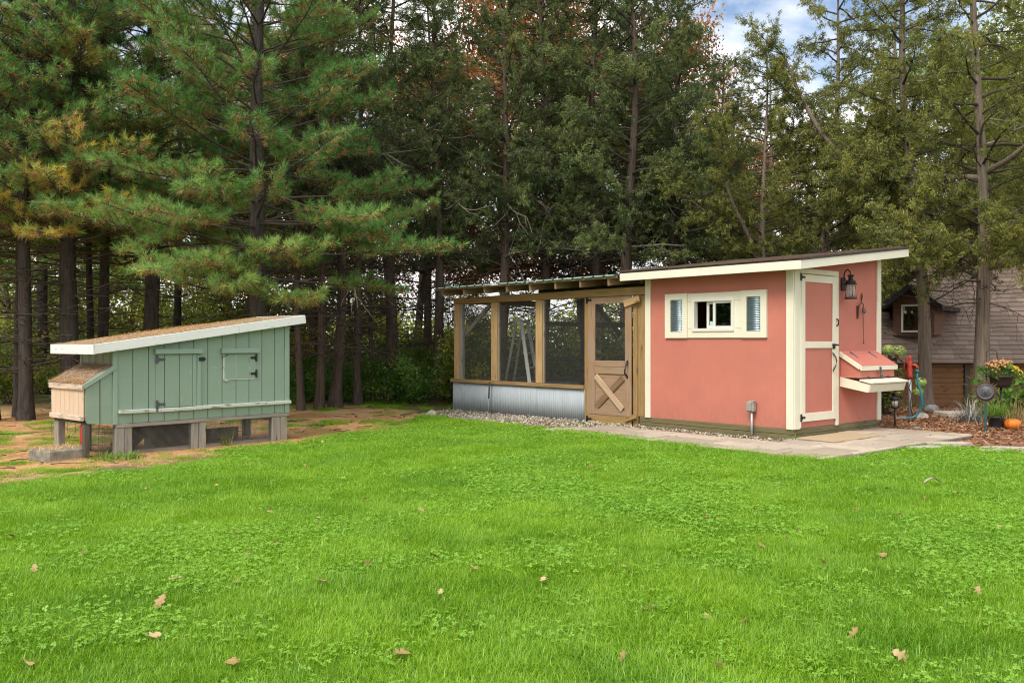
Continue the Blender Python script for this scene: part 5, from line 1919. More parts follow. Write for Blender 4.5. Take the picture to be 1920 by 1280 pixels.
def build_trees():
    # white pines
    pA = pine_meshes(21, 10.5, 0.17, 1.3, 2.15, 3.35, 0.50, (7, 9), sp_=0.056, jz=0.12, nu=27, gold=[(2.45, -1.5 - 3.35, 3.2, 0.42), (2.1, -1.0 - 3.35, 2.7, 0.44), (2.9, -1.8 - 3.35, 3.3, 0.44), (2.75, -1.2 - 3.35, 3.0, 0.46), (2.1, -1.55 - 3.35, 1.9, 0.40), (3.3, -0.7 - 3.35, 3.2, 0.40), (3.5, -2.4 - 3.35, 3.2, 0.42)])[:3]
    pB = pine_meshes(22, 10.5, 0.16, 1.1, 3.0, 2.9, 0.46, (6, 8))[:3]
    pC = pine_meshes(23, 10.5, 0.11, 0.9, 3.3, 2.1, 0.46, (6, 7))[:3]
    pY = pine_meshes(24, 10.5, 0.16, 1.2, 2.7, 2.9, 0.46, (6, 8), yfrac=0.10, gold=[(3.0, -1.75, 2.6), (3.35, -1.35, 2.7), (3.6, -1.05, 2.5), (3.9, -1.5, 2.2), (4.2, -1.1, 2.4), (3.1, -2.3, 2.3), (5.6, -0.9, 2.2), (3.5, -2.0, 2.4)])[:3]
    G = 'white pines behind the green coop'
    plant_tree('pine_tree', 'biggest white pine whose green boughs hang low behind the coop roof', 'pine tree', pA, -4.25, 15.3, 3.35)
    plant_tree('pine_tree', 'stout pine trunk rising just left of the coop roof end', 'pine tree', pY, -7.62, 15.7, 0.0, group=G)
    plant_tree('pine_tree', 'pine with mid sized trunk seen above the middle of the coop roof', 'pine tree', pB, -6.75, 16.9, 2.6, 0.98, group=G)
    plant_tree('pine_tree', 'slim dark pine trunk second right of the stout pine by the coop', 'pine tree', pC, -7.62, 16.9, 0.4, 1.0, group=G)
    plant_tree('pine_tree', 'thinnest pine trunk directly right of the stout pine by the coop', 'pine tree', pC, -8.05, 17.3, 2.4, 0.9, group=G, sr=0.75)
    plant_tree('pine_tree', 'straight ringed pine trunk nearest the wire panel at the left edge', 'pine tree', pC, -8.15, 15.2, 4.0, 1.02, group=G, sr=1.05)
    plant_tree('pine_tree', 'slender leaning pair member, middle trunk of the left edge cluster', 'pine tree', pC, -8.62, 15.9, 5.1, 0.97, group=G)
    plant_tree('pine_tree', 'outermost pine trunk cut by the left edge of the photo', 'pine tree', pC, -8.75, 15.2, 1.1, 1.0, group=G, sr=1.2)
    GB = 'pines standing deeper in the grove'
    for i, (x, y, me, rz) in enumerate([(-5.6, 19.8, pB, 0.9), (-9.6, 19.6, pB, 3.9), (-8.3, 22.5, pC, 5.0), (-11.2, 17.6, pY, 0.3), (-6.9, 24.0, pB, 2.0), (-11.8, 22.8, pB, 1.2)]):
        plant_tree('pine_tree', 'dim pine deeper in the grove behind the front row of pines', 'pine tree', me, x, y, rz, 1.0, GB)
    # cedars
    cA = cedar_meshes(31, 10.5, 0.13, 2.9, 2.2, 84, dens=1.35, dead=34, dead_z=(1.2, 4.2))
    cB = cedar_meshes(32, 10.5, 0.12, 3.2, 2.0, 74, dens=1.3, dead=56, dead_z=(1.0, 5.0), pale=5, lean=(0.01, 0))
    cC = cedar_meshes(33, 10.5, 0.09, 3.7, 1.6, 60, dens=1.2, dead=60, dead_z=(1.0, 5.5), pale=3, kspray=16)
    GC = 'cedars between the coop and the run'
    for (x, y, me, rz, sr, lab) in [
        (-4.05, 17.4, cC, 0.3, 0.72, 'thin dark cedar trunk nearest the right end of the coop roof'),
        (-3.78, 17.8, cC, 1.7, 0.9, 'second cedar trunk right of the coop, slim and straight'),
        (-3.56, 18.2, cC, 3.1, 1.2, 'thick shaggy cedar trunk, third one right of the coop'),
        (-3.22, 18.9, cC, 4.4, 0.85, 'pale cedar trunk with a side branch, left of the stoutest trunk'),
        (-3.05, 19.9, cC, 5.3, 0.6, 'thin crooked cedar stem close behind the pale cedar trunk'),
        (-2.70, 20.0, cB, 0.8, 1.15, 'stoutest cedar trunk, flaring at its foot, midway between coop and run'),
        (-1.68, 20.3, cB, 2.2, 0.95, 'cedar with a forked low limb at the left corner of the run')]:
        plant_tree('cedar_tree', lab, 'cedar tree', me, x, y, rz, 1.0, GC, sr)
    GR = 'cedars behind the run and shed'
    for (x, y, me, rz, s, sr, lab) in [
        (-0.22, 20.3, cA, 1.0, 1.0, 0.9, 'cedar showing a tall bare trunk above the left part of the run roof'),
        (0.75, 21.0, cB, 3.3, 1.05, 1.0, 'dark forked cedar behind the middle of the run roof'),
        (1.95, 20.9, cA, 4.6, 1.0, 1.1, 'broad cedar trunk above the right part of the run roof'),
        (2.62, 19.9, cA, 2.3, 1.06, 1.0, 'reddish barked cedar rising at the joint of run and shed roofs'),
        (3.70, 20.6, cB, 5.5, 1.04, 0.9, 'cedar with broken pale limbs above the shed roof'),
        (5.3, 23.0, cA, 0.2, 0.82, 0.9, 'cedar standing behind the middle of the shed roof')]:
        plant_tree('cedar_tree', lab, 'cedar tree', me, x, y, rz, s, GR, sr)
    # olive cedars on the right
    cR = cedar_meshes(41, 10.5, 0.125, 3.0, 2.5, 64, dead=30, lean=(-0.055, 0), dead_z=(2.0, 4.5), leafmat='cedar_olive', bark_m='cedar_grey', el=(-0.05, 0.55), pale=2, dens=1.25, sag=0.55,
                      limbs=[(3.55, PI - 0.15, 0.85, 4.6, 0.095, True), (2.75, PI + 0.5, 0.1, 1.9, 0.05, True), (4.6, PI - 0.5, 0.35, 3.0, 0.06, True), (3.0, -0.2, 0.15, 1.4, 0.04, True)])
    cS = cedar_meshes(42, 10.5, 0.145, 2.95, 2.6, 66, dead=26, lean=(-0.02, 0), wob=0.04, dead_z=(2.0, 4.5), leafmat='cedar_olive', bark_m='cedar_grey', el=(-0.1, 0.5), pale=2, dens=1.2, sag=0.55,
                      limbs=[(3.05, PI + 0.3, -0.08, 1.7, 0.03, True), (2.9, -1.7, -0.05, 1.6, 0.03, True), (3.3, -1.0, -0.1, 1.8, 0.03, True), (2.7, -0.5, 0.02, 2.4, 0.085, False), (3.4, 0.3, 0.2, 2.6, 0.07, True), (4.3, PI - 0.2, 0.1, 2.2, 0.06, True), (4.4, -0.9, 0.3, 2.4, 0.06, True)])
    plant_tree('cedar_tree', 'cedar with grey trunk and long leaning limb just right of the shed roof', 'cedar tree', cR, 8.15, 17.9, 0.0)
    plant_tree('cedar_tree', 'thick grey cedar trunk with a knot, standing behind the flower planter', 'cedar tree', cS, 8.60, 16.6, 0.0)
    plant_tree('cedar_tree', 'olive cedar crowding the upper right corner beyond the house roof', 'cedar tree', cS, 12.6, 21.6, 2.4, 1.05)
    plant_tree('cedar_tree', 'airy olive cedar behind the far end of the shed roof', 'cedar tree', cR, 6.7, 24.5, 3.6, 0.86)
    plant_tree('cedar_tree', 'shorter olive cedar filling the gap over the shed roof end', 'cedar tree', cR, 5.55, 19.6, 1.2, 0.74, None)
    plant_tree('cedar_tree', 'airy olive cedar rising behind the lantern end of the shed', 'cedar tree', cR, 7.0, 20.6, 2.6, 0.93, None)
    GD = 'cedars in the second row'
    for i, (x, y, me, rz, s) in enumerate([(-5.0, 22.6, cB, 1.1, 1.0), (-2.1, 23.4, cA, 2.0, 1.0), (0.9, 24.6, cB, 3.0, 1.05), (3.0, 23.4, cA, 1.4, 1.08), (4.3, 24.8, cB, 4.1, 0.95), (6.6, 27.5, cA, 2.9, 0.8), (10.6, 25.0, cS, 0.9, 1.0), (15.2, 24.5, cS, 4.2, 1.05)]):
        plant_tree('cedar_tree', 'dark cedar in the second row behind the front cedars', 'cedar tree', me, x, y, rz, s, GD)
    # autumn broadleaf trees behind
    bA = broadleaf_meshes(51, 10.0, 0.13, 2.4, 3.3, 26000, 'rust_leaf', 0.12, 30, 0.6)
    bB = broadleaf_meshes(52, 8.0, 0.10, 0.9, 2.9, 22000, 'lime_leaf', 0.12, 30, 0.6)
    GA = 'rust coloured autumn trees beyond the evergreens'
    for (x, y, s, rz) in [(-0.4, 25.5, 1.05, 0), (4.8, 28.0, 1.05, 1), (-2.9, 27.5, 0.98, 2), (2.2, 26.5, 1.0, 3), (6.9, 29.5, 0.78, 4), (-6.5, 30.0, 1.1, 5), (9.4, 34.0, 0.8, 0.5), (-10.0, 31.5, 1.15, 2.2), (1.0, 30.5, 1.2, 1.7)]:
        plant_tree('oak_tree', 'rust and orange leaved oak glimpsed beyond the evergreen row', 'oak tree', bA, x, y, rz, s, GA)
    GL = 'yellow green trees beyond the evergreens'
    for (x, y, s, rz) in [(-12.5, 30.0, 0.95, 0), (-9.2, 28.0, 0.85, 1), (-5.2, 29.0, 0.72, 2), (-14.5, 26.0, 0.9, 3), (12.5, 27.0, 1.15, 4), (16.0, 30.0, 1.25, 5), (10.0, 29.0, 0.9, 2.5), (-1.6, 29.5, 0.5, 1.5), (-7.4, 26.8, 0.95, 0.7), (-16.5, 33.0, 1.3, 1.9), (14.5, 24.5, 1.2, 3.3)]:
        plant_tree('maple_tree', 'yellow green leaved maple glimpsed beyond the evergreen row', 'maple tree', bB, x, y, rz, s, GL)
    # understory shrubs
    sA = bush_meshes(61, 1.5, 1.1)
    sB = bush_meshes(62, 1.1, 1.3, 3000, 'bush_leaf', 0.09)
    sG = bush_meshes(63, 1.9, 0.9, 2600, 'gold_leaf', 0.08)
    sL = bush_meshes(64, 1.9, 1.2, 4200, 'lime_leaf', 0.085)

    def bush(label, me, x, y, s, rz, group):
        t = thing('shrub', label, 'shrub', (x, y, float(ground_z(x, y)) - 0.03), rz, group)
        t.scale = (s, s, s)
        obj_me('stems', me[0], t)
        obj_me('foliage', me[1], t)
    GS = 'green shrubs under the trees'
    for i, (x, y, s) in enumerate([(-4.3, 20.6, 1.0), (-3.6, 21.3, 0.9), (-2.2, 21.2, 1.1), (-1.35, 21.6, 1.15), (-0.9, 20.9, 0.9), (0.1, 22.3, 1.2), (1.2, 22.8, 1.0), (-5.6, 21.8, 0.9), (-3.0, 22.6, 1.2), (-7.2, 22.4, 0.8), (2.4, 23.0, 1.2), (-9.4, 23.4, 0.9), (-4.9, 22.9, 1.15), (-2.0, 23.4, 1.3), (3.6, 23.6, 1.2)]):
        bush('bushy green shrub on the wood floor behind the cedar trunks', sA if i % 2 else sB, x, y, s, i * 1.3, GS)
    for i, (x, y, s, me) in enumerate([(-2.0, 19.2, 0.95, sA), (-1.25, 19.5, 1.0, sL), (-2.3, 21.9, 0.9, sL), (-3.4, 20.0, 0.75, sB), (-4.4, 19.2, 0.7, sA)]):
        bush('bushy green shrub', me, x, y, s, i * 1.9 + 0.4, GS)
    for i, (lx, ly, s, me) in enumerate([(-7.1, 3.5, 1.15, sA), (-6.2, 4.1, 1.25, sL), (-5.3, 3.5, 1.1, sB), (-4.4, 4.0, 1.2, sA), (-3.5, 3.6, 1.2, sL), (-2.7, 4.2, 1.2, sB), (-6.7, 5.2, 1.3, sL), (-4.8, 5.3, 1.3, sA)]):
        x, y, _ = WS(lx, ly)
        bush('bushy green shrub', me, x, y, s, i * 1.7, GS)
    GY = 'pale yellow green shrubs deeper in the wood'
    for i, (x, y, s) in enumerate([(-11.5, 25.0, 1.3), (-9.3, 26.0, 1.5), (-7.4, 26.5, 1.5), (-5.4, 26.0, 1.4), (-3.6, 27.0, 1.2), (-13.5, 27.5, 1.7), (-1.8, 28.0, 1.1), (0.6, 26.5, 1.2), (-10.4, 29.5, 2.0), (2.8, 27.0, 1.2), (-8.6, 21.6, 1.05), (-6.2, 22.2, 1.1), (-4.4, 23.6, 1.1), (-2.6, 24.6, 1.0), (-10.2, 22.4, 1.2), (-1.2, 23.2, 0.95), (-7.6, 24.4, 1.3), (-12.3, 20.6, 1.1), (-11.0, 19.6, 0.95), (-13.4, 22.6, 1.3), (-9.9, 21.0, 0.9), (-12.2, 23.6, 1.3), (-14.6, 24.4, 1.4)]):
        bush('yellow green shrub in the light beyond the trunks', sL, x, y, s, i * 2.1, GY)
    bush('golden leaved shrub glowing between the first trunks right of the coop', sG, -4.95, 21.5, 0.95, 0.4, None)
    # distant wood, one mass
    rng = np.random.default_rng(71)
    n = 300
    x = rng.uniform(-40, 34, n)
    y = rng.uniform(40, 56, n)
    z = rng.uniform(0.3, 1.0, n) * (1.4 + 3.4 * fbm(x, y, 0.12))
    z = np.where((x > -5.5) & (x < 4), z * 0.75, z)
    C = np.stack([x, y, z], 1)
    V, Q, idx = leaf_cloud(C, 1.5, 42000, rng, 0.26, 0.2, 0.8)
    ct = rng.uniform(0.1, 0.9, n)
    o = obj_me('distant_wood', mesh_np('distant_wood', V, None, Q, M['lime_leaf'], np.repeat(np.clip(ct[idx] + rng.uniform(-0.25, 0.25, len(idx)), 0, 1), 4)))
    # the tree line along the left side of the yard; it shows in the window glass
    n2 = 200
    C2 = np.stack([rng.uniform(-26, -19, n2), rng.uniform(-6, 17, n2), rng.uniform(0.3, 8.5, n2)], 1)
    V2, Q2, i2 = leaf_cloud(C2, 1.7, 26000, rng, 0.34, 0.24, 0.9)
    o2 = obj_me('rear_wood', mesh_np('rear_wood', V2, None, Q2, M['bush_leaf'], np.repeat(rng.uniform(0.0, 0.6, 26000), 4)))
    tag(o2, 'leafy tree line along the left side of the yard, mirrored in the shed window', 'woodland', kind='stuff')
    tag(o, 'far off yellow green woodland edge behind all the trees', 'woodland', kind='stuff')



LANDMARKS = [(-40, 'left edge of the picture'), (45, 'slim pines at the left edge'), (125, 'stout pine left of the coop'), (200, 'left end of the coop roof'), (330, 'middle of the coop roof'),
             (480, 'big white pine'), (565, 'right end of the coop roof'), (620, 'thick shaggy cedar'), (670, 'pale cedar trunk'), (730, 'stoutest flared cedar'), (820, 'left corner of the run'),
             (890, 'first screened bay of the run'), (970, 'ladder bay of the run'), (1050, 'third screened bay of the run'), (1140, 'wooden run door'), (1215, 'joint of run and shed'),
             (1340, 'white framed shed window'), (1450, 'front corner of the shed'), (1570, 'shed lantern'), (1650, 'far corner of the shed'), (1735, 'leaning grey cedar'), (1840, 'thick knotted cedar'), (1960, 'flower planter')]


def name_by_place():
    """give look-alike background plants labels that say what they stand behind"""
    kinds = {'cedars in the second row': 'dark second row cedar', 'rust coloured autumn trees beyond the evergreens': 'rust leaved oak', 'yellow green trees beyond the evergreens': 'yellow green maple',
             'pines standing deeper in the grove': 'dim inner grove pine', 'green shrubs under the trees': 'bushy green shrub', 'pale yellow green shrubs deeper in the wood': 'pale yellow green shrub'}
    sets = {}
    for o in COL.objects:
        if o.parent is None and o.get('group') in kinds:
            px = 960 + 1700 * o.location.x / o.location.y
            lm = min(LANDMARKS, key=lambda q: abs(q[0] - px))[1]
            sets.setdefault((kinds[o['group']], lm), []).append(o)
    for (k, lm), os_ in sets.items():
        os_.sort(key=lambda o: o.location.y)
        for i, o in enumerate(os_):
            w = '' if len(os_) == 1 else (', nearest one', ', second one back', ', third one back', ', fourth one back', ', fifth one back', ', sixth one back', ', seventh one back')[min(i, 6)]
            o['label'] = '%s behind the %s%s' % (k, lm, w)


def build_twigs():
    rng = np.random.default_rng(77)
    g = Geo()
    for _ in range(260):
        x, y = rng.uniform(-9, 0), rng.uniform(8.5, 21)
        if not inside(np.array([x]), np.array([y]), NEEDLES)[0] and y < 16.8:
            continue
        a = rng.uniform(0, 2 * PI)
        B = limb(rng, (x, y, float(ground_z(x, y)) - 0.012), (math.cos(a), math.sin(a), 0.0), rng.uniform(0.10, 0.5), 5, 0, 0, 0.18)
        B[:, 2] = float(ground_z(x, y)) - 0.012 + rng.uniform(0, 0.015, 5)
        g.tube(B, np.linspace(rng.uniform(0.004, 0.010), 0.002, 5), 4)
    o = obj_me('fallen_twigs', g.mesh('fallen_twigs', M['twig']))
    tag(o, 'small dead twigs lying about on the pine needles', 'twigs', kind='stuff')


build_twigs()
build_trees()
name_by_place()

# ------------------------------------------------------------------ garden bed by the house
def gz(x, y):
    return float(ground_z(x, y)) - 0.028


def rock(name, label, x, y, sx, sy, sz, seed, mat, cat='rock', group=None, rz=0.0):
    rnd = random.Random(seed)
    bm = bmesh.new()
    bmesh.ops.create_icosphere(bm, subdivisions=3, radius=1.0)
    ph = [Vector((rnd.uniform(-1, 1), rnd.uniform(-1, 1), rnd.uniform(-1, 1))).normalized() for _ in range(9)]
    cut = [rnd.uniform(0.62, 0.9) for _ in ph]
    for v in bm.verts:
        for p, c in zip(ph, cut):
            d = v.co.dot(p)
            if d > c:
                v.co -= p * (d - c) * 0.9
        v.co *= 1 + 0.03 * math.sin(v.co.x * 9 + seed) * math.cos(v.co.y * 8)
        v.co = Vector((v.co.x * sx, v.co.y * sy, v.co.z * sz))
    me = bpy.data.meshes.new(name)
    bm.to_mesh(me)
    bm.free()
    me.materials.append(mat)
    o = obj_me(name, me, None, (x, y, gz(x, y) + sz * 0.42))
    o.rotation_euler = (0, 0, rz)
    return tag(o, label, cat, group)


def flat_slab(name, label, x, y, poly, h, rz, mat, cat='stepping stone', group=None):
    V, F = [], []
    n = len(poly)
    for (s, z) in ((1.0, -0.03), (1.0, h - 0.010), (0.965, h)):
        V += [(px * s, py * s, z) for px, py in poly]
    for r in range(2):
        for i in range(n):
            j = (i + 1) % n
            F.append((r * n + i, r * n + j, r * n + n + j, r * n + n + i))
    F.append(tuple(range(2 * n, 3 * n)))
    o = meshobj(name, None, V, F, mat, False, (x, y, gz(x, y) + 0.01))
    o.rotation_euler = (0, 0, rz)
    return tag(o, label, cat, group)


def blades(n, rng, r, h, w, lean, mat, name, par=None, tint=(0, 1), bend=0.5, z0=0.0, seg=3):
    """a clump of arching grass blades"""
    a = rng.uniform(0, 2 * PI, n)
    rr = r * np.sqrt(rng.random(n))
    p = np.stack([rr * np.cos(a), rr * np.sin(a), np.full(n, z0)], 1)
    az = a + rng.normal(0, 0.7, n)
    L = h * rng.uniform(0.55, 1.1, n)
    le = lean * rng.uniform(0.2, 1.0, n)
    side = np.stack([-np.sin(az), np.cos(az), np.zeros(n)], 1)
    out = np.stack([np.cos(az), np.sin(az), np.zeros(n)], 1)
    rows = []
    for k in range(seg + 1):
        f = k / seg
        th = le + bend * f * f * le * 2
        c = p + out * (L * f * np.sin(th))[:, None] + np.array([0, 0, 1.0]) * (L * f * np.cos(np.clip(th, 0, 1.9)))[:, None]
        ww = w * (1 - f) ** 0.7 * 0.5
        if k < seg:
            rows += [c - side * ww, c + side * ww]
        else:
            rows += [c]
    V = np.stack(rows, 1).reshape(-1, 3)
    m = 2 * seg + 1
    b = np.arange(n)[:, None] * m
    Q = np.concatenate([np.stack([b[:, 0] + 2 * k, b[:, 0] + 2 * k + 1, b[:, 0] + 2 * k + 3, b[:, 0] + 2 * k + 2], 1) for k in range(seg - 1)])
    T = np.stack([b[:, 0] + 2 * seg - 2, b[:, 0] + 2 * seg - 1, b[:, 0] + 2 * seg], 1)
    me = mesh_np(name, V, T, Q, mat, np.repeat(rng.uniform(tint[0], tint[1], n), m))
    return me


def build_garden():
    rng = np.random.default_rng(90)
    # solar path light
    def solar(label, x, y, h=0.46, rz=0):
        t = thing('path_light', label, 'path light', (x, y, gz(x, y)), rz)
        tube('stake', t, [(0, 0, -0.05), (0, 0, h - 0.17)], 0.011, M['black_metal'], 8)
        lathe('lens', t, [(0.050, h - 0.165), (0.056, h - 0.04)], M['frost'], 16)
        lathe('base_ring', t, [(0.030, h - 0.185), (0.062, h - 0.175), (0.062, h - 0.160), (0.052, h - 0.155)], M['black_metal'], 16)
        lathe('cap', t, [(0.075, h - 0.045), (0.080, h - 0.030), (0.072, h - 0.015), (0.055, h), (0.01, h + 0.004)], M['black_metal'], 20)
        for k in range(6):
            a = k * PI / 3
            tube('lens_bar', t, [(0.058 * math.cos(a), 0.058 * math.sin(a), h - 0.16), (0.061 * math.cos(a), 0.061 * math.sin(a), h - 0.04)], 0.003, M['black_metal'], 4)
    solar('black solar path light standing below the egg tray', 6.06, 14.35)
    # yard hydrant with hose
    t = thing('yard_hydrant', 'red topped yard hydrant on a galvanised pipe', 'hydrant', (6.78, 15.45, gz(6.78, 15.45)), R(-20))
    tube('standpipe', t, [(0, 0, -0.05), (0.005, 0, 0.40), (0, 0, 0.74)], 0.026, M['pipe'], 12)
    lathe('head', t, [(0.040, 0.70), (0.046, 0.74), (0.040, 0.78), (0.043, 0.86), (0.036, 0.90), (0.045, 0.93), (0.034, 0.97), (0.026, 1.04), (0.034, 1.06), (0.020, 1.09)], M['red_enamel'], 14)
    tube('spout', t, [(0.03, 0, 0.93), (0.09, -0.01, 0.93), (0.11, -0.01, 0.90), (0.11, -0.01, 0.85)], [0.030, 0.028, 0.028, 0.032], M['red_enamel'], 10)
    tube('pump_handle', t, [(0.02, 0.0, 1.05), (-0.055, 0.01, 1.04), (-0.085, 0.01, 0.94), (-0.088, 0.01, 0.78)], [0.014, 0.013, 0.012, 0.014], M['red_enamel'], 8)
    tube('link_rod', t, [(-0.03, 0.0, 1.04), (-0.035, 0, 0.88)], 0.007, M['red_enamel'], 6)
    h = thing('garden_hose', 'teal garden hose hanging from the red hydrant spout', 'hose', (6.78, 15.45, gz(6.78, 15.45)), R(-20))
    pts = [(0.11, -0.012, 0.86), (0.112, -0.015, 0.74), (0.13, -0.02, 0.60), (0.175, -0.03, 0.45), (0.20, -0.03, 0.30), (0.17, -0.03, 0.17), (0.10, -0.03, 0.08), (0.04, -0.05, 0.04), (-0.08, -0.06, 0.03), (-0.2, -0.02, 0.02)]
    tube('hose_line', h, pts, 0.019, M['hose'], 8)
    lathe('coupling', h, [(0.030, 0.0), (0.032, 0.05), (0.024, 0.06)], M['hose'], 10, (0.11, -0.012, 0.80))
    tube('cord', h, [(0.03, -0.03, 0.70), (-0.02, -0.035, 0.55), (0.03, -0.04, 0.42), (0.0, -0.04, 0.25), (0.04, -0.04, 0.08)], 0.007, M['plastic_black'], 6)
    # stones
    rock('boulder', 'round grey boulder beside the pale stepping slab', 7.70, 16.6, 0.145, 0.13, 0.12, 4, M['stone'])
    rock('boulder', 'flat tan rock at the foot of the hydrant', 7.05, 15.55, 0.13, 0.11, 0.075, 6, M['slab'])
    rock('boulder', 'small dark rock left of the hydrant base', 6.60, 15.35, 0.10, 0.08, 0.05, 8, M['stone'])
    rock('boulder', 'dark lump of stone at the patio end near the path light', 6.15, 13.75, 0.10, 0.07, 0.035, 9, M['stone'])
    flat_slab('stepping_slab', 'rectangular pale stepping slab in front of the boulder', 7.88, 16.05, [(-0.34, -0.24), (0.30, -0.24), (0.36, 0.24), (-0.30, 0.24)], 0.07, R(8), M['slab'])
    rp = lambda s, a, b: [(a * math.cos(t) * random.Random(s + i).uniform(0.82, 1.12), b * math.sin(t) * random.Random(s + i).uniform(0.82, 1.12)) for i, t in enumerate(np.linspace(0, 2 * PI, 10)[:-1])]
    flat_slab('edging_stone', 'flat edging stone nearest the patio corner', 5.08, 11.15, rp(1, 0.26, 0.12), 0.035, 0.3, M['slab'], 'edging stone')
    flat_slab('edging_stone', 'long pale edging stone set in the mulch behind the grass edge', 5.55, 11.55, rp(5, 0.30, 0.11), 0.04, -0.1, M['slab'], 'edging stone')
    flat_slab('edging_stone', 'edging stone furthest along the bed under the pumpkin', 6.02, 11.05, rp(9, 0.34, 0.10), 0.035, -0.15, M['slab'], 'edging stone')
    flat_slab('edging_stone', 'small edging stone half buried at the lawn side of the mulch', 5.75, 10.85, rp(13, 0.20, 0.09), 0.03, 0.1, M['slab'], 'edging stone')
    # sun face ornament
    t = thing('sun_ornament', 'rusty sun face ornament on a dark green stake', 'garden ornament', (6.83, 13.08, gz(6.83, 13.08)), R(-28))
    box('stake', t, -0.017, 0.017, -0.006, 0.006, -0.06, 0.44, M['stake'], 0.003)
    V, F = [], []
    N = 20
    z0 = 0.60
    for lay in (-0.004, 0.004):
        for i in range(N * 2):
            a = 2 * PI * i / (N * 2)
            rr = (0.205 if (i // 2) % 2 == 0 else 0.175) if i % 2 == 0 else 0.125
            tw = 0.06 * (1 if i % 4 == 0 else -1) if i % 2 == 0 else 0
            V.append((rr * math.cos(a + tw), lay, z0 + rr * math.sin(a + tw)))
    F = [tuple(range(2 * N)), tuple(range(4 * N - 1, 2 * N - 1, -1))] + [(i, (i + 1) % (2 * N), 2 * N + (i + 1) % (2 * N), 2 * N + i) for i in range(2 * N)]
    meshobj('ray_plate', t, V, F, M['rust_iron'])
    f = lathe('face_disc', t, [(0.115, 0.0), (0.112, 0.016), (0.098, 0.020), (0.092, 0.012), (0.078, 0.018), (0.045, 0.032), (0.0005, 0.036)], M['grey_iron'], 26)
    f.matrix_local = Matrix.Translation((0, -0.005, z0)) @ Matrix.Rotation(R(90), 4, 'X')
    for sx in (-1, 1):
        e = lathe('eye', f, [(0.016, 0.030), (0.011, 0.036), (0.002, 0.038)], M['black_metal'], 10, (sx * 0.034, 0.024, -0.005))
    tube('nose', f, [(0, 0.03, 0.033), (0, -0.012, 0.043), (0, -0.018, 0.03)], [0.006, 0.010, 0.004], M['grey_iron'], 6)
    tube('mouth', f, [(-0.034, -0.034, 0.026), (0, -0.046, 0.031), (0.034, -0.034, 0.026)], [0.003, 0.006, 0.003], M['black_metal'], 6)
    # pot with ornamental grass
    x, y = 7.37, 13.8
    t = thing('plant_pot', 'black nursery pot holding bright green tufted grass', 'plant pot', (x, y, gz(x, y)), 0)
    lathe('pot', t, [(0.09, 0.0), (0.098, 0.02), (0.112, 0.165), (0.120, 0.168), (0.120, 0.19), (0.104, 0.19), (0.10, 0.16)], M['plastic_black'], 24)
    g = obj_me('grass_tuft', blades(420, rng, 0.085, 0.42, 0.006, 0.75, M['bush_leaf'], 'grass_tuft', None, (0.55, 1.0), 0.7, 0.16), t)
    g['kind'] = 'stuff'
    # pumpkin
    x, y = 7.56, 13.7
    V, F = [], []
    K_, N_ = 60, 14
    for j in range(N_ + 1):
        th = PI * j / N_
        for i in range(K_):
            a = 2 * PI * i / K_
            rr = math.sin(th) ** 0.85 * (1 - 0.075 * (1 - abs(math.sin(a * 5))) ** 1.5)
            dz = 0.8 * math.cos(th) - 0.28 * math.exp(-(math.sin(th) / 0.35) ** 2) * math.cos(th)
            V.append((0.118 * rr * math.cos(a), 0.118 * rr * math.sin(a), 0.11 * dz))
    for j in range(N_):
        for i in range(K_):
            F.append((j * K_ + i, (j + 1) * K_ + i, (j + 1) * K_ + (i + 1) % K_, j * K_ + (i + 1) % K_))
    t = thing('pumpkin', 'orange pumpkin beside the black nursery pot', 'pumpkin', (x, y, gz(x, y) + 0.085), 0.4)
    meshobj('body', t, V, F, M['pumpkin'], True)
    tube('stem', t, [(0, 0, 0.052), (0.004, 0, 0.08), (0.018, 0.004, 0.098)], [0.016, 0.010, 0.012], M['stem'], 7)
    # planter of mums on a stand
    x, y = 7.74, 14.35
    t = thing('flower_planter', 'dark bowl planter overflowing with peach and yellow mums on a pole', 'planter', (x, y, gz(x, y)), 0)
    tube('pole', t, [(0, 0, -0.05), (0, 0, 0.62)], 0.014, M['black_metal'], 8)
    lathe('bowl', t, [(0.02, 0.60), (0.115, 0.605), (0.150, 0.66), (0.172, 0.765), (0.182, 0.768), (0.182, 0.79), (0.165, 0.79), (0.155, 0.76)], M['brown_bowl'], 28)
    tube('shepherd_hook', t, [(-0.17, 0.12, -0.05), (-0.17, 0.12, 1.08), (-0.165, 0.12, 1.16), (-0.12, 0.12, 1.19), (-0.03, 0.12, 1.185), (0.0, 0.12, 1.15), (0.005, 0.12, 1.06)], 0.008, M['rust_iron'], 6)
    C = np.stack([rng.uniform(-0.21, 0.25, 60), rng.uniform(-0.18, 0.18, 60), rng.uniform(0.80, 0.99, 60)], 1)
    C[:, 2] -= 0.9 * (C[:, 0] ** 2 + C[:, 1] ** 2)
    V, Q, idx = leaf_cloud(C, 0.06, 1500, rng, 0.035, 0.02)
    obj_me('foliage', mesh_np('foliage', V, None, Q, M['bush_leaf'], np.repeat(rng.uniform(0, 0.8, 1500), 4)), t)

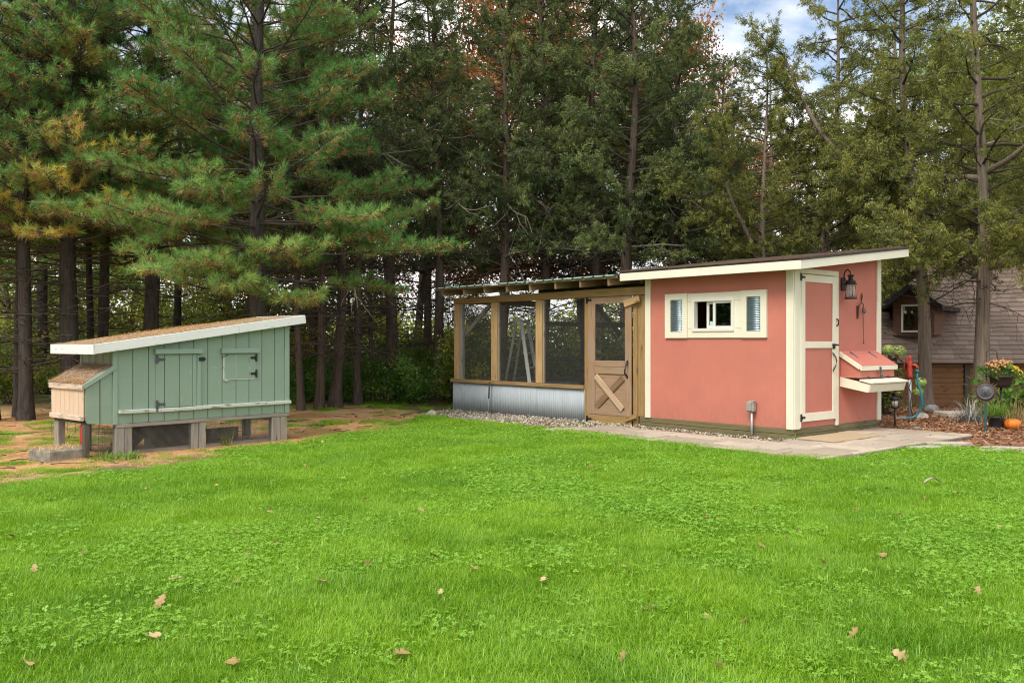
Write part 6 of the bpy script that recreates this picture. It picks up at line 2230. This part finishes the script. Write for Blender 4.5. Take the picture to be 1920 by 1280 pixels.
    def flowers(name, n, x0, x1, mat, drop=0.0):
        fx = rng.uniform(x0, x1, n)
        fy = rng.uniform(-0.20, 0.12, n)
        fz = 1.03 - 1.6 * (fx * fx * 0.9 + fy * fy) + rng.uniform(-0.07, 0.03, n) - drop * np.clip(fx, 0, 1)
        V, Q, T = [], [], []
        for cx, cy, cz in zip(fx, fy, fz):
            k = len(V)
            nrm = unit(np.array([cx * 2.4, cy * 2 - 0.5, 0.8]) + rng.normal(0, 0.25, 3))
            a = unit(np.cross(nrm, np.array([0, 1, 0.2])))
            b = np.cross(nrm, a)
            rr = rng.uniform(0.014, 0.021)
            V.append(np.array([cx, cy, cz]) + nrm * 0.008)
            for i in range(12):
                t_ = 2 * PI * i / 12
                r_ = rr * (1.0 if i % 2 == 0 else 0.72)
                V.append(np.array([cx, cy, cz]) + a * r_ * math.cos(t_) + b * r_ * math.sin(t_) - nrm * 0.002 * (i % 2))
            T += [(k, k + 1 + i, k + 1 + (i + 1) % 12) for i in range(12)]
        me = mesh_np(name, np.array(V), np.array(T), None, mat, np.repeat(rng.uniform(0, 1, n), 13))
        o = obj_me(name, me, t)
        o['kind'] = 'stuff'
    flowers('peach_blooms', 95, -0.22, 0.10, M['mum_orange'])
    flowers('yellow_blooms', 90, 0.04, 0.31, M['mum_yellow'], 0.25)
    # hydrangea and maroon shrub by the hydrant
    x, y = 6.72, 16.35
    t = thing('hydrangea', 'hydrangea with lime flower heads and maroon leaves behind the hydrant', 'hydrangea', (x, y, gz(x, y)), 0)
    st = Geo()
    C = []
    for i in range(16):
        a = rng.uniform(0, 2 * PI)
        B = limb(rng, (rng.uniform(-.1, .1), rng.uniform(-.1, .1), -0.02), (math.cos(a) * 0.5, math.sin(a) * 0.4, 1.0), rng.uniform(0.7, 1.15), 6, 0.2, -0.1, 0.1)
        st.tube(B, np.linspace(0.008, 0.003, 6), 4)
        C += [B[k] for k in range(2, 6)]
    obj_me('stems', st.mesh('stems', M['twig']), t)
    C = np.array(C)
    V, Q, idx = leaf_cloud(C, 0.16, 900, rng, 0.11, 0.07)
    V[:, 2] = np.maximum(V[:, 2], 0.01)
    obj_me('maroon_foliage', mesh_np('maroon_foliage', V, None, Q, M['maroon_leaf'], np.repeat(rng.uniform(0, 1, 900), 4)), t)
    V, Q, idx = leaf_cloud(C, 0.18, 500, rng, 0.10, 0.065)
    V[:, 2] = np.maximum(V[:, 2] * 0.75, 0.01)
    obj_me('green_foliage', mesh_np('green_foliage', V, None, Q, M['bush_leaf'], np.repeat(rng.uniform(0.3, 1, 500), 4)), t)
    for (px, py, pz, r_) in ((-0.06, -0.30, 1.17, 0.105), (0.135, -0.28, 1.15, 0.12), (0.50, -0.34, 0.60, 0.095), (0.46, -0.32, 0.44, 0.09), (-0.20, -0.1, 1.05, 0.09)):
        n = 170
        u = unit(rng.standard_normal((n, 3)))
        p = np.array([px, py, pz]) + u * r_ * np.array([1, 1, 0.85])
        s1 = unit(np.cross(u, unit(rng.standard_normal((n, 3)))))
        s2 = np.cross(u, s1)
        l = rng.uniform(0.014, 0.022, n)[:, None]
        V = np.stack([p + s1 * l, p + s2 * l + u * 0.006, p - s1 * l, p - s2 * l + u * 0.006], 1).reshape(-1, 3)
        o = obj_me('flower_head', mesh_np('flower_head', V, None, np.arange(4 * n).reshape(-1, 4), M['bloom_green'], np.repeat(rng.uniform(0, 1, n), 4)), t)
        o['kind'] = 'stuff'
    tube('flower_stalk', t, [(0.1, -0.05, 0.2), (0.35, -0.2, 0.4), (0.50, -0.33, 0.55)], 0.006, M['twig'], 5)
    tube('flower_stalk', t, [(0.02, -0.05, 0.5), (-0.02, -0.2, 0.9), (-0.06, -0.3, 1.12)], 0.006, M['twig'], 5)
    tube('flower_stalk', t, [(0.06, -0.05, 0.5), (0.11, -0.18, 0.9), (0.135, -0.28, 1.08)], 0.006, M['twig'], 5)
    # silver plant and dry grass, leafy plant behind the planter
    def small(label, name, x, y, parts):
        t = thing(name, label, 'plant', (x, y, gz(x, y)), rng.uniform(0, 6))
        for nm, me in parts:
            obj_me(nm, me, t)['kind'] = 'stuff'
    small('silvery leaved plant half hidden behind the sun ornament', 'silver_plant', 7.55, 14.9, [('leaves', blades(90, rng, 0.14, 0.50, 0.024, 0.7, M['silver_leaf'], 'leaves', bend=0.8))])
    small('tall tan dried grass behind the potted grass', 'dry_grass', 8.25, 15.0, [('straws', blades(110, rng, 0.22, 0.62, 0.006, 0.65, M['oak_tan'], 'straws', bend=0.5))])
    small('arching tan grass at the right edge behind the pumpkin', 'dry_grass', 8.6, 14.7, [('straws', blades(90, rng, 0.2, 0.55, 0.006, 0.8, M['oak_tan'], 'straws', bend=0.6))])
    small('thin green grass sprouting at the foot of the brown siding', 'grass_tuft', 8.15, 18.6, [('blades', blades(60, rng, 0.35, 0.28, 0.012, 0.6, M['bush_leaf'], 'blades'))])
    small('pale grass clump by the corner post of the siding', 'grass_tuft', 9.35, 18.4, [('blades', blades(60, rng, 0.3, 0.35, 0.012, 0.7, M['lime_leaf'], 'blades'))])
    bA = bush_meshes(95, 0.95, 0.9, 700, 'bush_leaf', 0.13, 9)
    for (x, y, s, lab) in ((8.55, 15.6, 1.0, 'broad leaved green plant right behind the flower planter'), (8.95, 14.9, 0.9, 'broad leaved plant at the right edge beside the planter')):
        t = thing('leafy_plant', lab, 'plant', (x, y, gz(x, y)), x)
        t.scale = (s, s, s)
        obj_me('stems', bA[0], t)
        obj_me('foliage', bA[1], t)
    # low greenery under the coop nest box and a weed at the shed corner
    small('low bright green weeds at the foot of the coop post', 'weed_patch', CW(-0.08, -0.22)[0], CW(-0.08, -0.22)[1], [('leaves', blades(260, rng, 0.30, 0.11, 0.016, 0.9, M['bush_leaf'], 'leaves', None, (0.4, 1)))])
    small('small green weed at the shed base corner', 'weed_patch', WS(0.07, -0.10)[0], WS(0.07, -0.10)[1], [('leaves', blades(60, rng, 0.07, 0.12, 0.02, 0.8, M['bush_leaf'], 'leaves', None, (0.4, 1)))])
    small('wispy dry weed inside the wire under the coop', 'dry_weed', CW(1.42, 0.0)[0], CW(1.42, 0.0)[1], [('straws', blades(40, rng, 0.05, 0.34, 0.005, 0.5, M['lime_leaf'], 'straws'))])
    small('little green seedling on the pine needles left of the step', 'weed_patch', -6.0, 12.3, [('leaves', blades(50, rng, 0.12, 0.09, 0.02, 0.9, M['bush_leaf'], 'leaves', None, (0.4, 1)))])

    # bark mulch chips
    n = 26000
    x = rng.uniform(4.5, 11.5, n)
    y = rng.uniform(9.6, 18.6, n)
    k = inside(x, y, MULCH) & ((x - 5.5) / 13 < y / 20)
    x, y = x[k], y[k]
    keep = rng.random(len(x)) < np.where(vnoise(x, y, 0.9) > 0.25, 1, 0.5)
    x, y = x[keep], y[keep]
    n = len(x)
    z = ground_z(x, y) - 0.028 + rng.uniform(0.0, 0.022, n)
    a = rng.uniform(0, 2 * PI, n)
    el = rng.normal(0, 0.35, n)
    d = np.stack([np.cos(a) * np.cos(el), np.sin(a) * np.cos(el), np.sin(el)], 1)
    s = unit(np.cross(d, unit(np.stack([rng.normal(0, .5, n), rng.normal(0, .5, n), np.ones(n)], 1))))
    up = np.cross(s, d)
    l = rng.uniform(0.018, 0.055, n)[:, None]
    w = rng.uniform(0.006, 0.014, n)[:, None]
    p = np.stack([x, y, z], 1)
    V = np.stack([p - d * l - s * w, p - d * l + s * w, p + d * l * 1.1 + s * w * 0.6, p + d * l * 1.1 - s * w * 0.7, p + up * 0.009], 1).reshape(-1, 3)
    b = np.arange(n)[:, None] * 5
    T = np.concatenate([b + np.array([[0, 1, 4]]), b + np.array([[1, 2, 4]]), b + np.array([[2, 3, 4]]), b + np.array([[3, 0, 4]])])
    o = obj_me('bark_mulch', mesh_np('bark_mulch', V, T, None, M['chips'], np.repeat(rng.uniform(0, 1, n) ** 1.3, 5)))
    tag(o, 'shredded brown bark mulch covering the garden bed', 'mulch', kind='stuff')

    # pale gravel strip along the run and shed
    GRAVEL = [_pl(-7.6, 0.15), _pl(-6.9, -1.25), _pl(-4.6, -1.42), _pl(-3.15, -1.15), _pl(-2.95, -0.78), _pl(-2.2, -0.56), _pl(-0.9, -0.50), _pl(-0.05, -0.42), _pl(0.16, -0.30), _pl(0.05, 0.02), _pl(-2.6, 0.02)]
    n = 24000
    x = rng.uniform(-3, 5, n)
    y = rng.uniform(11, 18, n)
    k = inside(x, y, GRAVEL)
    x, y = x[k][:7500], y[k][:7500]
    n = len(x)
    base = np.array([(1, 0, 0), (-1, 0, 0), (0, 1, 0), (0, -1, 0), (0, 0, 1), (0, 0, -1), (.62, .62, .4), (-.62, .62, .4), (.62, -.62, .4), (-.62, -.62, .4)], float)
    oct_ = np.array([(0, 6, 4), (6, 2, 4), (2, 7, 4), (7, 1, 4), (1, 9, 4), (9, 3, 4), (3, 8, 4), (8, 0, 4), (0, 2, 6), (2, 1, 7), (1, 3, 9), (3, 0, 8)])
    sc = rng.uniform(0.008, 0.020, n)[:, None, None] * rng.uniform(0.65, 1.25, (n, 1, 3))
    sc[:, :, 2] *= 0.75
    a = rng.uniform(0, 2 * PI, n)
    bb = base[None] * (1 + rng.normal(0, 0.13, (n, 10, 1)))
    q = bb * sc
    ca, sa = np.cos(a)[:, None], np.sin(a)[:, None]
    q = np.stack([q[:, :, 0] * ca - q[:, :, 1] * sa, q[:, :, 0] * sa + q[:, :, 1] * ca, q[:, :, 2]], 2)
    z = ground_z(x, y) - 0.028 + rng.uniform(0.004, 0.03, n)
    V = (q + np.stack([x, y, z], 1)[:, None, :]).reshape(-1, 3)
    T = (np.arange(n)[:, None, None] * 10 + oct_[None]).reshape(-1, 3)
    o = obj_me('gravel', mesh_np('gravel', V, T, None, M['gravel'], np.repeat(rng.uniform(0, 1, n), 10)))
    tag(o, 'strip of pale pebbles along the base of the run and shed', 'gravel', kind='stuff')
    rock('field_stone', 'lone pale stone at the left corner of the pebble strip', -1.45, 16.35, 0.10, 0.08, 0.07, 14, M['slab'])
    rock('field_stone', 'brown stone on the pebbles near the garden stake', -0.72, 15.05, 0.08, 0.06, 0.05, 15, M['block'])


build_garden()

# ------------------------------------------------------------------ lawn, clover and pine litter (scattered tiles)
def tile(name, me):
    o = bpy.data.objects.new(name, me)
    return o


def scatter(name, xyz, rot, scl, idx, tiles, label, cat):
    """one object whose points carry copies of the small tiles"""
    me = bpy.data.meshes.new(name)
    n = len(xyz)
    me.vertices.add(n)
    me.vertices.foreach_set('co', np.ascontiguousarray(xyz, dtype=np.float32).ravel())
    for nm, ty, v in (('rotz', 'FLOAT', rot), ('scl', 'FLOAT', scl), ('pick', 'INT', idx)):
        at = me.attributes.new(nm, ty, 'POINT')
        at.data.foreach_set('value', np.ascontiguousarray(v, dtype=np.float32 if ty == 'FLOAT' else np.int32))
    o = obj_me(name, me)
    col = bpy.data.collections.new(name + '_tiles')
    for i, t in enumerate(tiles):
        t.name = '%s_tile_%02d' % (name, i)
        col.objects.link(t)
    ng = bpy.data.node_groups.new(name + '_scatter', 'GeometryNodeTree')
    ng.interface.new_socket('Geometry', in_out='INPUT', socket_type='NodeSocketGeometry')
    ng.interface.new_socket('Geometry', in_out='OUTPUT', socket_type='NodeSocketGeometry')
    gi, go = ng.nodes.new('NodeGroupInput'), ng.nodes.new('NodeGroupOutput')
    ci = ng.nodes.new('GeometryNodeCollectionInfo')
    ci.inputs['Collection'].default_value = col
    ci.inputs['Separate Children'].default_value = True
    ci.inputs['Reset Children'].default_value = True
    ip = ng.nodes.new('GeometryNodeInstanceOnPoints')
    ip.inputs['Pick Instance'].default_value = True

    def attr(nm, ty):
        a = ng.nodes.new('GeometryNodeInputNamedAttribute')
        a.data_type = ty
        a.inputs['Name'].default_value = nm
        return a.outputs['Attribute']
    cx = ng.nodes.new('ShaderNodeCombineXYZ')
    ng.links.new(attr('rotz', 'FLOAT'), cx.inputs['Z'])
    ng.links.new(gi.outputs[0], ip.inputs['Points'])
    ng.links.new(ci.outputs[0], ip.inputs['Instance'])
    ng.links.new(attr('pick', 'INT'), ip.inputs['Instance Index'])
    ng.links.new(cx.outputs[0], ip.inputs['Rotation'])
    ng.links.new(attr('scl', 'FLOAT'), ip.inputs['Scale'])
    ng.links.new(ip.outputs[0], go.inputs[0])
    md = o.modifiers.new('scatter', 'NODES')
    md.node_group = ng
    return tag(o, label, cat, kind='stuff')


def grass_tile(seed, n, size, h, w, lean, hvar=0.35, dry=0.03):
    rng = np.random.default_rng(seed)
    p = rng.uniform(-size / 2, size / 2, (n, 2))
    az = rng.uniform(0, 2 * PI, n)
    pref = rng.uniform(0, 2 * PI)
    az = np.where(rng.random(n) < 0.55, pref + rng.normal(0, 0.8, n), az)
    L = h * np.clip(rng.normal(1, hvar, n), 0.35, 1.9)
    le = np.clip(rng.normal(lean, 0.28, n), 0.05, 1.45)
    out = np.stack([np.cos(az), np.sin(az), np.zeros(n)], 1)
    side = np.stack([-np.sin(az), np.cos(az), np.zeros(n)], 1)
    zz = np.array([0, 0, 1.0])
    base = np.concatenate([p, np.zeros((n, 1))], 1)
    ww = w * rng.uniform(0.6, 1.3, n)[:, None] * 0.5
    mid = base + out * (L * 0.55 * np.sin(le * 0.6))[:, None] + zz * (L * 0.55 * np.cos(le * 0.6))[:, None]
    tip = mid + out * (L * 0.5 * np.sin(np.minimum(le * 1.5, 1.9)))[:, None] + zz * (L * 0.5 * np.cos(np.minimum(le * 1.5, 1.9)))[:, None]
    V = np.stack([base - side * ww, base + side * ww, mid - side * ww * 0.85, mid + side * ww * 0.85, tip], 1).reshape(-1, 3)
    b = np.arange(n)[:, None] * 5
    Q = b + np.array([[0, 1, 3, 2]])
    T = b + np.array([[2, 3, 4]])
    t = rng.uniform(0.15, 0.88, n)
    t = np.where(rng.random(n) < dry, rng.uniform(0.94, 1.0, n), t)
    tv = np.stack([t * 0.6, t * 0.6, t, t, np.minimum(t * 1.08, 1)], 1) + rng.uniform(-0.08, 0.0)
    return tile('grass', mesh_np('grass_blades', V, T, Q, M['grass'], tv.ravel()))


def clover_tile(seed, n, size, h):
    rng = np.random.default_rng(seed)
    V, T, tint = [], [], []
    for _ in range(n):
        c = np.array([rng.uniform(-size / 2, size / 2), rng.uniform(-size / 2, size / 2), h * rng.uniform(0.55, 1.15)])
        nrm = unit(np.array([rng.normal(0, .35), rng.normal(0, .35), 1.0]))
        a0 = rng.uniform(0, 2 * PI)
        r = rng.uniform(0.005, 0.0095)
        tt = rng.uniform(0.1, 1)
        ax = unit(np.cross(nrm, np.array([0.3, 1, 0])))
        ay = np.cross(nrm, ax)
        for k in range(3):
            a = a0 + k * 2 * PI / 3
            d = ax * math.cos(a) + ay * math.sin(a)
            s = -ax * math.sin(a) + ay * math.cos(a)
            i = len(V)
            V += [c, c + d * r * 0.8 + s * r * 0.75 + nrm * 0.002, c + d * r * 1.6 + s * r * 0.45, c + d * r * 1.6 - s * r * 0.45, c + d * r * 0.8 - s * r * 0.75 + nrm * 0.002]
            T += [(i, i + 1, i + 2), (i, i + 2, i + 3), (i, i + 3, i + 4)]
            tint += [tt] * 5
    return tile('clover', mesh_np('clover_leaves', np.array(V), np.array(T), None, M['clover'], np.array(tint)))


def litter_tile(seed, n, size):
    rng = np.random.default_rng(seed)
    p = np.concatenate([rng.uniform(-size / 2, size / 2, (n, 2)), rng.uniform(0.0, 0.014, (n, 1))], 1)
    a = rng.uniform(0, 2 * PI, n)
    el = rng.normal(0.06, 0.10, n)
    d = np.stack([np.cos(a) * np.cos(el), np.sin(a) * np.cos(el), np.sin(el)], 1)
    s = np.stack([-np.sin(a), np.cos(a), np.zeros(n)], 1)
    L = rng.uniform(0.05, 0.11, n)[:, None]
    V = np.stack([p - d * L * 0.5 - s * 0.0016, p - d * L * 0.5 + s * 0.0016, p + d * L * 0.5], 1).reshape(-1, 3)
    return tile('litter', mesh_np('litter', V, np.arange(3 * n).reshape(-1, 3), None, M['litter'], np.repeat(rng.uniform(0, 1, n), 3)))


def build_lawn():
    rng = np.random.default_rng(5)
    S = 0.19
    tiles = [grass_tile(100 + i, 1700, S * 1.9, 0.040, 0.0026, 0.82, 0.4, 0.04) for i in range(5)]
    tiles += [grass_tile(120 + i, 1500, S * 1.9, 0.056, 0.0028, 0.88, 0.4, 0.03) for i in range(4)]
    tiles += [clover_tile(130 + i, 95, S * 1.9, 0.034) for i in range(3)]
    xs, ys = np.meshgrid(np.arange(-9.5, 12.5, S), np.arange(2.2, 17.2, S))
    x = xs.ravel() + rng.uniform(-0.3, 0.3, xs.size) * S
    y = ys.ravel() + rng.uniform(-0.3, 0.3, xs.size) * S
    k = inside(x, y, LAWN) & (np.abs(x) < 0.60 * y + 3.0)
    x, y = x[k], y[k]
    dn = dist_edges(x, y, NEEDLE_EDGE) + (fbm(x, y, 1.1) - 0.5) * 1.5
    k = rng.random(len(x)) < sstep(dn, -0.1, 0.75)
    x, y, dn = x[k], y[k], dn[k]
    n = len(x)
    tall = fbm(x + 31, y, 0.55) + rng.normal(0, 0.06, n)
    idx = np.where(tall > 0.60, rng.integers(5, 9, n), rng.integers(0, 5, n))
    scl = rng.uniform(0.85, 1.1, n) * np.clip(0.55 + 0.6 * dn, 0.55, 1) * (0.85 + 0.35 * fbm(x, y, 0.9))
    P = [np.stack([x, y, ground_z(x, y) - 0.030], 1)]
    Rr = [rng.uniform(0, 2 * PI, n)]
    Sc, Ix = [scl], [idx]
    # clover patches
    cl = fbm(x - 7, y + 13, 0.6)
    path = dist_edges(x, y, [_pl(-3.0, -1.6), _pl(1.3, -1.75)])
    pr = np.clip(sstep(cl, 0.44, 0.66) * 0.7 + 0.10 + (path < 0.45) * 0.8, 0, 1)
    k = (rng.random(n) < pr) & (dn > 0.3)
    m = k.sum()
    P.append(np.stack([x[k] + rng.uniform(-.1, .1, m), y[k] + rng.uniform(-.1, .1, m), ground_z(x[k], y[k]) - 0.022], 1))
    Rr.append(rng.uniform(0, 2 * PI, m))
    Sc.append(rng.uniform(0.9, 1.25, m))
    Ix.append(rng.integers(9, 12, m))
    # sparse grass on the needle bed and under the trees
    m = 1500
    x2, y2 = rng.uniform(-9, 1.5, m), rng.uniform(8, 22, m)
    k = (inside(x2, y2, NEEDLES) | (y2 > 16)) & (fbm(x2 + 9, y2, 0.9) > 0.50) & ~inside(x2, y2, [WS(-7.6, -1.4)[:2], WS(0.1, -1.4)[:2], WS(0.1, 2.5)[:2], WS(-7.6, 2.5)[:2]])
    cx, cy = x2 - CO.x, y2 - CO.y
    lx, ly = cx * math.cos(CA) + cy * math.sin(CA), -cx * math.sin(CA) + cy * math.cos(CA)
    k &= ~((lx > -0.8) & (lx < 2.5) & (ly > -0.15) & (ly < 1.2))
    x2, y2 = x2[k], y2[k]
    m = len(x2)
    P.append(np.stack([x2, y2, ground_z(x2, y2) - 0.034], 1))
    Rr.append(rng.uniform(0, 2 * PI, m))
    Sc.append(rng.uniform(0.5, 0.9, m))
    Ix.append(rng.integers(0, 9, m))
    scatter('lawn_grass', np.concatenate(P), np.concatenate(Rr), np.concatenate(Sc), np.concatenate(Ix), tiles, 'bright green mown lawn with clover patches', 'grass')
    # stray grass running out into the needles along the lawn edge
    m = 5200
    x3, y3 = rng.uniform(-9, -1, m), rng.uniform(6, 17, m)
    d3 = dist_edges(x3, y3, NEEDLE_EDGE)
    k = inside(x3, y3, NEEDLES) & (rng.random(m) < 0.55 * np.exp(-(d3 / 0.45) ** 1.2) * (0.3 + 1.2 * fbm(x3, y3, 1.7))) | (inside(x3, y3, LAWN) & (d3 < 0.9) & (rng.random(m) < 0.45))
    cx, cy = x3 - CO.x, y3 - CO.y
    lx, ly = cx * math.cos(CA) + cy * math.sin(CA), -cx * math.sin(CA) + cy * math.cos(CA)
    k &= ~((lx > -0.8) & (lx < 2.5) & (ly > -0.12) & (ly < 1.2))
    x3, y3 = x3[k], y3[k]
    m = len(x3)
    scatter('stray_grass', np.stack([x3, y3, ground_z(x3, y3) - 0.033], 1), rng.uniform(0, 2 * PI, m), rng.uniform(0.35, 0.7, m), rng.integers(0, 3, m),
            [grass_tile(170 + i, 260, 0.30, 0.06, 0.0040, 0.8, 0.4, 0.12) for i in range(3)], 'thin grass straggling into the pine needles along the lawn edge', 'grass')
    # pine needle litter
    lt = [litter_tile(150 + i, 420, 0.34) for i in range(4)]
    xs, ys = np.meshgrid(np.arange(-10, 1, 0.24), np.arange(6.5, 20, 0.24))
    x = xs.ravel() + rng.uniform(-0.12, 0.12, xs.size)
    y = ys.ravel() + rng.uniform(-0.12, 0.12, xs.size)
    d = dist_edges(x, y, NEEDLE_EDGE)
    ins = inside(x, y, NEEDLES)
    sd = np.where(ins, d, -d) + (fbm(x, y, 1.1) - 0.5) * 1.6
    k = (rng.random(len(x)) < sstep(sd, -0.9, 0.3)) & (inside(x, y, LAWN) | ins) & (rng.random(len(x)) < np.where(y > 14.5, np.clip(1 - (y - 14.5) / 5, 0.2, 1), 1))
    k &= ~((fbm(x + 9, y, 0.9) > 0.60) & (y > 12.4) & (rng.random(len(x)) < 0.7))
    x, y = x[k], y[k]
    n = len(x)
    scatter('pine_needle_bed', np.stack([x, y, ground_z(x, y) - 0.024], 1), rng.uniform(0, 2 * PI, n), rng.uniform(0.9, 1.2, n), rng.integers(0, 4, n), lt, 'orange brown pine needles carpeting the ground round the coop', 'pine needles')


build_lawn()


# ------------------------------------------------------------------ fallen oak leaves and sticks on the lawn
def oak_leaf_mesh(seed, mat, L=0.10):
    rnd = random.Random(seed)
    up, lo = [], []
    N = 13
    for i in range(N):
        f = i / (N - 1)
        lobe = 0.5 + 0.5 * math.sin(f * PI * 6.2 - 0.8)
        w = (0.06 + 0.34 * math.sin(PI * min(1, f * 0.95 + 0.05)) ** 0.8 * (0.28 + 0.72 * lobe)) * (1 if f < 0.97 else 0.4)
        up.append((f + 0.04 * lobe, w * rnd.uniform(0.8, 1.2)))
        lo.append((f + 0.04 * lobe, -w * rnd.uniform(0.8, 1.2)))
    V, F = [], []
    curl, fold, tw = rnd.uniform(-0.5, 0.9), rnd.uniform(0.2, 0.9), rnd.uniform(-0.5, 0.5)
    for i in range(N):
        f = i / (N - 1)
        for (x, y) in (up[i], (f, 0), lo[i]):
            z = curl * (x - 0.5) ** 2 + fold * abs(y) * 0.55 + tw * (x - 0.5) * y + 0.02 * math.sin(x * 9 + y * 7)
            V.append((x - 0.5, y, z))
    for i in range(N - 1):
        k = i * 3
        F += [(k, k + 1, k + 4, k + 3), (k + 1, k + 2, k + 5, k + 4)]
    k = len(V)
    V += [(-0.5, 0.012, 0.0), (-0.5, -0.012, 0.0), (-0.72, 0.0, 0.02)]
    F.append((k, k + 1, k + 2))
    V = np.array(V) * L
    me = bpy.data.meshes.new('oak_leaf')
    me.from_pydata([tuple(v) for v in V], [], F)
    a = me.attributes.new('tint', 'FLOAT', 'POINT')
    t = rnd.uniform(0.2, 0.9)
    a.data.foreach_set('value', np.clip(t + np.random.default_rng(seed).normal(0, 0.08, len(V)), 0, 1).astype(np.float32))
    me.polygons.foreach_set('use_smooth', [True] * len(me.polygons))
    me.materials.append(mat)
    return me


def build_leaves():
    rnd = random.Random(12)
    tan = [oak_leaf_mesh(i, M['oak_tan']) for i in range(5)]
    brn = [oak_leaf_mesh(20 + i, M['oak_brown']) for i in range(4)]
    F_ = 1700.0

    def put(px, py, me, s, label, group=None, tilt=0.25):
        d = F_ * 1.26 / (py - 640)
        x, y = (px - 960) / F_ * d, d
        o = bpy.data.objects.new('oak_leaf', me)
        o.location = (x, y, float(ground_z(x, y)) + 0.008)
        o.rotation_euler = (rnd.gauss(0, tilt), rnd.gauss(0, tilt), rnd.uniform(0, 6.28))
        s *= 0.8
        o.scale = (s, s, s)
        link(o)
        return tag(o, label, 'leaf', group)
    put(328, 1074, tan[0], 1.0, 'crisp pale lobed oak leaf lying flat in the left half of the lawn', None, 0.08)
    put(441, 1077, tan[1], 0.85, 'small pale oak leaf just right of the crisp flat leaf')
    put(300, 1118, tan[2], 1.1, 'tan oak leaf standing half upright among grass below the flat leaf', None, 0.4)
    put(285, 1182, tan[3], 1.0, 'tan oak leaf second nearest the camera on the left')
    put(752, 1216, tan[4], 1.15, 'large curled tan oak leaf near the bottom centre')
    put(435, 1232, tan[2], 1.1, 'folded tan oak leaf close to the bottom edge left of centre')
    put(55, 1228, tan[1], 1.0, 'tan oak leaf in the bottom corner at the left')
    put(445, 990, tan[3], 1.1, 'bunched pale oak leaf above the small pale one')
    put(1218, 1128, tan[0], 0.95, 'pale oak leaf right of the bottom centre')
    put(1690, 1212, tan[1], 0.9, 'slender tan oak leaf on edge near the bottom right', None, 0.4)
    put(635, 1008, brn[0], 1.0, 'dark brown oak leaf in the middle left of the lawn')
    put(814, 1036, brn[1], 0.9, 'brown oak leaf left of the lawn centre')
    put(1655, 1028, tan[2], 1.1, 'golden oak leaf at the right middle of the lawn')
    put(888, 1056, tan[0], 0.9, 'white edged oak leaf at the centre of the lawn')
    G = 'oak leaves scattered on the lawn'
    spots = [(405, 905), (545, 910), (470, 1030), (505, 952), (516, 1008), (600, 958), (608, 1083), (795, 950), (760, 1005), (630, 900), (450, 897), (690, 925), (475, 860), (275, 912), (990, 893), (1245, 910), (1260, 908), (1325, 965), (1455, 900),
             (1610, 942), (1575, 960), (1660, 905), (1715, 880), (1775, 878), (1865, 890), (1735, 922), (1800, 920), (1680, 950), (1880, 980), (1800, 1024), (1170, 1050), (1015, 1083), (1320, 1140), (1400, 1152), (1600, 1168), (1345, 1230), (1170, 1225), (825, 1100), (690, 1050), (570, 870),
             (1200, 895), (1300, 905), (1420, 945), (1110, 870), (1160, 862), (860, 860), (700, 850), (640, 870), (1050, 842), (940, 820), (1500, 985), (1480, 1000), (150, 1030), (60, 1060), (110, 955), (20, 992), (1840, 1090), (1540, 1040), (1430, 1010)]
    for i, (px, py) in enumerate(spots):
        me = rnd.choice(tan) if rnd.random() < 0.72 else rnd.choice(brn)
        put(px + rnd.uniform(-6, 6), py + rnd.uniform(-4, 4), me, rnd.uniform(0.55, 0.9), '%s oak leaf on the %s lawn before the %s' % ('tan' if me in tan else 'dark brown', 'far' if py < 900 else 'middle' if py < 1000 else 'near', 'coop' if px < 640 else 'run' if px < 1200 else 'shed'), G, 0.35)
    GP = 'dry leaves on the pine needles'
    for i in range(26):
        px, py = rnd.uniform(560, 860), rnd.uniform(775, 838)
        put(px, py, rnd.choice(brn + tan[:2]), rnd.uniform(0.6, 0.95), 'dry leaf lying on the needle strewn ground right of the coop', GP, 0.4)
    GV = 'dry leaves on the pavers'
    for (a, b) in ((-2.2, -0.9), (-1.0, -1.2), (0.2, -1.0), (0.9, -0.8), (0.8, 0.9), (1.15, 1.5), (-0.3, -0.75), (0.4, -1.4)):
        x, y, _ = WS(a, b)
        o = bpy.data.objects.new('oak_leaf', rnd.choice(tan + brn))
        o.location = (x, y, 0.04)
        o.rotation_euler = (rnd.gauss(0, .2), rnd.gauss(0, .2), rnd.uniform(0, 6))
        o.scale = [rnd.uniform(0.4, 0.6)] * 3
        link(o)
        tag(o, 'small dry leaf lying on the paving by the shed', 'leaf', GV)
    d = F_ * 1.26 / (904 - 640)
    x, y = (1752 - 960) / F_ * d, d
    s = thing('stick', 'pale curved strip of bark lying in the grass on the right', 'stick', (x, y, 0.03), 0.5)
    V, F = [], []
    for i in range(9):
        f = i / 8
        w = 0.016 * math.sin(PI * (0.1 + 0.85 * f)) + 0.003
        xx, zz = -0.14 + 0.28 * f, 0.02 + 0.03 * math.sin(f * 4)
        for (dy, dz) in ((-w, 0.006), (0, 0.0), (w, 0.007), (0, -0.005)):
            V.append((xx, dy + 0.03 * f * f, zz + dz))
    for i in range(8):
        for j in range(4):
            F.append((i * 4 + j, i * 4 + (j + 1) % 4, i * 4 + 4 + (j + 1) % 4, i * 4 + 4 + j))
    meshobj('bark_strip', s, V, F, M['slab'], True)


build_leaves()
